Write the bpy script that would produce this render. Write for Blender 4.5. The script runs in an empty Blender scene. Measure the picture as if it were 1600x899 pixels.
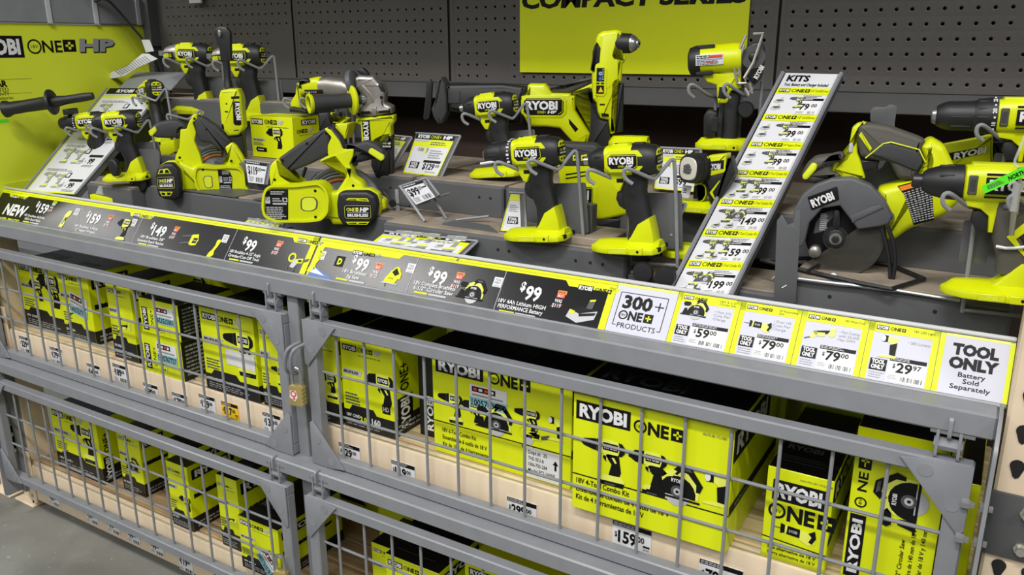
import bpy, bmesh, math, random
from mathutils import Vector as V3
random.seed(7)
S = bpy.context.scene
COL = S.collection
PI = math.pi
ZS = 0.85                      # height of the upper gate's wire tops above the floor
# ------------------------------------------------------------------ camera
F, RX, RZ, RY = 1287.55, 0.2856, 0.5455, -0.0036       # focal length in pixels, pitch, yaw, roll
CAM = V3((1.2673, -1.1975, 0.5783))
_r = V3((math.cos(RZ), math.sin(RZ), 0))
_f = V3((-math.sin(RZ)*math.cos(RX), math.cos(RZ)*math.cos(RX), -math.sin(RX)))
_u = _r.cross(_f)
CR = _r*math.cos(RY) + _u*math.sin(RY)
CU = _u*math.cos(RY) - _r*math.sin(RY)
cam = bpy.data.cameras.new('camera')
co = bpy.data.objects.new('camera', cam); COL.objects.link(co)
cam.sensor_width = 36; cam.lens = 36*F/1600; cam.clip_start = 0.02
from mathutils import Matrix
m = Matrix((CR, CU, -_f)).transposed().to_4x4(); m.translation = CAM + V3((0, 0, ZS))
co.matrix_world = m
S.camera = co
S.view_settings.view_transform = 'Standard'; S.view_settings.look = 'None'
S.view_settings.gamma = 1; S.view_settings.use_curve_mapping = False
S.view_settings.exposure = 0.2
# ------------------------------------------------------------------ light
w = bpy.data.worlds.new('store_air'); S.world = w; w.use_nodes = True
w.node_tree.nodes['Background'].inputs[0].default_value = (0.93, 0.96, 1.0, 1)
w.node_tree.nodes['Background'].inputs[1].default_value = 0.15
def area(name, loc, sx, sy, power, rot=(0, 0, 0), col=(1, .985, .96)):
    L = bpy.data.lights.new(name, 'AREA'); L.shape = 'RECTANGLE'; L.size = sx; L.size_y = sy
    L.energy = power; L.color = col
    o = bpy.data.objects.new(name, L); COL.objects.link(o); o.location = loc; o.rotation_euler = rot
    return o
LAMPS = [(-6.2, 45), (-2.6, 75), (1.0, 80), (4.6, 80)]
for k, (x, p) in enumerate(LAMPS):
    area('aisle_lamp', (x, -1.95, 3.0+ZS), 1.2, 0.3, p)
area('store_lights', (0.6, -4.6, 3.9+ZS), 7.0, 2.0, 170, (math.radians(38), 0, 0))

# ------------------------------------------------------------------ pixel rays -> points in the bay
def ray(x, y): return CR*((x-800)/F) - CU*((y-449.5)/F) + _f
def at(x, y, Y):
    d = ray(x, y); t = (Y-CAM.y)/d.y; return CAM + d*t
def atz(x, y, Z):
    d = ray(x, y); t = (Z-CAM.z)/d.z; return CAM + d*t
def atx(x, y, X):
    d = ray(x, y); t = (X-CAM.x)/d.x; return CAM + d*t
def onplane(x, y, P, n):
    d = ray(x, y); t = (P-CAM).dot(n)/d.dot(n); return CAM + d*t

# ------------------------------------------------------------------ materials
def lin(h):
    h = h.lstrip('#'); c = [int(h[i:i+2], 16)/255 for i in (0, 2, 4)]
    return tuple(x/12.92 if x <= .04045 else ((x+.055)/1.055)**2.4 for x in c) + (1,)
MAT = {}
def mat(name, hexc, rough=.5, metal=0, var=.0, scale=30, bump=0, bscale=200, spec=.5, coat=0, var2=None):
    M = bpy.data.materials.new(name); M.use_nodes = True; nt = M.node_tree
    b = nt.nodes['Principled BSDF']; c = lin(hexc)
    b.inputs['Base Color'].default_value = c; b.inputs['Roughness'].default_value = rough
    b.inputs['Metallic'].default_value = metal; b.inputs['Specular IOR Level'].default_value = spec
    b.inputs['Coat Weight'].default_value = coat
    tc = nt.nodes.new('ShaderNodeTexCoord')
    if var:
        n = nt.nodes.new('ShaderNodeTexNoise'); n.inputs['Scale'].default_value = scale; n.inputs['Detail'].default_value = 6
        nt.links.new(tc.outputs['Object'], n.inputs['Vector'])
        r = nt.nodes.new('ShaderNodeValToRGB'); r.color_ramp.elements[0].position = .32; r.color_ramp.elements[1].position = .7
        c2 = lin(var2) if var2 else tuple(x*(1-var) for x in c[:3])+(1,)
        r.color_ramp.elements[0].color = c2; r.color_ramp.elements[1].color = c
        nt.links.new(n.outputs['Fac'], r.inputs['Fac']); nt.links.new(r.outputs['Color'], b.inputs['Base Color'])
    if bump:
        n2 = nt.nodes.new('ShaderNodeTexNoise'); n2.inputs['Scale'].default_value = bscale; n2.inputs['Detail'].default_value = 3
        nt.links.new(tc.outputs['Object'], n2.inputs['Vector'])
        bp = nt.nodes.new('ShaderNodeBump'); bp.inputs['Strength'].default_value = bump; bp.inputs['Distance'].default_value = .001
        nt.links.new(n2.outputs['Fac'], bp.inputs['Height']); nt.links.new(bp.outputs['Normal'], b.inputs['Normal'])
    MAT[name] = M; return M
mat('lime', '#d0da00', .36, var=.06, scale=20, bump=.08, bscale=400)
mat('lime_card', '#dbe600', .45, var=.05, scale=8)
mat('lime_panel', '#d9e532', .5, var=.08, scale=2.5)
mat('lime_print', '#d8e200', .5, spec=.3)
mat('lime_pale', '#e3ea60', .45); mat('lime_soft', '#d6dd7a', .45)
mat('black_card', '#0e0e0f', .4, var=.3, scale=15)
mat('black_plastic', '#1b1b1d', .5, bump=.15, bscale=900)
mat('rubber', '#333335', .62, bump=.25, bscale=1200)
mat('grey_plastic', '#55565a', .5, bump=.1, bscale=800)
mat('olive_grey', '#4c4a42', .6, bump=.2, bscale=1200)
mat('ink', '#0b0b0c', .55, spec=.25)
mat('ink_gloss', '#141416', .24, spec=.26)
mat('white_print', '#dededf', .45)
mat('white_gloss', '#c8c9d6', .5, spec=.25)
mat('card_white', '#d2d3d8', .45)
mat('grey_print', '#8f9092', .45)
mat('mid_print', '#4f5052', .5, spec=.3)
mat('light_print', '#b9babd', .45)
mat('red_print', '#d9412e', .4)
mat('orange_print', '#f0882a', .4)
mat('blue_print', '#2f66b0', .4)
mat('cyan_print', '#7fb3bb', .4)
mat('green_tag', '#58e61e', .4)
mat('yellow_tag', '#f2c41c', .4)
mat('steel_paint', '#86888d', .4, var=.1, scale=25, bump=.1, bscale=500)
mat('dark_paint', '#4f4f50', .5, var=.12, scale=12)
mat('deck_paint', '#5c5d5f', .45, var=.12, scale=9)
mat('peg_paint', '#595653', .5, var=.14, scale=6)
mat('dust_top', '#a2937f', .85, var=.3, scale=18, var2='#7d746a', bump=.3, bscale=150)
mat('beige', '#e3cfb2', .5, var=.1, scale=14, bump=.08, bscale=300)
mat('wire_paint', '#85878a', .42, var=.08, scale=60)
mat('bright_steel', '#b9bbbd', .3, metal=.9)
mat('cast_metal', '#a8a39c', .38, metal=.75, var=.1, scale=60, bump=.3, bscale=700)
mat('dark_steel', '#3a3a3c', .4, metal=.6)
mat('zinc', '#c9c6bd', .35, metal=.85)
mat('brass', '#cdb878', .38, metal=.65, var=.1, scale=90)
mat('dark_wood', '#33221a', .8, var=.4, scale=7)
mat('lens_glass', '#cfcabd', .25, spec=.7)
mat('gap_shade', '#171514', .9)  # near-black for holes, slots and seams, their inner shade as colour
def clear_mat(name, hexc, alpha, rough=.08):
    M = mat(name, hexc, rough); M.node_tree.nodes['Principled BSDF'].inputs['Alpha'].default_value = alpha
    return M
clear_mat('smoke_clear', '#55534c', .42); clear_mat('clear_plastic', '#d8dcd8', .35)
def wood_mat(name, a, b):
    M = bpy.data.materials.new(name); M.use_nodes = True; nt = M.node_tree; bs = nt.nodes['Principled BSDF']
    tc = nt.nodes.new('ShaderNodeTexCoord'); mp = nt.nodes.new('ShaderNodeMapping'); mp.inputs['Scale'].default_value = (1.2, 26, 8)
    n = nt.nodes.new('ShaderNodeTexNoise'); n.inputs['Scale'].default_value = 3; n.inputs['Detail'].default_value = 8; n.inputs['Distortion'].default_value = .6
    r = nt.nodes.new('ShaderNodeValToRGB'); r.color_ramp.elements[0].color = lin(a); r.color_ramp.elements[1].color = lin(b)
    r.color_ramp.elements[0].position = .3; r.color_ramp.elements[1].position = .72
    nt.links.new(tc.outputs['Object'], mp.inputs['Vector']); nt.links.new(mp.outputs[0], n.inputs['Vector'])
    nt.links.new(n.outputs['Fac'], r.inputs['Fac']); nt.links.new(r.outputs['Color'], bs.inputs['Base Color'])
    bs.inputs['Roughness'].default_value = .75; MAT[name] = M
wood_mat('pine', '#a98f66', '#dcc79a')
wood_mat('pine_dark', '#7d6549', '#b69a72')
def concrete():
    M = mat('concrete', '#8b8a82', .5); nt = M.node_tree; b = nt.nodes['Principled BSDF']
    tc = nt.nodes.new('ShaderNodeTexCoord')
    n = nt.nodes.new('ShaderNodeTexNoise'); n.inputs['Scale'].default_value = 2.3; n.inputs['Detail'].default_value = 10; n.inputs['Distortion'].default_value = .8
    r = nt.nodes.new('ShaderNodeValToRGB'); r.color_ramp.elements[0].color = lin('#5f5f59'); r.color_ramp.elements[1].color = lin('#8a8a83')
    r.color_ramp.elements[0].position = .3; r.color_ramp.elements[1].position = .7
    v = nt.nodes.new('ShaderNodeTexNoise'); v.inputs['Scale'].default_value = 60; v.inputs['Detail'].default_value = 2
    r2 = nt.nodes.new('ShaderNodeValToRGB'); r2.color_ramp.elements[0].position = .66; r2.color_ramp.elements[1].position = .74
    r2.color_ramp.elements[0].color = (0, 0, 0, 1); r2.color_ramp.elements[1].color = (.35, .35, .35, 1)
    mx = nt.nodes.new('ShaderNodeMix'); mx.data_type = 'RGBA'; mx.inputs[7].default_value = lin('#c0bfb6')
    for q in (n, v): nt.links.new(tc.outputs['Object'], q.inputs['Vector'])
    nt.links.new(n.outputs['Fac'], r.inputs['Fac']); nt.links.new(v.outputs['Fac'], r2.inputs['Fac'])
    nt.links.new(r2.outputs['Color'], mx.inputs[0]); nt.links.new(r.outputs['Color'], mx.inputs[6]); nt.links.new(mx.outputs[2], b.inputs['Base Color'])
concrete()

# ------------------------------------------------------------------ text cache
_G = {}
def glyphs(s, bold):
    k = (s, bold)
    if k not in _G:
        cu = bpy.data.curves.new('t', 'FONT'); cu.body = s; cu.size = 1; cu.resolution_u = 2; cu.offset = bold
        ob = bpy.data.objects.new('t', cu); me = bpy.data.meshes.new_from_object(ob)
        vs = [(v.co.x, v.co.y) for v in me.vertices]; fs = [tuple(p.vertices) for p in me.polygons]
        bpy.data.objects.remove(ob); bpy.data.meshes.remove(me); bpy.data.curves.remove(cu)
        x0 = min((v[0] for v in vs), default=0); x1 = max((v[0] for v in vs), default=1)
        _G[k] = (vs, fs, x0, x1)
    return _G[k]
_hv = glyphs('H', 0)[0]; CAPH = max(v[1] for v in _hv)

# ------------------------------------------------------------------ frames and mesh builder
class Fr:
    def __init__(s, o, yaw=0, pitch=0, sc=.001, roll=0):
        a = math.radians(yaw); p = math.radians(pitch); s.o = V3(o); s.s = sc
        u = V3((math.cos(a), math.sin(a), 0)); v = V3((0, 0, 1)); s.w = V3((math.sin(a), -math.cos(a), 0))
        s.u = u*math.cos(p) + v*math.sin(p); s.v = v*math.cos(p) - u*math.sin(p)
        if roll:
            q = math.radians(roll); v0, w0 = s.v.copy(), s.w.copy()
            s.v = v0*math.cos(q) + w0*math.sin(q); s.w = w0*math.cos(q) - v0*math.sin(q)
    def p(s, a, b, c): return s.o + (s.u*a + s.v*b + s.w*c)*s.s
    def loc(s, P):
        d = (P-s.o)/s.s; return (d.dot(s.u), d.dot(s.v), d.dot(s.w))
    def px(s, pts, z=(0, 0, 1), c=0):      # outline seen in the photo -> (u, v) on this frame's plane w = c
        out = []
        for x, y in pts:
            P = onplane(z[0]+x/z[2], z[1]+y/z[2], s.p(0, 0, c), s.w); l = s.loc(P); out.append((l[0], l[1]))
        return out
W0 = Fr((0, 0, 0), 0, 0, 1.0)
class Id:                                   # plain world axes (metres)
    o = V3((0, 0, 0)); s = 1.0
    def p(self, a, b, c): return V3((a, b, c))
ID = Id()
def fillet(pts, r, n=3):
    out = []; N = len(pts)
    for i in range(N):
        a, b, c = V3((*pts[i-1], 0)), V3((*pts[i], 0)), V3((*pts[(i+1) % N], 0))
        d1, d2 = a-b, c-b; l1, l2 = d1.length, d2.length
        if l1 < 1e-9 or l2 < 1e-9: continue
        q = min(r, .45*l1, .45*l2); p1 = b+d1*(q/l1); p2 = b+d2*(q/l2)
        for k in range(n+1):
            t = k/n; P = p1*(1-t)**2 + b*2*t*(1-t) + p2*t*t; out.append((P.x, P.y))
    return out
def area2(p): return sum(p[i-1][0]*p[i][1]-p[i][0]*p[i-1][1] for i in range(len(p)))/2
def inset(pts, d):
    N = len(pts); out = []
    for i in range(N):
        ax, ay = pts[i-1]; bx, by = pts[i]; cx, cy = pts[(i+1) % N]
        e1 = (bx-ax, by-ay); e2 = (cx-bx, cy-by); l1 = math.hypot(*e1) or 1e-9; l2 = math.hypot(*e2) or 1e-9
        n1 = (-e1[1]/l1, e1[0]/l1); n2 = (-e2[1]/l2, e2[0]/l2)
        k = 1 + n1[0]*n2[0] + n1[1]*n2[1]; k = max(k, .35)
        out.append((bx + d*(n1[0]+n2[0])/k, by + d*(n1[1]+n2[1])/k))
    return out
class MB:
    def __init__(s): s.v = []; s.f = []; s.m = []; s.mats = []
    def mi(s, n):
        if n not in s.mats: s.mats.append(n)
        return s.mats.index(n)
    def add(s, vs, fs, m):
        b = len(s.v); s.v += [V3(q) for q in vs]; k = s.mi(m)
        for f in fs: s.f.append(tuple(i+b for i in f)); s.m.append(k)
        return s
    def box(s, fr, c, h, m, ch=0):         # centre, half sizes, chamfer
        if not ch:
            vs = [fr.p(c[0]+i*h[0], c[1]+j*h[1], c[2]+k*h[2]) for i in (-1, 1) for j in (-1, 1) for k in (-1, 1)]
            return s.add(vs, [(0, 1, 3, 2), (4, 6, 7, 5), (0, 4, 5, 1), (2, 3, 7, 6), (0, 2, 6, 4), (1, 5, 7, 3)], m)
        o = [(-h[0], -h[1]), (h[0], -h[1]), (h[0], h[1]), (-h[0], h[1])]
        o = fillet([(c[0]+a, c[1]+b) for a, b in o], ch, 1)
        return s.prism(fr, o, c[2]-h[2], c[2]+h[2], m, ch, steps=1)
    def prism(s, fr, pts, c0, c1, m, r=0, plane='uv', steps=2, rf=0, m2=None):
        if rf: pts = fillet(pts, rf)
        if area2(pts) < 0: pts = pts[::-1]
        mp = {'uv': lambda a, b, c: fr.p(a, b, c), 'uw': lambda a, b, c: fr.p(a, c, b), 'vw': lambda a, b, c: fr.p(c, a, b)}[plane]
        if c1 < c0: c0, c1 = c1, c0
        r = min(r, (c1-c0)*.49); N = len(pts); rings = []
        if r > 0:
            for k in range(steps+1):
                a = PI/2*k/steps; rings.append((inset(pts, r*(1-math.sin(a))), c0 + r*(1-math.cos(a))))
            for k in range(steps, -1, -1):
                a = PI/2*k/steps; rings.append((inset(pts, r*(1-math.sin(a))), c1 - r*(1-math.cos(a))))
        else: rings = [(pts, c0), (pts, c1)]
        vs = []; fs = []
        for q, c in rings: vs += [mp(a, b, c) for a, b in q]
        for k in range(len(rings)-1):
            for i in range(N):
                j = (i+1) % N; fs.append((k*N+i, k*N+j, (k+1)*N+j, (k+1)*N+i))
        fs.append(tuple(range(N))[::-1]); s.add(vs, fs, m)
        b = len(s.v)-N
        s.f.append(tuple(range(b, b+N))); s.m.append(s.mi(m2 or m))
        return s
    def loft(s, fr, secs, m, ax='u', n=16, cap=True):   # (pos, c1, c2, h1, h2, e)
        vs = []; fs = []
        for q in secs:
            p, a, b, ha, hb = q[:5]; e = q[5] if len(q) > 5 else 2
            for k in range(n):
                t = 2*PI*k/n; ct, st = math.cos(t), math.sin(t)
                x = a + ha*math.copysign(abs(ct)**(2/e), ct); y = b + hb*math.copysign(abs(st)**(2/e), st)
                vs.append(fr.p(p, x, y) if ax == 'u' else fr.p(x, p, y) if ax == 'v' else fr.p(x, y, p))
        for k in range(len(secs)-1):
            for i in range(n):
                j = (i+1) % n; fs.append((k*n+i, k*n+j, (k+1)*n+j, (k+1)*n+i))
        if cap: fs.append(tuple(range(n))); fs.append(tuple(range((len(secs)-1)*n, len(secs)*n)))
        return s.add(vs, fs, m)
    def lathe(s, fr, prof, m, ax='u', c=(0, 0), n=20):
        return s.loft(fr, [(p, c[0], c[1], max(r, .01), max(r, .01)) for p, r in prof], m, ax, n)
    def tube(s, pts, r, m, n=8, closed=False, smooth=0, flat=None):
        P = [V3(p) for p in pts]
        if smooth:
            for _ in range(smooth):
                q = [] if closed else [P[0]]
                for i in range(len(P) if closed else len(P)-1):
                    a, b = P[i], P[(i+1) % len(P)]; q += [a*.75+b*.25, a*.25+b*.75]
                if not closed: q.append(P[-1])
                P = q
        N = len(P); up = None; vs = []; fs = []
        for i in range(N):
            a = P[i-1] if (i or closed) else P[i]; b = P[(i+1) % N] if (i < N-1 or closed) else P[i]
            t = (b-a).normalized()
            if up is None:
                up = V3((0, 0, 1)) if abs(t.z) < .9 else V3((0, 1, 0))
            x = t.cross(up).normalized(); up = x.cross(t).normalized()
            for k in range(n):
                g = 2*PI*k/n; rr = r
                vs.append(P[i] + x*(math.cos(g)*rr) + up*(math.sin(g)*(flat or rr)))
        for i in range(N if closed else N-1):
            for k in range(n):
                j = (k+1) % n; i2 = (i+1) % N; fs.append((i*n+k, i*n+j, i2*n+j, i2*n+k))
        if not closed: fs.append(tuple(range(n))); fs.append(tuple(range((N-1)*n, N*n)))
        return s.add(vs, fs, m)
    def build(s, name, parent=None, loc=None, smooth=True, kind=None, ang=38):
        o3 = V3((0, 0, ZS)); base = _TL[parent.name] if parent else V3(loc)+o3 if loc is not None else V3((0, 0, 0))
        me = bpy.data.meshes.new(name); me.from_pydata([v+o3-base for v in s.v], [], s.f)
        for n in s.mats: me.materials.append(MAT[n])
        me.polygons.foreach_set('material_index', s.m)
        bm = bmesh.new(); bm.from_mesh(me); bmesh.ops.recalc_face_normals(bm, faces=bm.faces); bm.to_mesh(me); bm.free()
        if smooth:
            me.shade_smooth(); me.set_sharp_from_angle(angle=math.radians(ang))
        me.update()
        o = bpy.data.objects.new(name, me); COL.objects.link(o)
        if parent: o.parent = parent
        else: o.location = base
        _TL[o.name] = base
        if kind: o['kind'] = kind
        return o
_TL = {}
def thing(name, label, cat, loc, group=None):
    o = bpy.data.objects.new(name, None); COL.objects.link(o); o.empty_display_size = .05
    L = V3(loc)+V3((0, 0, ZS)); o.location = L; _TL[o.name] = L
    return tag(o, label, cat, group)
def tag(o, label, cat, group=None):
    o['label'] = label; o['category'] = cat
    if group: o['group'] = group
    return o
# ------------------------------------------------------------------ printing on flat faces
class Pr:
    def __init__(s, mb, O, U, V, unit=.001, lay=.00025):
        s.mb = mb; s.O = V3(O); s.U = V3(U).normalized(); s.V = V3(V).normalized(); s.n = s.U.cross(s.V); s.k = unit; s.lay = lay; s.cm = {}
    def pt(s, x, y, l): return s.O + (s.U*x + s.V*y)*s.k + s.n*(l*s.lay)
    def poly(s, pts, m, l=1): s.mb.add([s.pt(x, y, l) for x, y in pts], [tuple(range(len(pts)))], s.cm.get(m, m))
    def rect(s, x0, y0, x1, y1, m, l=1): s.poly([(x0, y0), (x1, y0), (x1, y1), (x0, y1)], m, l)
    def line(s, pts, wd, m, l=1):
        for a, b in zip(pts, pts[1:]):
            d = math.hypot(b[0]-a[0], b[1]-a[1]) or 1; nx, ny = -(b[1]-a[1])/d*wd/2, (b[0]-a[0])/d*wd/2
            s.poly([(a[0]+nx, a[1]+ny), (a[0]-nx, a[1]-ny), (b[0]-nx, b[1]-ny), (b[0]+nx, b[1]+ny)], m, l)
    def ring(s, x, y, r0, r1, m, l=1, n=20, a0=0, a1=2*PI):
        vs = []; N = n
        for k in range(N+1):
            t = a0+(a1-a0)*k/N; vs += [s.pt(x+r0*math.cos(t), y+r0*math.sin(t), l), s.pt(x+r1*math.cos(t), y+r1*math.sin(t), l)]
        s.mb.add(vs, [(2*k, 2*k+1, 2*k+3, 2*k+2) for k in range(N)], s.cm.get(m, m))
    def disc(s, x, y, r, m, l=1, n=20, ry=None): s.poly([(x+r*math.cos(2*PI*k/n), y+(ry or r)*math.sin(2*PI*k/n)) for k in range(n)], m, l)
    def text(s, t, x, y, h, m, l=2, wd=None, bold=.0, shear=0, al='l', rot=0):
        vs, fs, x0, x1 = glyphs(t, bold); k = h/CAPH; kx = (wd/(x1-x0)) if wd else k
        W = (x1-x0)*kx; off = {'l': 0, 'c': -W/2, 'r': -W}[al]; c, sn = math.cos(rot), math.sin(rot)
        P = []
        for a, b in vs:
            X = (a-x0)*kx+off+shear*b*k; Y = b*k; P.append(s.pt(x+X*c-Y*sn, y+X*sn+Y*c, l))
        s.mb.add(P, fs, s.cm.get(m, m)); return W
    def bars(s, x0, y0, x1, y1, m='ink', l=2, n=16):
        q = (x1-x0)/n
        for k in range(n):
            if k % 5 != 4: s.rect(x0+k*q, y0, x0+k*q+q*random.choice((.35, .5, .7)), y1, m, l)
    def lines(s, x0, y0, x1, y1, n, m='mid_print', l=2, fill=.5):      # rows of print too small to read
        q = (y1-y0)/n
        for k in range(n):
            x = x0; y = y1-(k+1)*q+q*(1-fill)/2; end = x1-(x1-x0)*random.uniform(0, .3)
            while x < end:
                wl = min((x1-x0)*random.uniform(.06, .18), end-x); s.rect(x, y, x+wl, y+q*fill, m, l); x += wl+(x1-x0)*.025
    def ryobi(s, x, y, wd, h, l=1, plate='ink', m='white_print'):
        s.rect(x, y, x+wd, y+h, plate, l); s.text('RYOBI', x+wd*.065, y+h*.18, h*.64, m, l+1, wd=wd*.87, bold=.045)
    def one(s, x, y, h, l=1, m='ink', hp=None, plus=None, volt=True):   # ring with voltage, letters, plus in a square
        r = h*.56; s.ring(x+r, y+h/2, r*.72, r, m, l)
        if volt: s.text('18V', x+r, y+h*.36, h*.28, m, l, bold=.0, al='c', wd=r*1.05)
        W = s.text('NE', x+2.15*r, y, h, m, l, bold=.04, wd=h*1.72); xx = x+2.15*r+W+h*.18; q = h*1.06
        s.rect(xx, y-h*.03, xx+q, y-h*.03+q, m, l); pm = plus or 'lime_print'
        s.rect(xx+q*.18, y-h*.03+q*.42, xx+q*.82, y-h*.03+q*.58, pm, l+1); s.rect(xx+q*.42, y-h*.03+q*.18, xx+q*.58, y-h*.03+q*.82, pm, l+1)
        xx += q
        if hp: xx += h*.3; xx += s.text('HP', xx, y, h, hp, l, bold=.05, shear=.25, wd=h*1.9)
        return xx-x
# drawings of tools, printed: unit square about 100 wide
def art_drill(p, x, y, k, l=2, chuck=True, base=True, flip=1):
    P = lambda q: [(x+a*k*flip, y+b*k) for a, b in q]
    if chuck:
        p.poly(P([(0, 80), (0, 86), (6, 91), (30, 96), (36, 96), (36, 70), (28, 70), (6, 75)]), 'ink', l); p.rect(x-1.5*k, y+81*k, x+2*k, y+85*k, 'light_print', l+1)
        p.poly(P([(36, 69), (36, 97), (46, 99), (46, 67)]), 'ink', l); p.rect(x+35*k, y+69*k, x+36*k, y+97*k, 'mid_print', l+1)
    else:
        p.poly(P([(10, 76), (10, 84), (16, 86), (24, 96), (46, 99), (46, 67), (26, 68), (16, 74)]), 'ink', l); p.rect(x+6*k, y+78*k, x+11*k, y+82*k, 'light_print', l)
    p.poly(P([(46, 68), (46, 99), (60, 101), (84, 99), (92, 92), (92, 76), (84, 68), (66, 64), (60, 52), (54, 54), (52, 66)]), 'lime_pale', l)
    p.poly(P([(84, 99), (92, 98), (99, 90), (99, 77), (92, 69), (84, 68), (88, 84)]), 'ink', l+1)
    p.rect(x+50*k, y+76*k, x+84*k, y+93*k, 'ink', l+1); p.text('RYOBI', x+67*k, y+80*k, 9*k, 'white_print', l+2, wd=28*k, al='c', bold=.03)
    p.poly(P([(56, 65), (62, 68), (86, 69), (92, 32), (88, 20), (64, 20), (70, 46), (62, 56)]), 'ink', l); p.poly(P([(70, 62), (76, 62), (82, 52), (78, 50)]), 'lime_pale', l+1); p.poly(P([(50, 58), (52, 64), (58, 62), (58, 50)]), 'ink', l+1)
    if base: p.poly(P([(42, 12), (56, 20), (92, 22), (100, 14), (100, 8), (44, 6)]), 'lime_pale', l+1); p.poly(P([(46, -4), (44, 7), (100, 9), (98, -3)]), 'ink', l); p.rect(x+56*k, y-1*k, x+80*k, y+2*k, 'mid_print', l+1)
def art_saw(p, x, y, k, l=2):
    P = lambda q: [(x+a*k, y+b*k) for a, b in q]
    p.poly(P([(24, 30), (28, 60), (50, 74), (74, 80), (97, 60), (97, 30)]), 'lime_pale', l)
    p.disc(x+58*k, y+33*k, 24*k, 'light_print', l, 24); p.rect(x, y+23*k, x+100*k, y+27*k, 'ink', l+2)
    p.poly([(x+58*k+34*k*math.cos(a), y+35*k+34*k*math.sin(a)) for a in [math.radians(-10+20*i) for i in range(11)]], 'ink', l+1)
    p.disc(x+58*k, y+38*k, 12*k, 'mid_print', l+3, 18); p.disc(x+58*k, y+38*k, 7*k, 'light_print', l+4, 14); p.disc(x+58*k, y+38*k, 3*k, 'ink', l+5, 10)
    p.text('RYOBI', x+56*k, y+56*k, 6.5*k, 'white_print', l+3, wd=20*k, al='c', bold=.03)
    p.poly(P([(46, 76), (60, 92), (82, 90), (104, 60), (99, 46), (92, 46), (92, 60), (76, 78), (64, 80), (56, 70)]), 'ink', l+2); p.poly(P([(60, 88), (80, 87), (84, 82), (66, 82)]), 'mid_print', l+3)
    p.poly(P([(30, 62), (48, 66), (56, 78), (48, 80), (34, 72)]), 'lime_pale', l+3); p.poly(P([(4, 66), (8, 76), (28, 76), (38, 68), (30, 61), (10, 59)]), 'ink', l+3)
    p.poly(P([(6, 27), (12, 50), (22, 50), (24, 38), (34, 36), (36, 27)]), 'ink', l+2)
def art_recip(p, x, y, k, l=2):
    P = lambda q: [(x+a*k, y+b*k) for a, b in q]
    p.rect(x, y+30*k, x+24*k, y+32*k, 'mid_print', l)
    p.poly(P([(20, 18), (20, 44), (30, 42), (30, 22)]), 'ink', l); p.poly(P([(28, 22), (28, 42), (60, 40), (60, 22)]), 'lime_pale', l)
    p.poly(P([(34, 20), (36, 42), (64, 40), (64, 18)]), 'ink', l+1); p.poly(P([(60, 16), (62, 40), (84, 38), (96, 44), (98, 12), (84, 4), (72, 10)]), 'lime_pale', l)
    p.poly(P([(82, 36), (96, 46), (100, 28), (92, 10), (84, 14), (90, 28)]), 'ink', l+1)
    p.text('RYOBI', x+49*k, y+26*k, 7*k, 'white_print', l+2, wd=18*k, al='c')
def art_multi(p, x, y, k, l=2):
    P = lambda q: [(x+a*k, y+b*k) for a, b in q]
    p.poly(P([(0, 8), (20, 16), (22, 12), (2, 4)]), 'mid_print', l); p.poly(P([(18, 12), (24, 36), (40, 36), (36, 14)]), 'lime_pale', l)
    p.poly(P([(24, 36), (40, 20), (78, 36), (84, 48), (60, 44), (40, 40)]), 'ink', l); p.poly(P([(38, 20), (42, 34), (66, 36), (66, 22)]), 'lime_pale', l+1)
    p.poly(P([(76, 34), (86, 56), (98, 60), (98, 28), (88, 22), (78, 28)]), 'lime_pale', l+1)
def art_light(p, x, y, k, l=2):
    P = lambda q: [(x+a*k, y+b*k) for a, b in q]
    p.poly(P([(10, 70), (12, 100), (30, 98), (30, 72)]), 'ink', l); p.disc(x+13*k, y+85*k, 8*k, 'white_print', l+1, ry=13*k)
    p.poly(P([(30, 74), (30, 97), (66, 94), (68, 72), (50, 60)]), 'lime_pale', l); p.poly(P([(40, 60), (66, 72), (66, 16), (44, 14)]), 'ink', l+1)
    p.poly(P([(0, 2), (10, 10), (44, 16), (70, 14), (70, 4)]), 'lime_pale', l+2)
def art_battery(p, x, y, k, l=2):
    P = lambda q: [(x+a*k, y+b*k) for a, b in q]
    p.poly(P([(2, 16), (8, 40), (44, 52), (94, 46), (90, 20), (40, 2)]), 'light_print', l); p.poly(P([(8, 40), (44, 52), (94, 46), (58, 36), (40, 30)]), 'ink', l+1)
    p.poly(P([(8, 30), (10, 40), (26, 36), (24, 26)]), 'lime_print', l+2); p.poly(P([(40, 30), (42, 22), (88, 32), (90, 40)]), 'ink', l+2)
    p.poly(P([(56, 48), (62, 76), (80, 80), (76, 50)]), 'mid_print', l+1); p.poly(P([(62, 70), (62, 76), (80, 80), (79, 74)]), 'lime_print', l+2)
def art_jig(p, x, y, k, l=2):
    P = lambda q: [(x+a*k, y+b*k) for a, b in q]
    p.rect(x+4*k, y+14*k, x+84*k, y+19*k, 'light_print', l+1); p.poly(P([(12, 18), (16, 40), (34, 70), (54, 92), (70, 88), (88, 64), (90, 42), (78, 38), (70, 20)]), 'lime_print', l)
    p.poly(P([(40, 66), (56, 86), (78, 62), (60, 50)]), 'ink', l+1); p.text('RYOBI', x+44*k, y+34*k, 8*k, 'ink', l+1, wd=24*k, al='c'); p.rect(x+24*k, y+2*k, x+28*k, y+16*k, 'mid_print', l)
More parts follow.
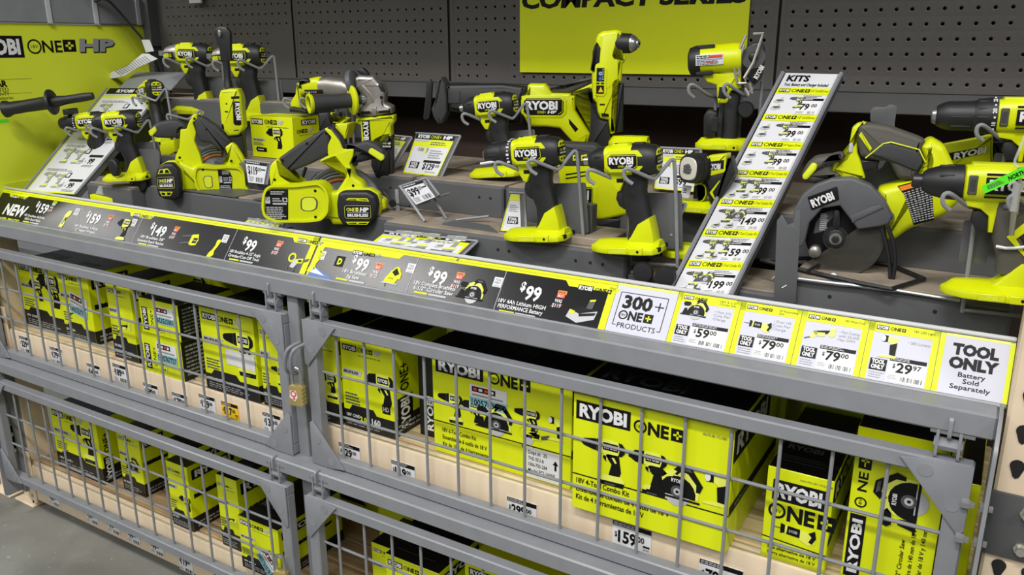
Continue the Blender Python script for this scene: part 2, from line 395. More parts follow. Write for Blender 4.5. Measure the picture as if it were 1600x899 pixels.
def art_grinder(p, x, y, k, l=2):
    P = lambda q: [(x+a*k, y+b*k) for a, b in q]
    p.ring(x+20*k, y+60*k, 11*k, 18*k, 'lime_print', l); p.poly(P([(24, 24), (30, 52), (46, 58), (54, 40), (44, 22)]), 'light_print', l); p.ring(x+34*k, y+22*k, 16*k, 20*k, 'mid_print', l, 14, PI, 2*PI)
    p.poly(P([(46, 40), (50, 58), (74, 62), (76, 44)]), 'lime_print', l+1); p.rect(x+54*k, y+47*k, x+70*k, y+55*k, 'ink', l+2)
    p.poly(P([(74, 46), (76, 58), (100, 66), (98, 54)]), 'mid_print', l)
def art_lever(p, x, y, k, l=2):
    P = lambda q: [(x+a*k, y+b*k) for a, b in q]
    p.poly(P([(30, 92), (46, 100), (58, 92), (50, 62), (40, 40), (46, 18), (30, 4), (4, 2), (10, 26), (24, 44), (32, 66)]), 'lime_print', l)
def art_ratchet(p, x, y, k, l=2):
    P = lambda q: [(x+a*k, y+b*k) for a, b in q]
    p.poly(P([(0, 58), (0, 66), (54, 74), (54, 66)]), 'mid_print', l); p.poly(P([(0, 28), (0, 34), (54, 46), (54, 38)]), 'mid_print', l)
    p.poly(P([(52, 34), (54, 74), (88, 80), (100, 56), (94, 34), (70, 30)]), 'lime_print', l); p.poly(P([(68, 40), (70, 62), (94, 64), (92, 42)]), 'ink', l+1)
    p.text('RYOBI', x+81*k, y+48*k, 7*k, 'white_print', l+2, wd=18*k, al='c')
# ================================================================== the setting
XL, XR = -1.285, 1.30
FL = -ZS
b = MB().box(ID, (-1.5, -1.2, FL-.05), (5, 3.2, .05), 'concrete'); b.build('floor', kind='structure')
# timber behind the open gap, the void's shade put into its brown, and the pegboard above it
MB().box(ID, (0, .80, .1), (1.75, .01, .95), 'dark_wood').build('wall_back', kind='structure')
YP = .66
def peg_panel(x0, x1, z0, z1, sp=.0284, skip=None, zoff=0):
    mb = MB(); nx = int((x1-x0)/sp); nz = int((z1-z0)/sp); mx = (x1-x0-nx*sp)/2
    mb.box(ID, ((x0+mx/2), YP, (z0+z1)/2), (mx/2+1e-4, .0005, (z1-z0)/2), 'peg_paint'); mb.box(ID, ((x1-mx/2), YP, (z0+z1)/2), (mx/2+1e-4, .0005, (z1-z0)/2), 'peg_paint')
    zt = z0+nz*sp
    if z1-zt > .001: mb.box(ID, ((x0+x1)/2, YP, (zt+z1)/2), ((x1-x0)/2, .0005, (z1-zt)/2), 'peg_paint')
    q = sp/2
    for i in range(nx):
        for j in range(nz):
            cx, cz = x0+mx+(i+.5)*sp, z0+(j+.5)*sp
            sq = [V3((cx+a*q, YP, cz+c*q)) for a, c in ((-1, -1), (0, -1), (1, -1), (1, 0), (1, 1), (0, 1), (-1, 1), (-1, 0))]
            if skip and skip(i, j, nx, nz): mb.add([sq[0], sq[2], sq[4], sq[6]], [(0, 1, 2, 3)], 'peg_paint'); continue
            ang = [-135, -90, -45, 0, 45, 90, 135, 180]
            r1 = [V3((cx+.0056*math.cos(math.radians(t)), YP-.0003, cz+.0056*math.sin(math.radians(t)))) for t in ang]
            r2 = [V3((cx+.0036*math.cos(math.radians(t)), YP+.0002, cz+.0036*math.sin(math.radians(t)))) for t in ang]
            r3 = [p+V3((0, .004, 0)) for p in r2]
            vs = sq+r1+r2+r3; fs = []
            for L in range(3):
                for k in range(8): n = (k+1) % 8; fs.append((L*8+k, L*8+n, L*8+8+n, L*8+8+k))
            mb.add(vs, fs, 'peg_paint')
    return mb
ZP = .488
pan = [(-1.235, -.62, lambda i, j, nx, nz: (i > nx-4 and j < 5) or i == 0), (-.612, -.055, lambda i, j, nx, nz: (i > nx-4 and j < 3)), (-.047, .80, lambda i, j, nx, nz: i > 3 and i < 6 and j < 4), (.806, 1.62, lambda i, j, nx, nz: False)]
for x0, x1, sk in pan: peg_panel(x0, x1, ZP, .99, skip=sk).build('wall_back_pegboard', kind='structure', smooth=False)
mb = MB(); mb.box(ID, (.2, YP+.004, ZP-.024), (1.44, .012, .022), 'dark_paint', .002)
mb.box(ID, (.2, YP-.004, ZP-.0015), (1.44, .006, .0015), 'dark_paint'); mb.build('trim_1', kind='structure')
for x in (-.616, -.051, .803): MB().box(ID, (x, YP+.012, .74), (.012, .008, .26), 'gap_shade').build('trim_2', kind='structure')
# corner post and cross rail at the far left end
mb = MB(); mb.box(ID, (-1.262, .655, .33), (.022, .03, .66), 'dark_paint', .002)
mb.box(ID, (-1.262, .655, .70), (.03, .034, .12), 'deck_paint', .002); mb.build('trim_3', kind='structure')
mb = MB(); mb.box(ID, (-1.275, .28, .69), (.02, .36, .042), 'steel_paint', .003)
for y in (.30, .45, .60): mb.box(ID, (-1.252, y, .69), (.003, .006, .042), 'light_print')
mb.build('trim_4', kind='structure')
# unseen overhead shelf, added to shade the back of the display
mb = MB(); mb.box(ID, (0, .42, 1.20), (1.4, .36, .02), 'dark_wood'); mb.box(ID, (0, .05, 1.16), (1.4, .022, .055), 'beige'); mb.build('shade_shelf', kind='structure')

# ------------------------------------------------------------------ beige storage rack
def teardrop(p, x, y, k=1, m='gap_shade'):
    pts = [(x+9.5*k*math.cos(t), y+9.5*k*math.sin(t)) for t in [math.radians(a) for a in range(-30, 211, 20)]]
    pts += [(x-4*k, y-17*k), (x, y-20*k), (x+4*k, y-17*k)]; p.poly(pts, m, 2)  # flat shape, the shade inside the punched hole painted on
def column(x0, x1, y0, y1, z0, z1, par, cut, pitch=102, cols=(.26, .74)):
    mb = MB(); cx, cy = (x0+x1)/2, (y0+y1)/2
    mb.box(ID, (cx, cy, (z0+z1)/2), ((x1-x0)/2, (y1-y0)/2, (z1-z0)/2), 'beige', .004)
    mb.box(ID, (cx, cy-.005, z0+.004), ((x1-x0)/2+.012, (y1-y0)/2+.02, .004), 'beige', .002)
    p = Pr(mb, (x0, y0-.0006, 0), (1, 0, 0), (0, 0, 1), lay=.0004)
    W = (x1-x0)*1000
    z = z0*1000+70
    while z < z1*1000-20: teardrop(p, W*cols[0], z, cut); teardrop(p, W*cols[1], z, cut); z += pitch
    return mb.build('upright', par)
rack = thing('storage_rack', 'beige pallet rack bay with two beams behind the grey wire gates', 'rack', (0, .06, FL))
column(XL-.085, XL-.003, .035, .115, FL, .17, rack, .75)
column(-1.50, -1.415, .03, .11, FL, .1, rack, .8, 51, (.3, .7))
column(1.309, 1.42, .0, .10, FL, .52, rack, .95, 51, (.2, .52))
for zc, h, y0, dk in ((-.292, .055, .025, 'pine'), (-.757, .062, .02, 'pine_dark')):
    mb = MB()
    o = [(y0, zc-h), (y0, zc+h), (y0+.028, zc+h), (y0+.028, zc+h-.012), (y0+.05, zc+h-.012), (y0+.05, zc-h)]
    mb.prism(ID, [(a, c) for a, c in o], XL+.001, 1.318, 'beige', .002, plane='vw') if 0 else None
    P = fillet(o, .005, 2); n = len(P)
    mb.add([(XL-.003, a, c) for a, c in P]+[(1.318, a, c) for a, c in P], [(i, (i+1) % n, n+(i+1) % n, n+i) for i in range(n)]+[tuple(range(n)), tuple(range(n, 2*n))], 'beige')
    mb.build('beam', rack)
    mb = MB()
    nb = 3; yy = y0+.03
    for k in range(7):
        w_ = .088; mb.box(ID, (.0165, yy+w_/2, zc+h-.007), (1.30, w_/2-.002, .008), dk, .003); yy += w_
    mb.build('shelf_board', rack)
    for xx, sg in ((XL+.018, 1), (1.306, -1)):
        mb = MB(); mb.box(ID, (xx-.008*sg, y0-.003, zc+.02), (.028 if zc > -.5 else .02, .003, .105 if zc > -.5 else .09), 'beige', .002)
        p = Pr(mb, (xx-.03, y0-.0066, zc), (1, 0, 0), (0, 0, 1))
        for dz in (-60, 0, 60): p.disc(24, dz+14, 7, 'zinc', 1, 10); p.rect(19, dz-14, 29, dz-4, 'gap_shade', 1)
        mb.build('beam_connector', rack)
# ------------------------------------------------------------------ grey cage frame and gates
YU, YL, ZL = 0.0, -.033, -.402
cage = thing('cage_frame', 'grey steel cage rails and posts that carry the wire gates', 'cage frame', (0, 0, FL))
def rail(name, y0, y1, z0, z1, x0=XL-.01, x1=XR, ch=.003):
    MB().box(ID, ((x0+x1)/2, (y0+y1)/2, (z0+z1)/2), ((x1-x0)/2, (y1-y0)/2, (z1-z0)/2), 'steel_paint', ch).build(name, cage)
rail('top_rail', -.012, .034, .068, .1045)
rail('middle_rail', -.042, .02, -.347, -.3135)
for x in (-.013, XL-.015): MB().box(ID, (x, .012, -.36), (.016, .011, .43), 'steel_paint', .002).build('post', cage)
mb = MB(); mb.prism(ID, [(0, 0)]*3, 0, 1, 'steel_paint') if 0 else None
# end plate of the cage on the right with its bolted bracket, and the same on the left
for sx, nm in ((1, 'end_plate'), (-1, 'end_plate')):
    X = XR if sx > 0 else XL-.012
    mb = MB(); P = fillet([(-.055, -.78), (-.055, .07), (-.012, .107), (.04, .107), (.04, -.78)], .012, 3)
    n = len(P); mb.add([(X, a, c) for a, c in P]+[(X+.005, a, c) for a, c in P], [(i, (i+1) % n, n+(i+1) % n, n+i) for i in range(n)]+[tuple(range(n)), tuple(range(n, 2*n))], 'steel_paint')
    mb.build(nm, cage)
    for z in (-.054, -.60) if sx > 0 else (-.10, -.60):
        mb = MB(); fr = Fr((X+(.006 if sx > 0 else 0), -.002, z))
        mb.prism(fr, [(0, -48), (0, 48), (62*sx, 48), (78*sx, 34), (78*sx, -34), (62*sx, -48)], -3, 3, 'dark_paint', 1)
        mb.box(fr, (-2*sx, 0, 10), (3, 44, 14), 'dark_paint', 1)
        br = mb.build('mount_bracket', cage)
        for dz in (-28, 26):
            for (a, c, ax) in ((46*sx, 3, 'w'), (-4*sx, 16, 'u'), (-26*sx, 16, 'u')):
                mb = MB()
                if ax == 'w': mb.lathe(fr, [(c, 9), (c+3, 9), (c+3, 6), (c+12, 6)], 'zinc', 'w', (a, dz), 8)
                else: mb.lathe(fr, [(a-6, 7.5), (a+4, 7.5), (a+4, 5), (a+10, 5)], 'bright_steel', 'u', (dz, c), 6)
                mb.build('bolt', br)
def wires_for(par, xs, y, z0, z1, hz, xa, xb):
    mb = MB(); mb.tube([(0, 0, z0), (0, 0, z1)], .0031, 'wire_paint', 7)
    first = None
    for x in xs:
        if first is None:
            q = MB(); q.tube([(x, y, z0), (x, y, z1)], .0031, 'wire_paint', 7); first = q.build('wire', par); fx = x
        else:
            c = first.copy(); COL.objects.link(c); c.parent = par; c.location = V3((x-fx, 0, 0)); _TL[c.name] = _TL[first.name]
    for z in hz:
        q = MB(); q.tube([(xa, y+.006, z), (xb, y+.006, z)], .0031, 'wire_paint', 7); q.build('cross_wire', par)
def gate(side, y, dz, label):
    xs = [side*(.1095+.0762*k) for k in range(15)]
    xi, xo = .030*side, 1.283*side; xa, xb = min(xi, xo), max(xi, xo)
    zt, zb = dz+.0005, dz-.2865
    t = thing('wire_gate', label, 'gate', ((xa+xb)/2, y, zb-.024), 'wire mesh gates of the cage')
    mb = MB(); h = .0125
    mb.box(ID, ((xa+xb)/2, y, zt+h), ((xb-xa)/2, h, h), 'steel_paint', .0025); mb.box(ID, ((xa+xb)/2, y, zb-h), ((xb-xa)/2, h, h), 'steel_paint', .0025)
    mb.build('rail', t)
    for x in (xa+.0145, xb-.0145):
        mb = MB(); mb.box(ID, (x, y, (zt+zb)/2), (.0145, h-.0005, (zt-zb)/2+.001), 'steel_paint', .0025); mb.build('stile', t)
    wires_for(t, sorted(xs), y, zb-.004, zt+.004, [dz-.0955, dz-.191], xa+.02, xb-.02)
    for sx, X in ((1, xa), (-1, xb)):
        for sz, Z in ((1, zb-2*h), (-1, zt+2*h)):
            mb = MB(); a, c = X, Z
            P = [(a, c), (a+.052*sx, c), (a+.092*sx, c+.006*sz), (a+.008*sx, c+.105*sz), (a, c+.098*sz)]
            fr = Fr((0, y-h-.0005, 0), 0, 0, 1)
            mb.prism(fr, P, 0, .004, 'steel_paint', .001); p = Pr(mb, (0, y-h-.0046, 0), (1, 0, 0), (0, 0, 1), 1)
            for q in ((.058, .018), (.02, .062)):
                cx_, cz_ = a+q[0]*sx, c+q[1]*sz; mb.lathe(Fr((cx_, y-h-.004, cz_), 0, 0, 1), [(0, .004), (.0008, .003), (.0012, .0015)], 'steel_paint', 'w', (0, 0), 10)
            mb.build('corner_plate', t)
    for X in (xa+.036, xb-.036):
        mb = MB()
        for q in (-.014, .014):
            P = fillet([(-.011, 0), (.011, 0), (.011, .058), (-.011, .058)], .011, 4); n = len(P)
            mb.add([(X+q-.002, y+a, zt+2*h-.002+c) for a, c in P]+[(X+q+.002, y+a, zt+2*h-.002+c) for a, c in P], [(i, (i+1) % n, n+(i+1) % n, n+i) for i in range(n)]+[tuple(range(n)), tuple(range(n, 2*n))], 'steel_paint')
        hg = mb.build('hinge', t)
        q = MB(); fr = Fr((X, y, zt+2*h+.044), 0, 0, 1); q.lathe(fr, [(-.024, .006), (-.018, .006), (-.018, .0035), (.018, .0035), (.018, .0065), (.026, .0065), (.026, .0035), (.031, .0035)], 'bright_steel', 'u', (0, 0), 8); q.build('pin', hg)
        q = MB(); fr = Fr((X, y, zt+2*h+.02), 0, 0, 1); q.lathe(fr, [(-.018, .0035), (.018, .0035)], 'steel_paint', 'u', (0, 0), 8); q.build('pin', hg)
        # lug on the rail
        q = MB(); P = fillet([(-.008, -.012), (.012, -.012), (.012, .022), (-.008, .022)], .008, 3); n = len(P)
        zz = zt+2*h+.044
        q.add([(X-.0025, y-.008+a, zz+c) for a, c in P]+[(X+.0025, y-.008+a, zz+c) for a, c in P], [(i, (i+1) % n, n+(i+1) % n, n+i) for i in range(n)]+[tuple(range(n)), tuple(range(n, 2*n))], 'steel_paint'); q.build('hinge_lug', cage)
    return t
gate(-1, YU, 0, 'upper left grey wire gate, with the brass padlock at its right edge')
gate(1, YU, 0, 'upper right grey wire gate in front of the big combo kit boxes')
gate(-1, YL, ZL, 'lower left grey wire gate, just above the concrete floor')
gate(1, YL, ZL, 'lower right grey wire gate, mostly cut off by the photo edge')
# padlocks
def padlock(x, y, z, label, yaw=12):
    t = thing('padlock', label, 'padlock', (x, y, z-.022)); fr = Fr((x, y, z), yaw)
    mb = MB(); mb.prism(fr, fillet([(-17, -24), (17, -24), (17, 20), (12, 24), (-12, 24), (-17, 20)], 4, 3), -9, 9, 'brass', 2.5)
    for k in range(5): mb.box(fr, (17, -18+k*9, 0), (1, 1.6, 8), 'brass', .5)
    bd = mb.build('body', t)
    mb = MB(); p = Pr(mb, fr.p(-3, 2, 9.2), fr.u, fr.v)
    p.poly([(-11, -6), (-9, 10), (6, 11), (9, -4), (2, -14)], 'white_print', 1); p.ring(-1, 3, 4.5, 7.5, 'red_print', 2, 16); p.poly([(-4, -10), (4, -10), (0, -3)], 'red_print', 2); mb.build('emblem', bd)
    mb = MB(); pts = [fr.p(-11, 20, 0), fr.p(-11, 52, 0)]+[fr.p(-11*math.cos(a), 52+11*math.sin(a), 0) for a in [PI*k/6 for k in range(1, 6)]]+[fr.p(11, 52, 0), fr.p(11, 20, 0)]
    mb.tube(pts, .0034, 'bright_steel', 8, smooth=1); mb.build('shackle', t)
P = at(465, 617, -.035); padlock(P.x, -.035, P.z, 'brass padlock with a red emblem hanging between the two upper gates')
P = at(440, 905, -.065); padlock(P.x, -.065, P.z, 'padlock with a steel shackle between the two lower gates')
# hasp that the padlock passes through
for (px_, py_, Y) in ((462, 560, -.02),):
    mb = MB(); P = at(px_, py_, Y)
    for dx in (-.012, .004): mb.tube([(P.x+dx, -.012, P.z-.035), (P.x+dx, -.04, P.z-.03), (P.x+dx+.004, -.045, P.z+.005), (P.x+dx+.012, -.04, P.z+.03), (P.x+dx+.02, -.012, P.z+.035)], .004, 'steel_paint', 8, smooth=2)
    tag(mb.build('hasp', loc=(P.x, -.03, P.z-.03)), 'grey looped steel hasp holding the brass padlock shackle', 'hasp')

# ------------------------------------------------------------------ stepped display deck
ZD1, ZD2, ZD3 = .220, .290, .43
deck = thing('display_deck', 'grey stepped steel display deck under the demonstration tools', 'display deck', (0, .3, .11))
def step(y0, y1, z0, z1, x0=XL+.005, x1=XR-.002, holes=()):
    mb = MB(); mb.box(ID, ((x0+x1)/2, (y0+y1)/2, (z0+z1)/2-.001), ((x1-x0)/2, (y1-y0)/2, (z1-z0)/2-.001), 'deck_paint', .004)
    mb.box(ID, ((x0+x1)/2, (y0+y1)/2+.004, z1-.0015), ((x1-x0)/2-.002, (y1-y0)/2-.006, .0022), 'dust_top', .001)
    p = Pr(mb, (0, y0-.0003, 0), (1, 0, 0), (0, 0, 1), 1)
    for x, z in holes: p.disc(x, z, .0032, 'gap_shade', 1, 10)  # hole shade painted as flat dark discs
    mb.build('step', deck)
for _a, _b, _y in ((-.915, -.72, .13), (-.72, .14, .17), (.14, .70, .13), (.985, XR-.002, .13)): step(_y, .285, .11, ZD1, _a, _b, holes=[(x, .195) for x in (-.25, .36, .43, .455, .6, .63, .655, .73, .76, .95, .975, 1.05, 1.2) if _a < x < _b])
step(.135, .285, .11, .185, .701, .984)
for x0, x1 in ((-.93, .098), (.104, .345), (.351, XR-.002)): step(.285, .655, .2, ZD2, x0, x1, [(x, .262) for x in (x0+.05, x0+.21, x1-.06)])
for x0, x1 in ((-1.17, -.66), (-.655, -.36)): step(.45, .652, .28, ZD3, x0, x1)

# ------------------------------------------------------------------ left end panel
pan = thing('side_panel', 'large yellow-green side panel with logo at the left end of the display', 'sign', (-1.268, .3, .17))
mb = MB(); mb.box(ID, (-1.268, .30, .41), (.0025, .345, .235), 'lime_panel', .001)
p = Pr(mb, (-1.2652, 0, 0), (0, 1, 0), (0, 0, 1))
def PP(x, y): q = atx(x, y, -1.2652); return q.y*1000, q.z*1000
x0, y0 = PP(39, 90); x1, y1 = PP(39, 56); p.ryobi(x0-150, y0, 150, y1-y0)
a, c = PP(44, 82); a2, c2 = PP(118, 64); h = c2-c
r = (PP(66, 80)[0]-a)/2; p.ring(a+r, c+h/2, r*.78, r, 'ink'); p.text('18V', a+r, c+h*.36, h*.28, 'ink', 1, al='c', wd=r*1.0)
b1, _ = PP(67, 80); b2, _ = PP(98, 80); p.text('NE', b1, c, h, 'ink', 1, wd=b2-b1, bold=.02)
b1, z1 = PP(100, 81); b2, z2 = PP(117, 62); p.rect(b1, z1, b2, z2, 'ink', 1); mx_, mz_ = (b1+b2)/2, (z1+z2)/2; hw, hh = (b2-b1)/2, (z2-z1)/2
p.rect(mx_-hw*.62, mz_-hh*.17, mx_+hw*.62, mz_+hh*.17, 'lime_panel', 2); p.rect(mx_-hw*.2, mz_-hh*.62, mx_+hw*.2, mz_+hh*.62, 'lime_panel', 2)
b1, z1 = PP(124, 80); b2, z2 = PP(178, 62); p.text('HP', b1+3, z1-3, z2-z1, 'ink', 1, wd=b2-b1-4, bold=.06, shear=.15); p.text('HP', b1, z1, z2-z1, 'grey_print', 2, wd=b2-b1-4, bold=.05, shear=.15)
for (t, X, Yb, Yt, bo) in (('3 YEAR', 12, 135, 126, .05), ('LIMITED', 14, 143, 137, 0), ('WARRANTY', 15, 149, 144, 0), ('Tools & Batteries', 21, 155, 150, 0)):
    b2, z1 = PP(X, Yb); _, z2 = PP(X, Yt); p.text(t, b2, z1, z2-z1, 'ink', 1, al='r', bold=bo)
for yy in (123, 145):
    b2, z1 = PP(50, yy); p.rect(b2-160, z1, b2, z1+.8, 'mid_print', 1)
q0, q1 = PP(2, 192), PP(13, 186); p.rect(q0[0]-30, q0[1], q1[0], q1[1], 'green_tag', 1)
mb.build('panel', pan)
mb = MB(); mb.box(ID, (-1.262, .115, .155), (.002, .15, .04), 'lime_panel', .001); mb.build('lower_flap', pan)
# cable and hanging paper tag at the top left
mb = MB(); q = [at(148, 2, .45), at(165, -4, .46), at(188, 20, .5), at(206, 42, .52), at(224, 62, .54), at(240, 90, .56), at(249, 112, .58)]; mb.tube(q, .0038, 'black_plastic', 8, smooth=2)
tag(mb.build('cable', loc=(-1.2, .5, .5)), 'black cable hanging from the grey top rail beside the side panel', 'cable')
mb = MB(); A = [at(x, y, Y) for x, y, Y in ((221, 62, .535), (233, 62, .535), (240, 80, .54), (228, 82, .54))]
p_ = A; mb.add(p_+[v+V3((.001, .001, 0)) for v in p_], [(0, 1, 2, 3), (4, 5, 6, 7), (0, 1, 5, 4), (1, 2, 6, 5), (2, 3, 7, 6), (3, 0, 4, 7)], 'card_white')
tag(mb.build('cable_tag', loc=(-1.15, .535, .56)), 'small white paper tag wrapped round the black cable', 'tag')
mb = MB(); A = [at(x, y, .48) for x, y in ((158, 124), (176, 112), (198, 104), (222, 84), (232, 84), (246, 92), (214, 106), (196, 118), (180, 122))]
mb.add(A+[v+V3((.0008, .0008, 0)) for v in A], [tuple(range(9)), tuple(range(9, 18))]+[(i, (i+1) % 9, 9+(i+1) % 9, 9+i) for i in range(9)], 'card_white')
n_ = (A[2]-A[0]).cross(A[-2]-A[0]).normalized()
for k in range(14):
    t = k/14; a_ = at(180+50*t, 110-24*t, .4798)-V3((.0008, .0015, 0)); c_ = at(190+50*t, 117-22*t, .4798)-V3((.0008, .0015, 0)); mb.tube([a_, c_], .0009, 'mid_print', 4)
tag(mb.build('paper_label', loc=(-1.15, .48, .5)), 'curled printed paper label hanging in front of the yellow side panel', 'paper label')
# banner on the pegboard
bn = thing('banner', 'wide yellow-green banner with black lettering fixed to the pegboard', 'sign', (.455, .655, .51))
mb = MB(); mb.box(ID, (.455, .654, .64), (.285, .0015, .126), 'lime_card')
p = Pr(mb, (.17, .652, .514), (1, 0, 0), (0, 0, 1)); a0 = at(818, 10, .652); p.text('COMPACT SERIES', 4, 153, 34, 'ink', 1, wd=560, bold=.045, shear=.12)
mb.build('panel', bn)
mb = MB(); mb.box(ID, (at(306, 2, .64).x, .64, at(306, 2, .64).z+.010), (.028, .004, .016), 'card_white', .001)
tag(mb.build('label_holder', loc=(-.8, .64, .7)), 'small cream label holder clipped to the top of the pegboard', 'label holder')
# ================================================================== sign strips along the front edge
SO = V3((0, .035, .1055)); SV = V3((0, .055, .072)).normalized(); SN = V3((1, 0, 0)).cross(SV); SH = 90.6
def SP(x, y):
    q = onplane(x, y, SO+SN*.002, SN); d = q-SO; return d.x*1000, d.dot(SV)*1000
ch = thing('sign_channel', 'long tilted grey metal channel that holds the price strips', 'sign holder', (0, .03, .10))
mb = MB(); fs = Fr(SO, 0, 0); fs.v = SV; fs.w = SN
mb.box(fs, (8, SH/2, -4), (1300, SH/2+4, 2.5), 'steel_paint', 1)
mb.box(fs, (8, SH+4.5, -1), (1300, 3.6, 5), 'light_print', 1.5); mb.box(fs, (8, -3.5, -1), (1300, 3.5, 5), 'steel_paint', 1.5); mb.build('channel', ch)
def strip(name, x0, x1, label, base):
    mb = MB(); mb.box(fs, ((x0+x1)/2, SH/2, 0), ((x1-x0)/2, SH/2, .8), base); return mb, Pr(mb, SO+SN*.0009, (1, 0, 0), SV)
SLAB = {}
def s_text(p, t, a, b, h, m, l=3, bold=.02, shear=.0):
    (x0, y0), (x1, y1) = SP(*a), SP(*b); p.text(t, x0, (y0+y1)/2, h, m, l, wd=x1-x0, bold=bold, shear=shear)
def price(p, cx, cy, t, h=26, l=3):
    x, y = SP(cx, cy); n = len(t); w_ = h*.62*n
    p.text('$', x-w_/2-h*.52, y+h*.12, h*.62, 'white_print', l, wd=h*.4, bold=.04); p.text(t, x-w_/2, y-h*.5, h, 'white_print', l, wd=w_, bold=.03)
def special(p, cx, cy, was, green=False):
    x, y = SP(cx, cy); p.rect(x-9, y, x+9, y+7, 'orange_print' if not green else 'lime_print', 2); p.rect(x-9, y-7, x+7, y, 'red_print' if not green else 'cyan_print', 2)
    p.text('SPECIAL', x, y+2, 3, 'ink', 3, wd=15, al='c', bold=.02); p.text('BUY', x-1, y-5.5, 4, 'white_print', 3, wd=11, al='c', bold=.02)
    p.text('WAS', x-3, y-16.5, 6.5, 'white_print', 3, wd=15, al='c', bold=.02); p.text('$'+was, x-4, y-26, 7, 'white_print', 3, wd=18, al='c', bold=.02); p.line([(x-15, y-25), (x+8, y-20)], 1, 'red_print', 4)
def tool_card(p, cx, cy):
    x, y = SP(cx, cy); p.rect(x-10, y-10, x+9, y+10, 'white_print', 2); p.text('TOOL', x-.5, y+2.5, 4.5, 'mid_print', 3, wd=14, al='c', bold=.02); p.text('ONLY', x-.5, y-3.5, 4.5, 'mid_print', 3, wd=14, al='c', bold=.02); p.rect(x-8, y-9, x+7, y-5.5, 'light_print', 3)
def desc(p, a, lines, wd, h=7):
    x, y = SP(*a)
    for k, t in enumerate(lines): p.text(t, x, y-k*10.5, h, 'white_print', 3, al='c', wd=min(wd, len(t)*5.0), bold=.015)
    k = len(lines); p.rect(x-wd*.42, y-k*10.5+3, x-wd*.1, y-k*10.5+6.5, 'lime_print', 3); p.rect(x-wd*.07, y-k*10.5+3, x+wd*.35, y-k*10.5+6.5, 'light_print', 3)
def divider(p, a, b): A, B = SP(*a), SP(*b); x = (A[0]+B[0])/2; p.rect(x-.6, 0, x+.6, SH-11, 'light_print', 2)
def band(p, x0, x1, tabs, m='lime_print'):
    p.rect(x0, SH-11, x1, SH, m, 1); p.rect(x0, SH-6.2, x1, SH-5.7, 'olive_grey', 2)
    for a, b in tabs:
        p.poly([(a-9, SH-11), (b+9, SH-11), (b, SH-21), (a, SH-21)], m, 1)
def logo(p, a, hp=True, k=1):
    x, y = SP(*a); p.ryobi(x, y, 27*k, 10*k, 2); p.one(x+30*k, y+1.5*k, 7*k, 2, hp='grey_print' if hp else None)
# --- left strip
x0, x1 = -1266, -4
mb, p = strip('s', x0, x1, '', 'ink_gloss')
la = [SP(x, y) for x, y in ((17, 309), (207, 338), (464, 378))]
band(p, x0, x1, [(q[0]-8, q[0]+72) for q in la]); 
for q in ((17, 309), (207, 338), (464, 378)): logo(p, q)
p.rect(x1-16, 0, x1, SH, 'lime_print', 1)
s_text(p, 'NEW', (3, 334), (36, 339), 32, 'white_print', bold=.04, shear=.1); s_text(p, 'LOWER PRICES', (-12, 343), (29, 347), 9, 'lime_print', bold=.03)
for (c, t, d, dl, sp_, was, card, gr) in (((67, 326), '159', (53, 340), ['18V Brushless AirStrike', '18GA Brad Nailer'], (85, 318), '199', (120, 331), True),
        ((147, 342), '159', (134, 357), ['18V Brushless 4-Mode', '1/2" Impact Wrench'], (173, 340), '179', (209, 348), False),
        ((249, 361), '149', (237, 374), ['18V Brushless 3/8"', 'Extended Reach Ratchet'], (276, 358), '169', (352, 373), False),
        ((392, 384), '99', (382, 398), ['18V Brushless 4-1/2" Angle', 'Grinder/Cut-Off Tool'], (437, 381), '129', (503, 399), False)):
    price(p, *c, t); desc(p, d, dl, 100); special(p, *sp_, was, gr); tool_card(p, *card)
divider(p, (130, 325), (112, 362)); divider(p, (222, 345), (203, 380)); divider(p, (366, 372), (347, 410))
x, y = SP(94, 353); p.poly([(x-8, y-2), (x+8, y-4), (x+12, y+8), (x+6, y+22), (x+18, y+34), (x+20, y+48), (x+4, y+46), (x-4, y+34), (x-2, y+16)], 'lime_pale', 3); p.poly([(x, y+6), (x+4, y+6), (x+8, y+26), (x+4, y+28)], 'mid_print', 4)
x, y = SP(168, 374); art_drill(p, x, y, .62, 3, False)
x, y = SP(274, 391); art_ratchet(p, x, y, .62, 3); x, y = SP(320, 402); art_lever(p, x, y, .5, 3)
x, y = SP(440, 425); art_grinder(p, x, y, .62, 3); x, y = SP(477, 424); art_lever(p, x, y, .5, 3)
tag(mb.build('price_strip', loc=(-.63, .04, .11)), 'long black price strip with NEW lower prices at its left end', 'price sign')
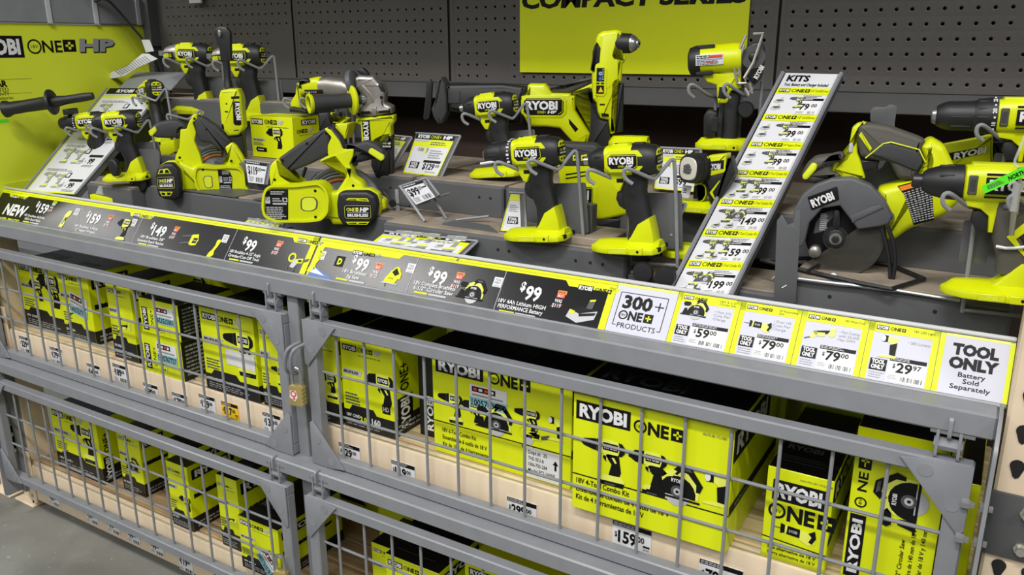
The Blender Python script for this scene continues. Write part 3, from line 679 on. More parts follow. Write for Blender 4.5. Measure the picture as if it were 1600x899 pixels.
# --- middle strip
xm = SP(955, 480)[0]; xm = .5*(SP(977, 448)[0]+SP(945, 522)[0])-9
x0, x1 = 2, xm
mb, p = strip('s', x0, x1, '', 'ink_gloss')
band(p, x0, x1, [(x0-10, SP(625, 400)[0]), (SP(892, 447)[0]-4, x1)])
logo(p, (550, 397)); logo(p, (902, 453), False, 1.1)
q = SP(523, 412); p.rect(q[0]-2, q[1]-5, q[0]+22, q[1]+19, 'ink', 2); p.text('D', q[0]+5, q[1], 13, 'lime_print', 3, bold=.05, wd=12)
p.poly([(x0, 0), (x0, SH-12), (x0+22, SH-12), (x0+10, 22), (x0+4, 0)], 'lime_print', 2); p.poly([(x0+3, 0), (x0+8, 24), (x0+70, 3), (x0+70, 0)], 'blue_print', 2); p.poly([(x0+7, 8), (x0+10, 22), (x0+50, 5)], 'card_white', 3)
for (c, t, d, dl, sp_, was, card) in (((566, 414), '99', (553, 428), ['18V Brushless', 'Jig Saw'], (592, 416), '129', (642, 419)),
        ((687, 434), '99', (678, 449), ['18V Compact Brushless', '6-1/2" Circular Saw'], (719, 431), '119', (778, 441)),
        ((833, 459), '99', (814, 478), ['18V 4Ah Lithium HIGH', 'PERFORMANCE Battery'], (878, 460), '119', None)):
    price(p, *c, t); desc(p, d, dl, 100, 7.5); special(p, *sp_, was)
    if card: tool_card(p, *card)
divider(p, (653, 415), (630, 458)); divider(p, (790, 436), (767, 487))
x, y = SP(592, 446); art_jig(p, x, y, .5, 3); x, y = SP(707, 474); art_saw(p, x, y, .62, 3); x, y = SP(880, 502); art_battery(p, x, y, .62, 3)
p.rect(x1-13, 0, x1, SH-11, 'lime_print', 1)
tag(mb.build('price_strip', loc=(.35, .04, .11)), 'black price strip with three 99 dollar offers and a battery picture', 'price sign')
# --- 300+ card
xe = .5*(SP(1062, 463)[0]+SP(1032, 536)[0])
mb, p = strip('s', xm+.5, xe+2, '', 'white_gloss')
p.rect(xm+.5, SH-5, xe+2, SH, 'lime_pale', 1)
x0, x1 = xm+11, xe-12; fr_ = 'ink'
for a in ([(x0+6, 14), (x0, 14), (x0, SH-16), (x1, SH-16), (x1, 14), (x1-6, 14)],): p.line(a, 1.3, fr_, 1)
p.text('300', x0+8, 47, 22, 'ink', 2, wd=(x1-x0)*.62, bold=.04); p.rect(x1-20, 56, x1-4, 58, 'ink', 2); p.rect(x1-13, 49, x1-11, 65, 'ink', 2)
p.one(x0+6, 26, 15, 2, plus='lime_print'); p.text('PRODUCTS', (x0+x1)/2, 10, 9, 'ink', 2, al='c', wd=(x1-x0)*.8)
tag(mb.build('sign_card', loc=(.77, .04, .11)), 'white sign card reading 300+ ONE+ PRODUCTS in a thin black frame', 'sign')
# --- the four tool-only price cards and the tool only card
edges = [xe+2.5]+[(SP(*a)[0]+SP(*b)[0])/2 for a, b in (((1160, 478), (1133, 565)), ((1256, 493), (1228, 585)), ((1362, 508), (1335, 605)), ((1473, 525), (1450, 612)))]
info = [('18V 5-1/2"', 'Circular Saw', ['Over 215', 'Cuts Per', 'Charge'], '59', '00', art_saw), ('18V Reciprocating', 'Saw', ['Over 145', 'Cuts Per', 'Charge'], '79', '00', art_recip), ('18V Multi-Tool', '', ['Fast Cutting', 'with 20,000', 'Max OPM'], '79', '00', art_multi), ('18V LED Light', '', ['280 Lumens'], '29', '97', art_light)]
labs = ['white tool-only price card with a circular saw picture and 59 dollars', 'white tool-only price card with a reciprocating saw picture and 79 dollars', 'white tool-only price card with a multi-tool picture and 79 dollars', 'white tool-only price card with a pistol light picture and 29.97']
for k in range(4):
    a, b = edges[k]+.4, edges[k+1]-.4; mb, p = strip('s', a, b, '', 'white_gloss'); W = b-a
    p.rect(a, SH-15, b, SH, 'lime_print', 1); p.rect(a, 0, a+8, SH, 'lime_print', 1); p.rect(b-8, 0, b, SH, 'lime_print', 1); p.rect(a+6, SH-15.5, b-6, SH-14.9, 'lime_pale', 2)
    p.ryobi(a+10, SH-11, 17, 7, 2); p.one(a+29, SH-10, 5, 2); t1, t2, bl, pr_, ct, art = info[k]
    p.text(t1, b-34, SH-8, 3.6, 'ink', 2, wd=28); 
    if t2: p.text(t2, b-34, SH-12.5, 3.6, 'ink', 2)
    if art is art_light: art(p, a+18, 36, .36, 3)
    elif art is art_multi: art(p, a+10, 44, .44, 3)
    else: art(p, a+11, 42, .44, 3)
    for i, t in enumerate(bl): p.text(('• ' if i == 0 else '  ')+t, b-39, SH-27-i*6.3, 4.2, 'grey_print', 2, wd=min(29, len(t)*3+3))
    p.rect(a+10, 16, a+33, 34, 'ink', 1); p.text('TOOL', a+21.5, 26.5, 6, 'white_print', 2, wd=18, al='c', bold=.05); p.text('ONLY', a+21.5, 18.5, 6, 'white_print', 2, wd=18, al='c', bold=.05)
    for i in range(3): p.lines(a+11, 4+i*3.6, a+32, 6.5+i*3.6, 1, 'grey_print')
    p.rect(a+35, 2, b-9, 40, 'white_print', 1); p.rect(a+36, 34, b-10, 40, 'ink', 2); p.lines(a+37, 35, b-24, 39.5, 2, 'light_print', 3)
    p.text('$', a+41, 24, 6, 'ink', 2, wd=4, bold=.02); p.text(pr_, a+46, 18, 14, 'ink', 2, wd=21, bold=.03, shear=.05); p.text(ct, a+68, 24.5, 7, 'ink', 2, wd=11, bold=.02)
    p.lines(a+37, 6, a+50, 13, 3, 'grey_print'); p.bars(a+54, 5, b-12, 12, 'mid_print')
    tag(mb.build('price_card', loc=((a+b)/2000, .04, .11)), labs[k], 'price sign')
a, b = edges[4]+.4, 1308; mb, p = strip('s', a, b, '', 'white_gloss'); c = (a+b)/2
p.rect(a, 0, a+7, SH, 'lime_print', 1); p.rect(b-6, 0, b, SH, 'lime_print', 1); p.rect(a, SH-4, b, SH, 'lime_pale', 1)
p.text('TOOL', c, 61, 15, 'ink', 2, al='c', wd=58, bold=.06); p.text('ONLY', c, 40.5, 15, 'ink', 2, al='c', wd=62, bold=.06)
for k, t in enumerate(('Battery', 'Sold', 'Separately')): p.text(t, c, 28-k*9.2, 6.6, 'ink', 2, al='c', bold=.012, wd=(34, 20, 50)[k])
tag(mb.build('sign_card', loc=(1.26, .04, .11)), 'white sign card reading TOOL ONLY Battery Sold Separately at the right end', 'sign')

# ================================================================== slanted kit price boards
def board(name, label, bl, br, tl, tr, rows, head, dark_head):
    bl, br, tl, tr = map(V3, (bl, br, tl, tr)); t = thing(name, label, 'price sign', (bl+br)/2)
    n = (br-bl).cross(tl-bl).normalized(); mb = MB(); d = n*-.006; e = (br-bl).normalized()*.007
    A = [bl-e, br+e, tr+e, tl-e]; mb.add([q+d*.5 for q in A]+[q+d*2.5 for q in A], [(0, 1, 2, 3), (4, 5, 6, 7), (0, 1, 5, 4), (1, 2, 6, 5), (2, 3, 7, 6), (3, 0, 4, 7)], 'deck_paint')
    for P_, Q_, s_ in ((br, tr, 1), (bl, tl, -1)):
        mb.tube([P_+e*s_*.8+n*.002, Q_+e*s_*.8+n*.002], .004, 'steel_paint', 6)
    mb.build('holder', t, smooth=False)
    U = (br-bl+tr-tl); V = (tl-bl+tr-br); W = ((br-bl).length+(tr-tl).length)*500; H = (V.length)*500
    mb = MB(); mb.add([q for q in (bl, br, tr, tl)]+[q+d*.3 for q in (bl, br, tr, tl)], [(0, 1, 2, 3), (4, 5, 6, 7), (0, 1, 5, 4), (1, 2, 6, 5), (2, 3, 7, 6), (3, 0, 4, 7)], 'card_white')
    class Q(Pr):
        def pt(s, x, y, l):
            a, b = x/W, y/H; return bl*(1-a)*(1-b)+br*a*(1-b)+tr*a*b+tl*(1-a)*b + n*(l*.0003)
    p = Q(mb, bl, U, V); head(p, W, H, rows); mb.build('card', t, smooth=False); return t
LIGHT = {'ink': 'ink', 'lime_pale': 'lime_card', 'lime_print': 'lime_print'}
def soft(p):
    p.cm = {'ink': 'grey_print', 'rubber': 'grey_print', 'mid_print': 'light_print', 'lime_pale': 'lime_soft', 'white_print': 'light_print'}
def hard(p): p.cm = {}
def kit_head(p, W, H, rows):
    hh = 40
    p.text('KITS', 8, H-22, 15, 'ink', 2, bold=.04, wd=42); p.text('Tool, Battery and Charger Included', 8, H-35, 7, 'ink', 2, wd=W-16, bold=.02)
    n = len(rows); q = (H-hh)/n
    for k, (t, pr_, kind) in enumerate(rows):
        y1 = H-hh-k*q; y0 = y1-q
        p.rect(0, y1-17, W, y1, 'lime_print', 1); p.ryobi(5, y1-13, 20, 10, 2); p.one(28, y1-12, 8, 2, volt=False); p.text(t, W-42, y1-11, 6, 'ink', 2, wd=40)
        ym = y0+12
        soft(p)
        p.cm['ink'] = 'mid_print'
        for i, a in enumerate(kind):
            x = 4+i*24
            if a == 'd': art_drill(p, x+4, ym+6, .29, 2)
            if a == 's': art_saw(p, x, ym+6, .32, 2)
            if a == 'b': art_battery(p, x, ym-2, .2, 2); art_battery(p, x, ym+16, .2, 2)
        if k > 2: art_battery(p, 8, ym-9, .16, 2); art_battery(p, 32, ym-9, .16, 2)
        if k > 4: art_light(p, 26, ym-6, .18, 2)
        hard(p); p.rect(W*.54, y0+1, W-3, y1-27, 'white_print', 1); p.lines(W*.56, y1-26, W-8, y1-19, 2, 'grey_print'); p.rect(W*.54, y1-34, W-3, y1-28, 'ink', 2); p.lines(W*.55, y1-33, W*.8, y1-29, 1, 'light_print', 3)
        x = W*.60; yb = y0+13; p.text('$', x-6, yb+6, 6, 'ink', 2, wd=4, bold=.02); p.text(pr_, x, yb, 15, 'ink', 2, wd=8*len(pr_), bold=.03); p.text('00', x+3+8*len(pr_), yb+7, 8, 'ink', 2, wd=10, bold=.02)
        p.bars(W*.78, y0+3, W-6, y0+9, 'grey_print', 2, 10); p.lines(W*.56, y0+3, W*.72, y0+9, 2, 'grey_print')
rows = [('18V 1/2" Drill/Driver', '79', 'bd'), ('18V 1/2" Drill/Driver', '99', 'bd'), ('18V 1/4" Impact Driver', '99', 'bd'), ('18V 2-Tool Combo Kit', '99', 'dd'), ('18V 2-Tool Combo Kit', '149', 'ds'), ('18V 4-Tool Combo Kit', '159', 'dd'), ('18V 5-Tool Combo Kit', '199', 'ds')]
YK = .5
board('kit_price_board', 'tall slanted white KITS price board with seven yellow-headed offers', at(1050, 457, .10), at(1137, 462, .10), at(1228, 114, YK), at(1310, 116, YK), rows, kit_head, 0)
def hp_head(p, W, H, rows):
    p.rect(0, H-26, W, H, 'ink', 1); p.text('RYOBI', W*.2, H-19, 12, 'white_print', 2, wd=W*.3, bold=.04); p.text('ONE+', W*.54, H-19, 12, 'lime_print', 2, wd=W*.24); p.text('HP', W*.8, H-19, 12, 'white_print', 2, wd=W*.16, bold=.04)
    p.rect(0, H-44, W, H-26, 'lime_print', 1); p.rect(0, H-36, W*.5, H-27, 'light_print', 2); p.rect(0, 0, 5, H, 'lime_print', 2); p.rect(W-5, 0, W, H, 'lime_print', 2); p.rect(0, 0, W, 5, 'lime_print', 2)
    q = (H-52)/rows
    for k in range(rows):
        y = H-50-(k+1)*q
        soft(p); art_drill(p, W*.1, y+q*.2, q*.0062, 2)
        if k > 0: art_drill(p, W*.34, y+q*.2, q*.0055, 2)
        art_battery(p, W*.52, y+q*.15, q*.0035, 2); hard(p); p.rect(W*.55, y+q*.6, W*.63, y+q*.8, 'ink', 2); p.rect(W*.565, y+q*.63, W*.615, y+q*.77, 'card_white', 3)
        p.lines(W*.08, y+q*.84, W*.6, y+q*.95, 2, 'grey_print'); p.rect(W*.68, y+q*.46, W*.93, y+q*.56, 'ink', 2); p.text('$', W*.68, y+q*.25, 6, 'ink', 2); p.text('99' if k != 1 else '229', W*.73, y+q*.2, q*.2, 'ink', 2, bold=.03); p.lines(W*.68, y+q*.05, W*.92, y+q*.15, 2, 'grey_print')
board('price_board', 'slanted white price board with drill pictures beside the left side panel', at(40, 299, .10), at(117, 304, .10), at(170, 138, .43), at(258, 138, .43), 4, hp_head, 1)
mb = MB(); A = [at(182, 138, .44), at(266, 139, .44), at(292, 112, .53), at(212, 111, .53)]; n = (A[1]-A[0]).cross(A[3]-A[0]).normalized()*-.003
mb.add([q+n for q in A]+[q+n*2 for q in A], [(0, 1, 2, 3), (4, 5, 6, 7), (0, 1, 5, 4), (1, 2, 6, 5), (2, 3, 7, 6), (3, 0, 4, 7)], 'steel_paint')
tag(mb.build('board_bracket', loc=A[0]), 'flat grey sheet bracket above the slanted white price board', 'bracket')
# ------------------------------------------------------------------ small easel cards on the deck
def card(label, px, Y0, Y1, kind, price_='129', cents='00', name='price_card', frame=True):
    bl, br, tr, tl = [at(x, y, Y) for (x, y), Y in zip(px, (Y0, Y0, Y1, Y1))]
    t = thing(name, label, 'price sign', (bl+br)/2); n = (br-bl).cross(tl-bl).normalized(); e = (br-bl).normalized()
    if frame:
        mb = MB(); A = [bl-e*.004, br+e*.012, tr+e*.012, tl-e*.004]
        mb.add([q-n*.001 for q in A]+[q-n*.004 for q in A], [(0, 1, 2, 3), (4, 5, 6, 7), (0, 1, 5, 4), (1, 2, 6, 5), (2, 3, 7, 6), (3, 0, 4, 7)], 'dark_paint')
        mb.tube([tr+e*.012, br+e*.012], .0028, 'steel_paint', 6); mb.tube([tl-e*.004, tr+e*.012], .0028, 'steel_paint', 6)
        for Q_ in (bl, br): mb.tube([Q_-n*.003, V3((Q_.x, Q_.y+.05, Q_.z))], .0025, 'steel_paint', 6)
        mb.build('easel', t, smooth=False)
    W = ((br-bl).length+(tr-tl).length)*500; H = ((tl-bl).length+(tr-br).length)*500
    mb = MB(); mb.add([bl, br, tr, tl]+[q-n*.0008 for q in (bl, br, tr, tl)], [(0, 1, 2, 3), (4, 5, 6, 7), (0, 1, 5, 4), (1, 2, 6, 5), (2, 3, 7, 6), (3, 0, 4, 7)], 'card_white')
    class Q(Pr):
        def pt(s, x, y, l):
            a, b = x/W, y/H; return bl*(1-a)*(1-b)+br*a*(1-b)+tr*a*b+tl*(1-a)*b + n*(l*.0003)
    p = Q(mb, bl, e, tl-bl)
    if kind in ('hp', 'hp3'):
        p.rect(0, H*.86, W, H, 'ink', 1); p.text('RYOBI', W*.06, H*.89, H*.075, 'white_print', 2, wd=W*.3, bold=.04); p.text('ONE+', W*.4, H*.89, H*.075, 'lime_print', 2, wd=W*.27); p.text('HP', W*.72, H*.89, H*.075, 'white_print', 2, wd=W*.22, bold=.05)
        p.poly([(0, H*.8), (W*.36, H*.8), (W*.42, H*.86), (0, H*.86)], 'light_print', 2); p.poly([(W*.36, H*.68), (W, H*.68), (W, H*.86), (W*.42, H*.86), (W*.36, H*.8), (0, H*.78), (0, H*.68)], 'lime_print', 1)
        p.lines(W*.45, H*.72, W*.9, H*.82, 2, 'mid_print', 2); p.rect(0, 0, W*.03, H*.8, 'lime_print', 2); p.rect(W*.97, 0, W, H*.8, 'lime_print', 2); p.rect(0, 0, W, H*.03, 'lime_print', 2)
        if kind == 'hp':
            soft(p); art_recip(p, W*.12, H*.5, W*.0034, 2); hard(p); p.lines(W*.52, H*.4, W*.9, H*.62, 4, 'grey_print'); p.rect(W*.1, H*.14, W*.36, H*.3, 'ink', 2)
            p.text('TOOL', W*.23, H*.225, H*.055, 'white_print', 3, al='c', wd=W*.2, bold=.05); p.text('ONLY', W*.23, H*.155, H*.055, 'white_print', 3, al='c', wd=W*.2, bold=.05)
            p.rect(W*.45, H*.3, W*.92, H*.36, 'ink', 2); p.text('$'+price_, W*.48, H*.14, H*.14, 'ink', 2, wd=W*.32, bold=.03); p.text(cents, W*.82, H*.2, H*.07, 'ink', 2, wd=W*.11); p.lines(W*.6, H*.06, W*.9, H*.1, 1, 'grey_print')
        else:
            for k in range(3):
                soft(p); x = W*(.08+.3*k); art_drill(p, x+W*.02, H*.4, W*.0022, 2); art_battery(p, x, H*.44, W*.001, 2)
                if k == 0: art_drill(p, x+W*.14, H*.4, W*.0020, 2)
                hard(p); p.rect(x, H*.34, x+W*.24, H*.38, 'mid_print', 2); p.text('$', x, H*.24, H*.06, 'ink', 2); p.text(('159', '179', '229')[k], x+W*.03, H*.2, H*.12, 'ink', 2, bold=.03); p.lines(x, H*.1, x+W*.22, H*.17, 2, 'grey_print')
    elif kind == 'tag':
        p.rect(0, H*.84, W, H, 'ink', 1); p.lines(W*.06, H*.87, W*.8, H*.97, 1, 'light_print', 2); p.text('$'+price_, W*.08, H*.4, H*.34, 'ink', 2, wd=W*.5, bold=.03); p.text(cents, W*.6, H*.56, H*.18, 'ink', 2, wd=W*.15)
        p.rect(W*.76, H*.62, W*.96, H*.68, 'ink', 2); p.lines(W*.08, H*.06, W*.4, H*.3, 3, 'grey_print'); p.bars(W*.5, H*.06, W*.94, H*.28, 'mid_print')
    elif kind == 'only':
        p.rect(0, 0, W*.06, H, 'lime_print', 2); p.rect(0, 0, W, H*.03, 'lime_print', 2); p.rect(0, H*.8, W, H*.95, 'lime_print', 2); p.lines(W*.2, H*.5, W*.9, H*.7, 4, 'grey_print')
        p.rect(W*.25, H*.2, W*.85, H*.38, 'ink', 2); p.text('TOOL', W*.55, H*.295, H*.06, 'white_print', 3, al='c', wd=W*.5, bold=.05); p.text('ONLY', W*.55, H*.215, H*.06, 'white_print', 3, al='c', wd=W*.5, bold=.05)
    mb.build('card', t, smooth=False); return t
card('white price card with 129 dollars on a grey easel, left of the reciprocating saw', [(630, 270), (683, 276), (713, 212), (652, 208)], .33, .37, 'hp', '129')
card('narrow price card half hidden right behind the angle grinder', [(595, 262), (608, 264), (638, 214), (605, 211)], .34, .38, 'hp', '99')
card('tilted white 99 dollar price tag on a metal frame beside the angle grinder', [(650, 320), (680, 308), (660, 281), (626, 291)], .19, .21, 'tag', '99')
card('curled white card with three kit offers lying on the black price strip', [(570, 388), (706, 407), (739, 376), (604, 362)], .085, .125, 'hp3', name='price_card')
card('white price tag on a holder below the compact impact wrench box', [(388, 285), (412, 288), (418, 255), (383, 250)], .26, .28, 'tag', '119')
card('narrow white tool-only card standing behind the drill foot', [(782, 361), (814, 363), (812, 302), (799, 301)], .17, .2, 'only')
card('black and yellow price card behind the front impact driver', [(1022, 366), (1038, 368), (1062, 318), (1040, 315)], .17, .2, 'hp', '79')
card('black headed price card standing behind the pistol light', [(1022, 295), (1085, 300), (1086, 233), (1034, 231)], .38, .40, 'hp', '99')
card('flat black and yellow card under the front circular saw on the left', [(378, 351), (432, 361), (438, 350), (390, 342)], .10, .125, 'hp3')
# bare metal legs of the tilted 99 dollar tag
mb = MB()
for a, b in (((626, 292), (664, 346)), ((662, 282), (697, 342)), ((664, 346), (697, 340))): mb.tube([at(*a, .205), atz(b[0], b[1], ZD1+.003)], .0035, 'steel_paint', 4)
tag(mb.build('tag_frame', loc=atz(680, 344, ZD1)), 'bent metal strip frame under the tilted 99 dollar tag', 'tag holder')
# ------------------------------------------------------------------ shelf edge price tags
def shelf_tag(px, py, pr_, cents, y, label, wd=.058, h=.05, m='white_print', was=False):
    q = at(px, py, y); mb = MB(); mb.box(ID, (q.x+wd/2, y-.0006, q.z-h/2), (wd/2, .0006, h/2), m)
    p = Pr(mb, (q.x, y-.0013, q.z-h), (1, 0, 0), (0, 0, 1)); W, H = wd*1000, h*1000
    p.rect(0, H-9, W, H, 'ink', 1); p.lines(2, H-8, W*.7, H-1, 2, 'light_print', 2)
    p.text('$', W*.06, H*.5, H*.16, 'ink', 2, wd=W*.07, bold=.02); p.text(pr_, W*.15, H*.36, H*.36, 'ink', 2, wd=W*.16*len(pr_), bold=.035); p.text(cents, W*(.17+.16*len(pr_)), H*.52, H*.18, 'ink', 2, wd=W*.18, bold=.02)
    if was: p.rect(W*.8, H*.4, W*.97, H*.46, 'ink', 2); p.text('WAS', W*.8, H*.28, H*.09, 'ink', 2, wd=W*.17)
    p.lines(2, 2, W*.35, 12, 3, 'grey_print'); p.bars(W*.45, 2, W-3, 12, 'ink')
    tag(mb.build('price_tag', loc=(q.x+wd/2, y, q.z-h)), label, 'price tag', 'price tags on the rack beams')
YB = .0245
for a in ((30, 524, '229', '00', 'first price tag from the left on the upper beam, reading 229 dollars'), (78, 541, '179', '00', 'second price tag from the left on the upper beam, below a drill kit box'), (136, 567, '149', '00', 'price tag reading 149 on the upper beam, under the third box'), (176, 567, '189', '00', 'price tag reading 189 on the upper beam'), (224, 597, '190', '00', 'price tag reading 190 on the upper beam, below the two stacked small boxes'), (269, 612, '170', '00', 'price tag reading 170 on the upper beam, left of the 129 tag'), (311, 615, '129', '00', 'price tag reading 129, directly left of the yellow tag')):
    shelf_tag(*a[:4], YB, a[4])
shelf_tag(346, 626, '117', '00', YB, 'yellow price tag on the upper beam', m='yellow_tag', was=True)
shelf_tag(410.5, 643, '139', '00', YB, 'price tag reading 139 left of the centre post', was=True)
shelf_tag(530, 690, '129', '00', YB, 'price tag reading 129 right of the centre post', wd=.06, h=.046)
shelf_tag(612, 718, '119', '00', YB, 'price tag reading 119 on the right half of the upper beam', wd=.062)
shelf_tag(793, 775, '299', '00', YB, 'price tag reading 299 below the six-tool kit box', wd=.066)
shelf_tag(958, 812, '159', '00', YB, 'price tag reading 159 below the four-tool kit box', wd=.075, h=.062, was=True)
shelf_tag(1094, 872, '79', '00', YB, 'price tag reading 79 below the reciprocating saw box', wd=.075, h=.06)
for px_, py_, d in ((75, 768, 'first paper tag from the left on the lower beam'), (134, 795, 'second paper tag from the left on the lower beam'), (167, 810, 'third paper tag from the left on the lower beam'), (198, 825, 'fourth paper tag from the left on the lower beam'), (234, 842, 'fifth paper tag from the left on the lower beam, beside the 119 tag')):
    shelf_tag(px_, py_, '99', '00', .0195, d, h=.042)
shelf_tag(278, 862, '119', '00', .0195, 'price tag reading 119 on the lower beam', h=.055)
shelf_tag(332, 886, '119', '00', .0195, 'price tag on the lower beam at the bottom edge of the photo', h=.055)
# ================================================================== boxes behind the gates
ZU = -.237; ZLO = -.695
def pbox(name, label, bl, br, tl, z, depth=.28, yoff=0, front=None, side=None, base=.0, top='black_card', h=None, group='tool kit boxes behind the wire gates', y=None, x=None, card='lime_card', yaw=0):
    if x is None:
        a, b = atz(*bl, z), atz(*br, z); Y = y if y is not None else (a.y+b.y)/2
        if y is not None: a, b = at(*bl, Y), at(*br, Y)
        x0, x1 = a.x, b.x
        if h is None: h = at(*tl, Y).z-z
    else: x0, x1 = x; Y = y
    mb = MB(); W, H, D = (x1-x0)*1000, h*1000, depth*1000
    fr = Fr((x0, Y, z), yaw)
    mb.box(fr, (W/2, H/2, -D/2), (W/2, H/2, D/2), card, 1.2)
    p = Pr(mb, fr.p(0, 0, .2), fr.u, fr.v); q = Pr(mb, fr.p(W+.2, 0, 0), -fr.w, fr.v); t = Pr(mb, fr.p(0, H+.2, 0), fr.u, -fr.w)
    if base:
        p.rect(0, 0, W, H*base, 'black_card', 1); q.rect(0, 0, D, H*base, 'black_card', 1)
    if top:
        t.rect(1, 1, W-1, D-1, top, 1)
        if top == 'black_card': t.text('RYOBI', 12, D*.3, min(40, W*.16), 'mid_print', 2, wd=W*.55, bold=.03); t.rect(W*.06, D*.12, W*.8, D*.125, 'mid_print', 2); t.rect(W*.06, D*.2, W*.7, D*.203, 'mid_print', 2)
    if front: front(p, W, H)
    if side: side(q, D, H)
    return tag(mb.build(name, loc=((x0+x1)/2, Y, z)), label, 'box', group)
def hp_front(kind='drill', base=.22, two=False, small=False):
    def f(p, W, H):
        r = min(W*.28, H*.28); hh = r*.34
        p.ryobi(W*.05, H*.86, r, hh, 2); xw = W*.05+r*1.08; k = min(hh*.72, (W-xw-4)/5.6)
        p.one(xw, H*.86+hh*.14, k, 2, hp='light_print', volt=k > 8); p.lines(xw, H*.82, W*.95, H*.835, 1, 'mid_print')
        p.poly([(W*.03, H*.60), (W*.38, H*.60), (W*.42, H*.66), (W*.03, H*.66)], 'light_print', 2); p.text('BRUSHLESS', W*.05, H*.615, H*.028, 'ink', 3, wd=W*.29, bold=.04, shear=.2)
        k = min(W, H)*.0062
        if kind == 'drill': art_drill(p, W*.42, H*.30, k*.9, 2); 
        if kind == 'impact': art_drill(p, W*.40, H*.26, k, 2, False, False)
        if kind == 'saw': art_saw(p, W*.25, H*.32, k, 2)
        if kind == 'multi': art_multi(p, W*.25, H*.34, k, 2)
        if two: art_drill(p, W*.10, H*.30, k*.8, 2)
        p.lines(W*.05, H*(base+.06), W*.35, H*(base+.2), 4, 'mid_print')
        if base:
            p.poly([(0, H*base), (W*.12, H*base), (W*.18, H*(base+.06)), (W*.6, H*(base+.06)), (W*.66, H*base)], 'black_card', 1)
            p.text('18V ONE+', W*.06, H*base*.62, H*.035, 'white_print', 3, wd=W*.3, bold=.02); p.lines(W*.06, H*.03, W*.9, H*base*.52, 3, 'grey_print', 3)
    return f
def hp_side(big=False, vertical=False, base=.22):
    def f(p, D, H):
        if vertical:
            p.rect(D*.06, H*.04, D*.32, H*.42, 'ink', 2); p.text('RYOBI', D*.26, H*.06, D*.14, 'white_print', 3, wd=H*.34, bold=.04, rot=PI/2); p.text('ONE+', D*.26, H*.48, D*.14, 'ink', 2, wd=H*.3, rot=PI/2, bold=.02)
        else:
            p.rect(D*.05, H*.78, D*.62, H*.93, 'ink', 2); p.text('RYOBI', D*.09, H*.81, H*.09, 'white_print', 3, wd=D*.48, bold=.04)
            p.lines(D*.05, H*(base+.3), D*.6, H*(base+.36), 1, 'ink', 2); p.poly([(D*.05, H*.5), (D*.8, H*.5), (D*.84, H*.55), (D*.05, H*.55)], 'ink', 2)
        p.lines(D*.06, H*.04, D*.8, H*.14, 2, 'grey_print', 3)
    return f
def sticker(p, x, y, w_, h, num, rot=0, blue='cyan_print', flip=False):
    c, s_ = math.cos(rot), math.sin(rot)
    T = lambda q: [(x+a*c-b*s_, y+a*s_+b*c) for a, b in q]
    p.poly(T([(0, 0), (w_, 0), (w_, h), (0, h)]), 'white_print', 4); p.poly(T([(0, h*.02), (w_, h*.02), (w_, h*.42), (0, h*.42)]), blue, 5)
    a, b = (w_*.95, h*.36) if flip else (w_*.05, h*.08); P = T([(a, b)])[0]
    p.text(num, P[0], P[1], h*.26, 'ink', 6, wd=w_*.9, bold=.02, rot=rot+(PI if flip else 0)); p.poly(T([(w_*.06, h*.68), (w_*.7, h*.68), (w_*.7, h*.92), (w_*.06, h*.92)]), 'ink', 5)
    for k in range(4): p.poly(T([(w_*(.1+.15*k), h*.74), (w_*(.2+.15*k), h*.74), (w_*(.2+.15*k), h*.86), (w_*(.1+.15*k), h*.86)]), 'white_print' if k % 2 else 'red_print', 6)
    p.poly(T([(w_*.06, h*.5), (w_*.9, h*.5), (w_*.9, h*.58), (w_*.06, h*.58)]), 'grey_print', 5)
B = 'cardboard_box'
# upper left bay
def f1(p, W, H):
    hp_front('impact', .24)(p, W, H); art_drill(p, W*.2, H*.36, .8, 3, False, False); art_drill(p, W*.62, H*.36, .8, 3, False, False)
pbox(B, 'leftmost box on the upper shelf, with two drills above a black base band', (44, 506), (103, 525), (27.8, 400), ZU, .22, front=f1, side=hp_side(), base=.24, h=.205)
def f2(p, W, H):
    hp_front('multi', .2)(p, W, H); sticker(p, W*.28, H*.42, W*.55, H*.3, '1005767790', -.2)
pbox(B, 'upper shelf box with a slanted white and blue sticker, beside the leftmost box', (104, 527), (152, 541), (93, 418), ZU, .2, front=f2, side=hp_side(), base=.2, h=.21)
pbox(B, 'upright upper shelf box with large ONE+ lettering, left of the two stacked boxes', (178, 558), (220, 567), (163, 436), ZU, .2, front=hp_front('multi', .24), side=hp_side(), base=.24, h=.218)
def fst(num, flip):
    def f(p, W, H):
        p.rect(W*.06, H*.1, W*.2, H*.75, 'ink', 2); p.text('RYOBI', W*.17, H*.14, W*.08, 'white_print', 3, wd=H*.58, bold=.04, rot=PI/2); p.text('ONE+', W*.34, H*.2, W*.07, 'ink', 2, wd=H*.5, rot=PI/2)
        sticker(p, W*.38, H*.36, W*.5, H*.5, num, 0, flip=flip); p.text('RAPID', W*.4, H*.08, H*.1, 'ink', 2, wd=W*.3) if 0 else None; art_multi(p, W*.4, H*.06, .3, 3)
    return f
def blackside(p, D, H): p.rect(0, 0, D*.55, H, 'black_card', 1); p.lines(D*.06, H*.1, D*.5, H*.9, 8, 'grey_print', 2)
pbox(B, 'lower of two stacked small boxes lying on their sides, with an upright sticker', (227, 579), (290, 597), (221, 520), ZU, .17, front=fst('1005767727', False), side=blackside, h=.106, top=None)
pbox(B, 'upper of two stacked small boxes, its sticker upside down', (223, 520), (283, 530), (211, 452), ZU+.108, .17, front=fst('1005757292', True), side=blackside, h=.094, y=.03)
def f6(p, W, H):
    hp_front('drill', .2, False)(p, W, H); p.rect(W*.45, H*.38, W*.98, H*.56, 'white_print', 5)
pbox(B, 'wide upper shelf box with a blank white label across its picture', (322, 607), (409, 630), (310, 478), ZU, .25, front=f6, side=hp_side(), base=.2)
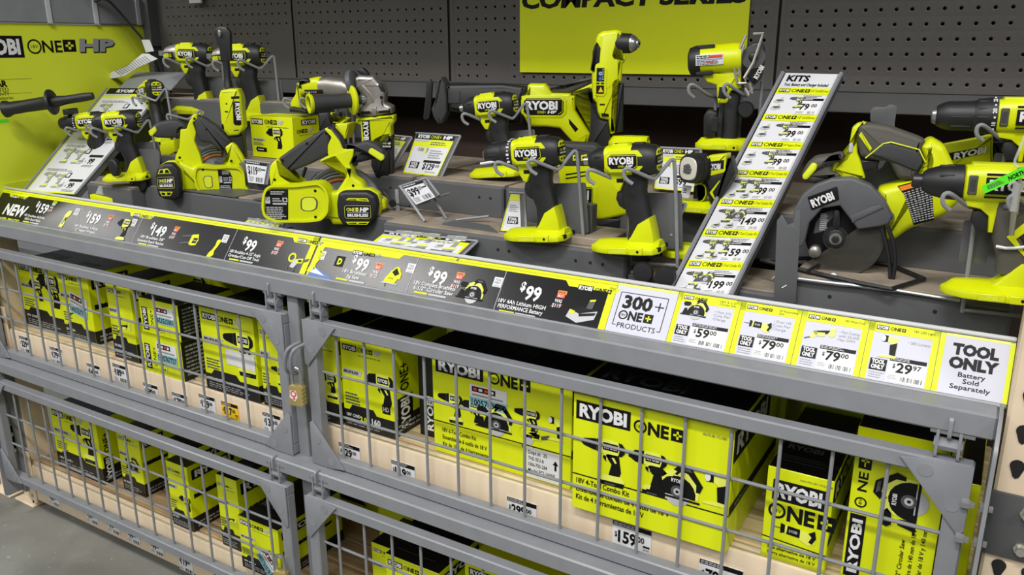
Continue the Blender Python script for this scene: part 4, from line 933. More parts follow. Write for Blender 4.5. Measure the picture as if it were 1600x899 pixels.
pbox(B, 'upper shelf box directly left of the centre post, behind the padlock', (413, 632), (452, 643), (404, 500), ZU, .2, front=hp_front('drill', .2), side=hp_side(), base=.2, h=.21)
# upper right bay
def f8(p, W, H): hp_front('drill', .24)(p, W, H)
pbox(B, 'narrow upper shelf box just right of the centre post, behind the gate frame', (480, 650), (533, 664), (475, 515), ZU, .22, front=f8, side=hp_side(), base=.24, h=.21)
def f9(p, W, H):
    hp_front('impact', .2)(p, W, H); p.text('160', W*.56, H*.1, H*.06, 'white_print', 4, bold=.03); p.text('2.0', W*.33, H*.1, H*.05, 'lime_print', 4, bold=.03); p.rect(W*.78, H*.26, W*.93, H*.36, 'ink', 3); p.text('HD', W*.855, H*.285, H*.05, 'white_print', 4, al='c', wd=W*.1)
pbox(B, 'upper shelf box with an impact wrench picture and side lettering, right of the centre post', (537, 665), (620, 686), (531, 524), ZU, .2, front=f9, side=hp_side(vertical=True), base=.2, h=.212)
def side_dark(p, D, H): p.rect(0, 0, D, H, 'black_card', 1); p.text('RYOBI', D*.5, H*.08, D*.3, 'white_print', 2, wd=H*.4, rot=PI/2, bold=.03)
def fE(p, W, H):
    p.ryobi(W*.03, H*.84, W*.36, H*.19 if H > 240 else H*.15, 2); p.one(W*.43, H*.85, H*.105, 2)
    p.rect(0, H*.34, W, H*.355, 'ink', 1) if 0 else None
    p.line([(0, H*.33), (W, H*.33)], 2.2, 'ink', 2)
    art_drill(p, W*.04, H*.36, .62, 3); art_drill(p, W*.2, H*.36, .58, 3, False, False); art_saw(p, W*.33, H*.3, .85, 3); art_drill(p, W*.61, H*.42, .58, 3); art_light(p, W*.84, H*.44, .5, 3); art_grinder(p, W*.63, H*.26, .72, 3); art_battery(p, W*.7, H*.4, .3, 3)
    for k, t in enumerate(('18V 6-Tool Combo Kit', 'Ensemble de 6 outils de 18 V', 'Kit de 18V de 6 herramientas')): p.text(t, W*.07, H*(.23-.075*k), H*.042, 'ink', 2, wd=W*(.26, .34, .36)[k], bold=.015)
    sticker(p, W*.29, H*.58, W*.27, H*.22, '1005703284')
    x0, y0 = W*.70, H*.02; p.rect(x0, y0, W*.93, y0+H*.3, 'white_print', 5)
    for k, t in enumerate(('Dept #:  25', 'THD SKU #:', '1006-703-284', 'Model PCL1600K')): p.text(t, x0+W*.012, y0+H*(.235-.06*k), H*.036, 'ink', 6, wd=W*(.13, .11, .13, .19)[k], bold=.012)
    p.rect(W*.893, y0+H*.13, W*.907, y0+H*.19, 'ink', 6); p.poly([(W*.88, y0+H*.185), (W*.92, y0+H*.185), (W*.9, y0+H*.23)], 'ink', 6)
def big_side(p, D, H):
    p.poly([(2, H*.72), (D*.75, H*.72), (D*.75, H*.97), (2, H*.97)], 'ink', 2); p.text('RYOBI', D*.06, H*.775, H*.14, 'white_print', 3, wd=D*.62, bold=.04); p.rect(0, H*.3, D, H*.38, 'ink', 2); p.text('18V 4-Tool Combo Kit', D*.1, H*.325, H*.03, 'light_print', 3)
pbox(B, 'large yellow six-tool combo kit box with a white and blue stock sticker', (683, 701), (888, 770), (681, 554), ZU, .3, front=fE, side=big_side, h=.215)
def fF(p, W, H):
    p.ryobi(W*.02, H*.79, W*.36, H*.155, 2); p.one(W*.40, H*.80, H*.095, 2); p.text('1006-703-286 / PCL1400K', W*.82, H*.9, H*.022, 'mid_print', 2, wd=W*.14)
    p.line([(0, H*.31), (W, H*.31)], 2.4, 'ink', 2); art_drill(p, W*.06, H*.3, .85, 3); art_drill(p, W*.35, H*.32, .78, 3, False); art_saw(p, W*.5, H*.24, .95, 3); art_light(p, W*.84, H*.36, .6, 3)
    for k, t in enumerate(('18V 4-Tool Combo Kit', 'Ensemble de combin de 4 outils de 18 V', 'Kit de 4 herramientas de 18 V')): p.text(t, W*.03, H*(.235-.072*k), H*.044, 'ink', 2, wd=W*(.36, .62, .46)[k], bold=.02)
pbox(B, 'large yellow four-tool combo kit box jutting over the beam edge', (895, 790), (1132, 868), (903, 617), ZU, .30, front=fF, side=big_side, h=.228)
def fG(p, W, H):
    p.ryobi(W*.1, H*.66, W*.8, H*.22, 2); p.one(W*.06, H*.47, H*.15, 2); art_recip(p, W*.14, H*.24, .7, 3); p.line([(0, H*.24), (W, H*.2)], 2, 'ink', 2); p.text('1006-703-287 / PCL515B', W*.5, H*.92, H*.02, 'mid_print', 2)
    for k, t in enumerate(('Scie alternative de 18 V', 'Sierra alternativa de 18 V')): p.text(t, W*.1, H*(.12-.06*k), H*.032, 'ink', 2, wd=W*.75, bold=.015)
pbox(B, 'smaller black-topped reciprocating saw box right of the four-tool kit', (1188, 867), (1287, 899), (1200, 729), ZU, .26, front=fG, side=big_side, h=.166)
def fH(p, W, H):
    p.rect(W*.03, H*.05, W*.2, H*.46, 'ink', 2); p.text('RYOBI', W*.165, H*.08, W*.1, 'white_print', 3, wd=H*.35, bold=.04, rot=PI/2); p.text('NE', W*.165, H*.61, W*.095, 'ink', 2, wd=H*.12, rot=PI/2, bold=.02)
    p.ring(W*.12, H*.54, W*.048, W*.065, 'ink', 2); p.text('18V', W*.135, H*.515, W*.035, 'ink', 2, wd=H*.05, rot=PI/2)
    p.rect(W*.05, H*.75, W*.185, H*.85, 'ink', 2); p.rect(W*.11, H*.765, W*.125, H*.835, 'lime_print', 3); p.rect(W*.075, H*.793, W*.16, H*.807, 'lime_print', 3)
    # saw picture turned on its side
    class T(Pr):
        def pt(s, x, y, l): return p.pt(W*.86-y*.92, H*.42+x*.92, l)
    t = T(p.mb, p.O, p.U, p.V); art_saw(t, 0, 0, 1.0, 3)
    p.line([(W*.93, 0), (W*.93, H)], 1.6, 'ink', 2)
    for k, s_ in enumerate(('18V 5-1/2" Circular Saw', 'Scie circulaire de 140 mm de 18 V', 'Sierra circular de 18 V y 140 mm')): p.text(s_, W*(.62+.1*k), H*.02, W*.045, 'ink', 2, rot=PI/2, wd=H*(.36, .44, .46)[k], bold=.015)
q = atz(1300, 899, ZU)
pbox(B, 'circular saw box standing on its end at the right, lettering turned upright', (1302, 902), (1455, 955), (1310, 706), ZU, .22, front=fH, h=.268, x=(1.127, 1.262), y=.03, side=lambda p, D, H: p.rect(D*.1, 0, D*.16, H, 'ink', 2))
pbox(B, 'narrow box glimpsed between the right gate and the rack end plate', None, None, None, ZU, .2, h=.205, x=(1.266, 1.296), y=.055, top='black_card')
pbox(B, 'box standing deeper on the shelf behind the reciprocating saw box', None, None, None, ZU, .2, h=.20, x=(1.0, 1.26), y=.30, side=big_side)
pbox(B, 'dark sided box in the gap left of the six-tool kit', None, None, None, ZU, .2, h=.20, x=(.245, .305), y=.10, front=lambda p, W, H: (p.rect(0, 0, W, H, 'black_card', 1), p.text('RYOBI', W*.6, H*.08, W*.25, 'white_print', 2, wd=H*.4, rot=PI/2, bold=.03)), side=side_dark)
# boxes in the second row, tops only
for k, (x0, x1, y, h, lab) in enumerate(((-1.22, -.95, .31, .195, 'back row box behind the two leftmost upper boxes'), (-.86, -.62, .27, .22, 'back row box behind the ONE+ lettered upper box'), (-.40, -.12, .31, .2, 'back row box behind the wide labelled upper box'), (.03, .27, .29, .205, 'back row box behind the impact wrench box'), (.34, .64, .37, .19, 'back row box behind the six-tool kit'), (.68, .96, .33, .2, 'back row box behind the four-tool kit'))):
    pbox(B, lab, None, None, None, ZU, .24, h=h, x=(x0, x1), y=y, front=hp_front('drill', 0))
# lower left bay
pbox(B, 'leftmost box on the lower shelf, with a drill picture and black base', (89, 730), (168, 757), (84, 636), ZLO, .12, front=hp_front('drill', .26), side=hp_side(vertical=True, base=.26), base=.26, h=.21)
pbox(B, 'second box from the left on the lower shelf, taller than wide', (192, 765), (231, 777), (178, 673), ZLO, .13, front=hp_front('saw', .22), side=hp_side(base=.22), base=.22, h=.196)
pbox(B, 'tall narrow box standing behind the third lower shelf box', None, None, None, ZLO, .2, h=.235, x=(-.62, -.50), y=.07, front=hp_front('impact', .22), side=hp_side(), base=.22)
pbox(B, 'third front box on the lower shelf, with long yellow side', (272, 818), (303, 833), (259, 720), ZLO, .25, front=hp_front('impact', .22), side=hp_side(base=.22), base=.22, h=.196)
pbox(B, 'tall lower shelf box behind the box with the torn white sticker', (350, 859), (381, 870), (339, 749), ZLO, .24, front=hp_front('multi', .22), side=hp_side(base=.22), base=.22, h=.21, y=.04)
def fL6(p, W, H):
    hp_front('grind', .22)(p, W, H); art_grinder(p, W*.35, H*.3, .6, 3); sticker(p, W*.4, H*.36, W*.42, H*.34, '1005763578', -.9)
pbox(B, 'low lower shelf box with a torn white sticker, next to the centre post', (379, 877), (440, 899), (373, 800), ZLO, .22, front=fL6, side=hp_side(base=.22), base=.22, h=.148, y=.0)
for x0, x1, y, h, lab in ((-1.0, -.72, .26, .24, 'back row box with a black lid behind the leftmost lower boxes'), (-.66, -.36, .36, .22, 'back row box behind the third lower shelf box'), (-.30, -.05, .33, .20, 'back row box near the centre post on the lower shelf')):
    pbox(B, lab, None, None, None, ZLO, .26, h=h, x=(x0, x1), y=y, front=hp_front('drill', .2), side=hp_side())
# lower right bay
pbox(B, 'lower shelf box just right of the centre post, half behind the gate frame', None, None, None, ZLO, .2, h=.20, x=(.02, .13), y=.20, front=hp_front('drill', .2), side=hp_side(), base=.2)
pbox(B, 'lower shelf box at the far back with a black lid, right of the centre post', None, None, None, ZLO, .26, h=.20, x=(.17, .40), y=.26, front=hp_front('saw', .2), side=hp_side())
pbox(B, 'small low box partly hidden by the front kit box on the lower right shelf', None, None, None, ZLO, .2, h=.15, x=(.10, .19), y=.08, front=hp_front('impact', .2), side=hp_side(), base=.2)
pbox(B, 'front lower right box with bright ONE+ logo near the bottom of the photo', (590, 960), (697, 1000), (587, 846), ZLO, .25, front=hp_front('saw', .2), side=hp_side(base=.22), base=.2, x=(.185, .335), y=.03, h=.178)
pbox(B, 'yellow lower right box at the bottom edge of the photo', None, None, None, ZLO, .28, h=.20, x=(.375, .60), y=.07, front=hp_front('drill', .2), side=hp_side(), top='lime_card')
pbox(B, 'black topped box at the bottom edge, right of the yellow lower box', None, None, None, ZLO, .28, h=.18, x=(.64, .9), y=.10, front=hp_front('drill', .2), side=hp_side())
# ================================================================== pistol-shaped tools
def label_plate(mb, fr, u0, u1, v0, v1, w, text='RYOBI', sub=True, cut=6, frame=True):
    oc = lambda a, b, c, d, k: [(a+k, c), (b-k, c), (b, c+k), (b, d-k), (b-k, d), (a+k, d), (a, d-k), (a, c+k)]
    if frame:
        mb.prism(fr, oc(u0-6, u1+7, v0-6, v1+6, cut+3), w-5, w+1.5, 'lime', 1.2)
    mb.prism(fr, oc(u0, u1, v0, v1, cut), w-4, w+2.2, 'ink', .6)
    p = Pr(mb, fr.p(u0, v0, w+2.2), fr.u, fr.v); W, H = u1-u0, v1-v0
    p.line([(W*.86, H*.04), (W*.97, H*.22), (W*.97, H*.94), (W*.08, H*.94)], .8, 'lime_print', 1)
    p.text(text, W*.05, H*.34, H*.46, 'white_print', 2, wd=W*.8, bold=.045)
    if sub: p.text('ONE+', W*.34, H*.1, H*.15, 'lime_print', 2, wd=W*.22); p.text('HP', W*.6, H*.1, H*.16, 'white_print', 2, wd=W*.22, bold=.04, shear=.2)
def rear_cap(fr, r, u0, u1, par, kv=1):
    mb = MB(); mb.loft(fr, [(u0, 0, 0, r*kv, r*.96, 2.3), (u0+(u1-u0)*.55, 0, 0, r*kv, r*.96, 2.3), (u1-5, 0, 0, r*.9, r*.88, 2.2), (u1, 0, 0, r*.78, r*.76, 2.2)], 'black_plastic', 'u', 22)
    mb.box(fr, (u0+8, r*.98, 0), (10, 2.5, r*.35), 'black_plastic', 1)
    cap = mb.build('rear_cap', par)
    mb = MB()
    for sg in (1, -1):
        pts = [(-r*.52, sg*r*.30), (r*.52, sg*r*.30), (r*.44, sg*r*.56), (r*.2, sg*r*.70), (-r*.2, sg*r*.70), (-r*.44, sg*r*.56)]
        mb.prism(fr, [(b, -a) for a, b in pts], u1-2, u1+1.2, 'lime', .5, plane='vw')
        for q in (-.22, .22): mb.prism(fr, [(sg*r*(.42 + .12*i), q*r+j*r*.13) for i, j in ((0, -1), (1, -1), (1, 1), (0, 1))], u1, u1+1.5, 'ink', plane='vw')
    mb.prism(fr, [(-r*.24, -r*.62), (r*.26, -r*.62), (r*.26, r*.62), (-r*.24, r*.62)], u1-1, u1+1.6, 'ink', .4, plane='vw')
    p = Pr(mb, fr.p(u1+1.7, 0, 0), -fr.w, fr.v); p.text('ONE+', -r*.52, r*.03, r*.16, 'lime_print', 2, wd=r*.5); p.text('HP', r*.06, r*.03, r*.17, 'white_print', 2, wd=r*.44, bold=.05, shear=.2); p.rect(-r*.52, -r*.16, r*.5, -r*.04, 'light_print', 2)
    mb.build('cap_badge', cap)
def foot(fr, par, u=(-72, 60), v=(-158, -138), wd=37, heel=True, side=True):
    mb = MB(); a, b = u; L = b-a
    o = [(a, 0), (a+L*.05, -wd*.42), (a+L*.22, -wd*.8), (a+L*.45, -wd*.95), (a+L*.78, -wd), (b-9, -wd*.9), (b, -wd*.55), (b, wd*.55), (b-9, wd*.9), (a+L*.78, wd), (a+L*.45, wd*.95), (a+L*.22, wd*.8), (a+L*.05, wd*.42)]
    mb.prism(fr, o, v[0], v[0]+(v[1]-v[0])*.55, 'lime', 2.5, plane='uw')
    o = o if area2(o) > 0 else o[::-1]; o2 = [(x*.86+b*.08, y*.8) for x, y in o]; n = len(o); z0_, z1_ = v[0]+(v[1]-v[0])*.52, v[1]
    mb.add([fr.p(x, z0_, y) for x, y in inset(o, 2.5)]+[fr.p(x, z1_, y*.62) for x, y in o2], [(i, (i+1) % n, n+(i+1) % n, n+i) for i in range(n)]+[tuple(range(n, 2*n))], 'lime')
    for s in (1, -1):
        mb.box(fr, (a+L*.47, v[0]+7, s*wd*.95), (L*.13, 5.5, 3), 'lime', 1.2); mb.box(fr, (a+L*.72, v[0]+7, s*wd*.99), (L*.09, 6, 3.5), 'lime', 1.2)
        mb.lathe(fr, [(s*(wd*.99+3.2), 2.6), (s*(wd*.99+3.9), 2.4)], 'ink', 'w', (a+L*.75, v[0]+7), 8)
        mb.box(fr, (b-3, v[0]+8, s*wd*.52), (4, 3.5, 4.5), 'ink', .5)
    p = Pr(mb, fr.p(a+L*.38, v[0]+4, wd*.95+3.2), fr.u, fr.v); p.text('ONE+', 0, 0, 5.5, 'lime_pale', 1, wd=L*.19)
    mb.build('battery_foot', par)
def handle(fr, par, secs, m='black_plastic', tape=True):
    mb = MB(); mb.loft(fr, secs, m, 'v', 18)
    h = mb.build('handle', par); return h
def cradle(label, fr, uv_, bottom, plate=True, group='wire tool stands on the deck', sc=1, pl=None):
    """two bent wires carrying the head of a tool, legs going down to the deck, and a sheet metal back plate"""
    u0, u1, rr = uv_
    t = thing('tool_stand', label, 'tool stand', fr.p(20, bottom, -10), group)
    for uu, far in ((u0, 22), (u1, 26)):
        mb = MB(); k = sc
        if far == 26: pts = [fr.p(uu+14*k, -36*k, 36*k), fr.p(uu+3*k, -27*k, 40*k), fr.p(uu, -15*k, 41*k), fr.p(uu+5*k, -9*k, 40*k), fr.p(uu+12*k, -12*k, 36*k), fr.p(uu+40*k, -rr-5, 8*k), fr.p(uu+43*k, -rr-5, 4*k), fr.p(uu+62*k, -6*k, -14*k), fr.p(uu+67*k, -2*k, -18*k), fr.p(uu+70*k, -8*k, -20*k), fr.p(uu+70*k, bottom, -20*k)]
        else: pts = [fr.p(uu+12*k, -36*k, 34*k), fr.p(uu+2*k, -28*k, 38*k), fr.p(uu, -16*k, 39*k), fr.p(uu+5*k, -10*k, 38*k), fr.p(uu+14*k, -14*k, 33*k), fr.p(uu+38*k, -rr-6, 6*k), fr.p(uu+48*k, -rr-8, -20*k), fr.p(uu+50*k, -rr-16, -24*k), fr.p(uu+50*k, bottom, -24*k)]
        mb.tube(pts, 3.3*sc*fr.s, 'wire_paint', 8, smooth=2); mb.build('cradle_wire', t)
    if plate:
        a0, a1, b0, b1 = pl or (-18, 84, bottom+30, -62); mb = MB(); mb.prism(fr, fillet([(a0, b0), (a1, b0), (a1, b1), (a0, b1)], 5, 3), -37*sc, -34*sc, 'deck_paint', .5); mb.build('back_plate', t)
    mb = MB(); mb.tube([fr.p(u0+50*sc, bottom+4, -24*sc), fr.p(u1+70*sc, bottom+4, -20*sc)], 3*sc*fr.s, 'wire_paint', 8); mb.build('cross_wire', t)
    return t
def pistol(label, cat, px, py, Y, yaw, pitch, kind, sc=1.0, stand=None, group=None, name=None, bottom=None, pl=None):
    fr = Fr(at(px, py, Y), yaw, pitch, .001*sc)
    hp = kind != 'green'
    t = thing(name or {'drill': 'drill_driver', 'impact': 'impact_driver', 'wrench': 'impact_wrench'}[kind.split('_')[0]], label, cat, fr.p(5, -158, 0), group)
    # head shell
    mb = MB()
    mb.loft(fr, [(-35, 0, 0, 23, 21, 2.6), (-32, 0, 0, 25, 23, 2.8), (0, 0, 0, 26, 24, 2.8), (26, 0, 0, 26, 24, 2.6)], 'lime', 'u', 24)
    mb.prism(fr, [(-24, 22), (-20, 28), (6, 29), (12, 22)], -13, 13, 'lime', 2)
    mb.prism(fr, [(-24, -18), (-26, -34), (-17, -50), (-10, -52), (7, -18)], -14, 14, 'lime', 3)
    mb.box(fr, (-8, -33, 14.2), (6, 3.2, .5), 'ink'); mb.box(fr, (-14, 27.5, 9), (2, 2, 2), 'ink')
    sh = mb.build('head_shell', t)
    mb = MB(); label_plate(mb, fr, -25, 30, -12, 12, 23.5); mb.build('name_plate', sh)
    rear_cap(fr, 27, 15, 57, t)
    # nose
    mb = MB()
    if kind.startswith('impact'):
        mb.lathe(fr, [(-66, 12), (-62, 15.5), (-54, 20), (-42, 23.5), (-32, 24.5)], 'black_plastic', 'u', n=22)
        for a in (0, 60, 120, 180, 240, 300): mb.box(fr, (-43, 22*math.sin(math.radians(a+20)), 22*math.cos(math.radians(a+20))), (7, 2, 2), 'black_plastic', .8)
        n = mb.build('gear_nose', t)
        mb = MB(); mb.lathe(fr, [(-77, 5), (-76, 8), (-66, 8.5), (-65, 8.5)], 'bright_steel', 'u', n=16); mb.lathe(fr, [(-77.3, 3.4), (-76.9, 3.4)], 'ink', 'u', n=6); mb.build('bit_collet', t)
    elif kind.startswith('drill'):
        mb.lathe(fr, [(-56, 22), (-52, 24), (-40, 25.5), (-32, 25.5)], 'black_plastic', 'u', n=24)
        cl = mb.build('torque_collar', t); mb = MB()
        for k in range(24):
            a = 2*PI*k/24; y, z = 25.9*math.sin(a), 25.9*math.cos(a); h = 1.5 if k % 2 else 2.6
            mb.box(fr, (-38, y, z), (1.6 if k % 2 else 2.6, h*abs(math.cos(a))*.6+.3, h*abs(math.sin(a))*.6+.3), 'white_print')
        mb.build('torque_marks', cl)
        mb = MB(); mb.lathe(fr, [(-92, 15), (-90, 17), (-72, 20.5), (-62, 21.5), (-56, 21.5)], 'black_plastic', 'u', n=22)
        for a in range(0, 360, 45): mb.box(fr, (-72, 20.5*math.sin(math.radians(a)), 20.5*math.cos(math.radians(a))), (8, .9, .9), 'rubber')
        c = mb.build('chuck', t); mb = MB(); mb.lathe(fr, [(-99, 4), (-98, 8), (-92, 13.5), (-90, 14)], 'bright_steel', 'u', n=14); mb.build('chuck_jaws', c)
    elif kind.startswith('wrench'):
        mb.lathe(fr, [(-72, 11), (-70, 15), (-58, 20), (-40, 25), (-31, 26)], 'cast_metal', 'u', n=22)
        n = mb.build('hammer_case', t); mb = MB()
        mb.prism(fr, [(-66, -15), (-36, -16), (-36, 4), (-66, 2)], 20, 26, 'ink', 1); p = Pr(mb, fr.p(-64, -8, 26.2), fr.u, fr.v); p.text('600', 0, -1, 10, 'lime_print', 1, wd=17, bold=.04); p.lines(19, -1, 27, 9, 3, 'lime_print')
        mb.build('torque_badge', n)
        mb = MB(); mb.box(fr, (-80, 0, 0), (10, 6.3, 6.3), 'bright_steel', 1); mb.build('anvil', t)
    handle(fr, t, [(-14, 18, 0, 18, 14, 2.6), (-28, 18, 0, 20, 15, 2.6), (-52, 12, 0, 22, 15.5, 2.6), (-72, 14, 0, 23, 15.5, 2.5), (-86, 18, 0, 22, 16, 2.5), (-100, 21, 0, 20, 16, 2.6), (-116, 22, 0, 21, 16.5, 2.8), (-140, 22, 0, 24, 18, 3)])
    mb = MB(); mb.prism(fr, [(-8, -50), (-17, -54), (-20, -66), (-15, -78), (-6, -84), (2, -70)], -8, 8, 'black_plastic', 3); mb.build('trigger', t)
    mb = MB(); mb.prism(fr, [(-2, -141), (8, -130), (21, -108), (42, -96), (47, -118), (50, -141)], -19, 19, 'lime', 3); mb.build('foot_heel', t)
    foot(fr, t)
    if stand: cradle(stand, fr, (-58, 8, 27), bottom if bottom is not None else -190, pl=pl)
    return fr, t
HPG = 'compact drills and impact drivers on stands'
fr, t = pistol('drill driver in the front row with black chuck and white zip tie', 'drill', 832, 238, .13, 5, 5.5, 'drill_hp', 1.03, 'wire stand holding the front row drill', bottom=-185)
mb = MB(); mb.tube([at(802, 254-8, .115), at(778, 259-7, .11), at(751, 264-8, .105)], .0028, 'card_white', 6)
tag(mb.build('zip_tie', loc=at(778, 252, .11)), 'white zip tie tail lying across the chuck of the front row drill', 'zip tie')
pistol('impact driver in the front row, right of the drill, with silver bit collet', 'impact driver', 979, 250, .13, 4, 4.5, 'impact_hp', 1.02, 'wire stand holding the front row impact driver', bottom=-190)
pistol('impact driver on the left front stand, in front of the drill with side handle', 'impact driver', 184, 190, .15, 31, 3.5, 'impact_hp', .98, 'wire stand holding the left impact driver', bottom=-170)
pistol('impact driver in the second row, in front of the reciprocating saw', 'impact driver', 768, 165, .36, 10, 6, 'impact_hp', .98, 'wire stand holding the second row impact driver', bottom=-165)
pistol('large impact wrench at the back left with a grey metal nose', 'impact wrench', 298, 84, .47, 22, -1, 'wrench_hp', 1.1, 'wire stand holding the back left impact wrench', bottom=-150)
pistol('large impact wrench marked 600, behind the tall ratchet', 'impact wrench', 377, 87, .45, 22, 1, 'wrench_hp', 1.12, 'wire stand holding the impact wrench marked 600', bottom=-150)
fr, t = pistol('hammer drill at the far left with a long black side handle', 'drill', 140, 190, .24, 27, 4, 'drill_hp', .95, 'wire stand holding the hammer drill', bottom=-160)
mb = MB(); mb.loft(fr, [(-54, 0, 0, 29, 28, 2.2), (-40, 0, 0, 29, 28, 2.2)], 'black_plastic', 'u', 20); mb.box(fr, (-47, 34, 10), (8, 9, 30), 'black_plastic', 3); cl = mb.build('handle_clamp', t)
A, B_ = at(118, 154, .215), at(6, 171, .10); d = (B_-A); L = d.length; hf = Fr(A, 0, 0, 1); hf.u = d.normalized(); hf.w = hf.u.cross(V3((0, 0, 1))).normalized()*-1; hf.v = hf.w.cross(hf.u)
mb = MB(); mb.lathe(hf, [(-.05, .010), (-.03, .012), (L*.12, .012), (L*.2, .014), (L*.3, .016), (L*.31, .034), (L*.325, .036), (L*.345, .036), (L*.37, .024), (L*.42, .0185), (L*.7, .0175), (L*.9, .0185), (L*.94, .023), (L*.985, .024), (L, .020), (L, .014), (L*.97, .012)], 'black_plastic', 'u', n=22); mb.build('side_handle', t)
pistol('drill driver turned with its round rear cap to the viewer, behind the left impact driver', 'drill', 236, 142, .33, -20, 8, 'drill_hp', 1.0, 'wire stand holding the drill seen from behind', bottom=-150)
# empty wire stand behind the left saw and the one behind the angle grinder
cradle('empty wire stand behind the handle of the left circular saw', Fr(at(292, 172, .34), 10, 0), (-36, -36, 20), -70, plate=False)
cradle('empty wire stand in front of the pegboard above the angle grinder', Fr(at(524, 128, .5), 10, 0), (-36, -36, 20), -190, plate=True, pl=(-20, 60, -150, -40))
# ---------------------------------------------------------------- larger green-bodied pair at the right edge
def green_pistol(kind, label, px, py, Y, yaw, pitch, sc, stand, bottom):
    fr = Fr(at(px, py, Y), yaw, pitch, .001*sc)
    t = thing('impact_driver' if kind == 'impact' else 'drill_driver', label, 'impact driver' if kind == 'impact' else 'drill', fr.p(10, -170, 0))
    mb = MB(); mb.loft(fr, [(-35, 0, 0, 22, 21, 3), (-33, 0, 0, 26, 23, 3), (0, 1, 0, 28, 24, 2.8), (40, 1, 0, 28, 24, 2.6), (62, 0, 0, 25, 22, 2.4), (72, 0, 0, 17, 16, 2.2)], 'lime', 'u', 24)
    mb.prism(fr, [(-30, -20), (-32, -32), (-10, -36), (2, -46), (4, -70), (10, -70), (12, -40), (20, -20)], -14, 14, 'lime', 3)
    mb.prism(fr, [(-30, 20), (-26, 30), (50, 30), (58, 20)], -14, 14, 'lime', 2)
    sh = mb.build('head_shell', t)
    mb = MB(); mb.box(fr, (-24, 0, 22.5), (6, 14, 2.2), 'olive_grey', 1.5); mb.box(fr, (-24, 0, 24.2), (3.4, 9, 1), 'rubber', .5); mb.build('side_vent', sh)
    mb = MB(); mb.prism(fr, [(-8, -12), (50, -12), (50, 12), (-8, 12)], 20, 25.2, 'ink', 1); p = Pr(mb, fr.p(-8, -12, 25.3), fr.u, fr.v); p.text('RYOBI', 4, 6, 13, 'white_print', 1, wd=50, bold=.045)
    for v in (16.5, -16.5): mb.box(fr, (12, v, 23.2), (20, 1.2, 1), 'ink')
    mb.build('name_plate', sh)
    if kind == 'impact':
        mb = MB(); mb.lathe(fr, [(-90, 13), (-84, 18), (-70, 23), (-56, 26), (-36, 26.5)], 'black_plastic', 'u', n=24); mb.lathe(fr, [(-104, 8), (-102, 10.5), (-90, 10.5), (-88, 10.5)], 'dark_steel', 'u', n=16)
        for a in (30, 75, 120): mb.box(fr, (-58, 25*math.sin(math.radians(a)), 25*math.cos(math.radians(a))), (10, 1.6, 1.6), 'rubber', .6)
        mb.build('gear_nose', t)
    else:
        mb = MB(); mb.lathe(fr, [(-66, 24), (-60, 27), (-46, 29), (-34, 29)], 'black_plastic', 'u', n=26)
        for a in range(0, 360, 30): mb.box(fr, (-52, 27.6*math.sin(math.radians(a)), 27.6*math.cos(math.radians(a))), (9, 1.2, 1.2), 'rubber', .5)
        cl = mb.build('torque_collar', t); mb = MB()
        for k, a in enumerate(range(-60, 100, 20)):
            y, z = 29.3*math.sin(math.radians(a)), 29.3*math.cos(math.radians(a))
            if k % 2: mb.box(fr, (-38, y, z), (1.4, 1.4, .5), 'white_print')
            else:
                p = Pr(mb, fr.p(-36, y, z+.3), fr.v*math.cos(math.radians(a))-fr.w*math.sin(math.radians(a)), -fr.u); p.text(str(16+2*(k//2)), 0, 0, 5, 'white_print', 1, al='c', bold=.03)
        mb.build('torque_numbers', cl)
        mb = MB(); mb.lathe(fr, [(-122, 12), (-118, 17), (-108, 22), (-98, 23.5), (-68, 24), (-64, 24)], 'black_plastic', 'u', n=26)
        for a in range(0, 360, 40): mb.box(fr, (-84, 23.6*math.sin(math.radians(a)), 23.6*math.cos(math.radians(a))), (14, .8, .8), 'rubber', .3)
        c = mb.build('chuck', t); mb = MB(); mb.lathe(fr, [(-127, 8), (-125.5, 12), (-120, 14.5)], 'bright_steel', 'u', n=18); mb.build('chuck_jaws', c)
    handle(fr, t, [(-20, 34, 0, 34, 15, 3), (-34, 34, 0, 34, 16, 3), (-52, 30, 0, 24, 16, 2.6), (-80, 34, 0, 23, 16.5, 2.6), (-105, 42, 0, 23, 17, 2.7), (-130, 48, 0, 27, 18, 3)], 'olive_grey')
    mb = MB()
    mb.prism(fr, [(28, -74), (58, -40), (70, -34), (80, -34), (40, -76), (60, -104), (66, -128), (63, -128), (56, -104)], 14, 18.2, 'lime', .6)
    mb.prism(fr, [(44, -72), (62, -52), (72, -52), (74, -92), (64, -98)], 14, 17.6, 'black_plastic', .8); mb.build('grip_trim', t)
    mb = MB(); mb.prism(fr, [(0, -37), (-18, -40), (-20, -54), (-12, -68), (4, -70)], -8, 8, 'black_plastic', 3); mb.build('trigger', t)
    mb = MB(); mb.prism(fr, [(18, -33), (46, -33), (50, -28), (50, -26), (18, -26)], 13, 18, 'grey_plastic', 1); mb.build('direction_switch', t)
    mb = MB(); mb.prism(fr, [(8, -150), (22, -144), (44, -120), (52, -112), (76, -112), (80, -150)], -20, 20, 'lime', 3); mb.build('foot_heel', t)
    foot(fr, t, (-48, 92), (-168, -146), 40)
    if stand: cradle(stand, fr, (-62, 20, 30), bottom, pl=(-26, 12, -128, -62))
    return fr, t
gfr, gt = green_pistol('impact', 'impact driver cut off by the right photo edge, with a bright green loop tag', 1548, 287, .10, 6, 1, .94, 'wire stand holding the impact driver at the right edge', -205)
green_pistol('drill', 'drill driver in the top right corner with a numbered torque collar', 1595, 182, .26, 6, 1, .94, 'wire stand holding the drill in the top right corner', -150)
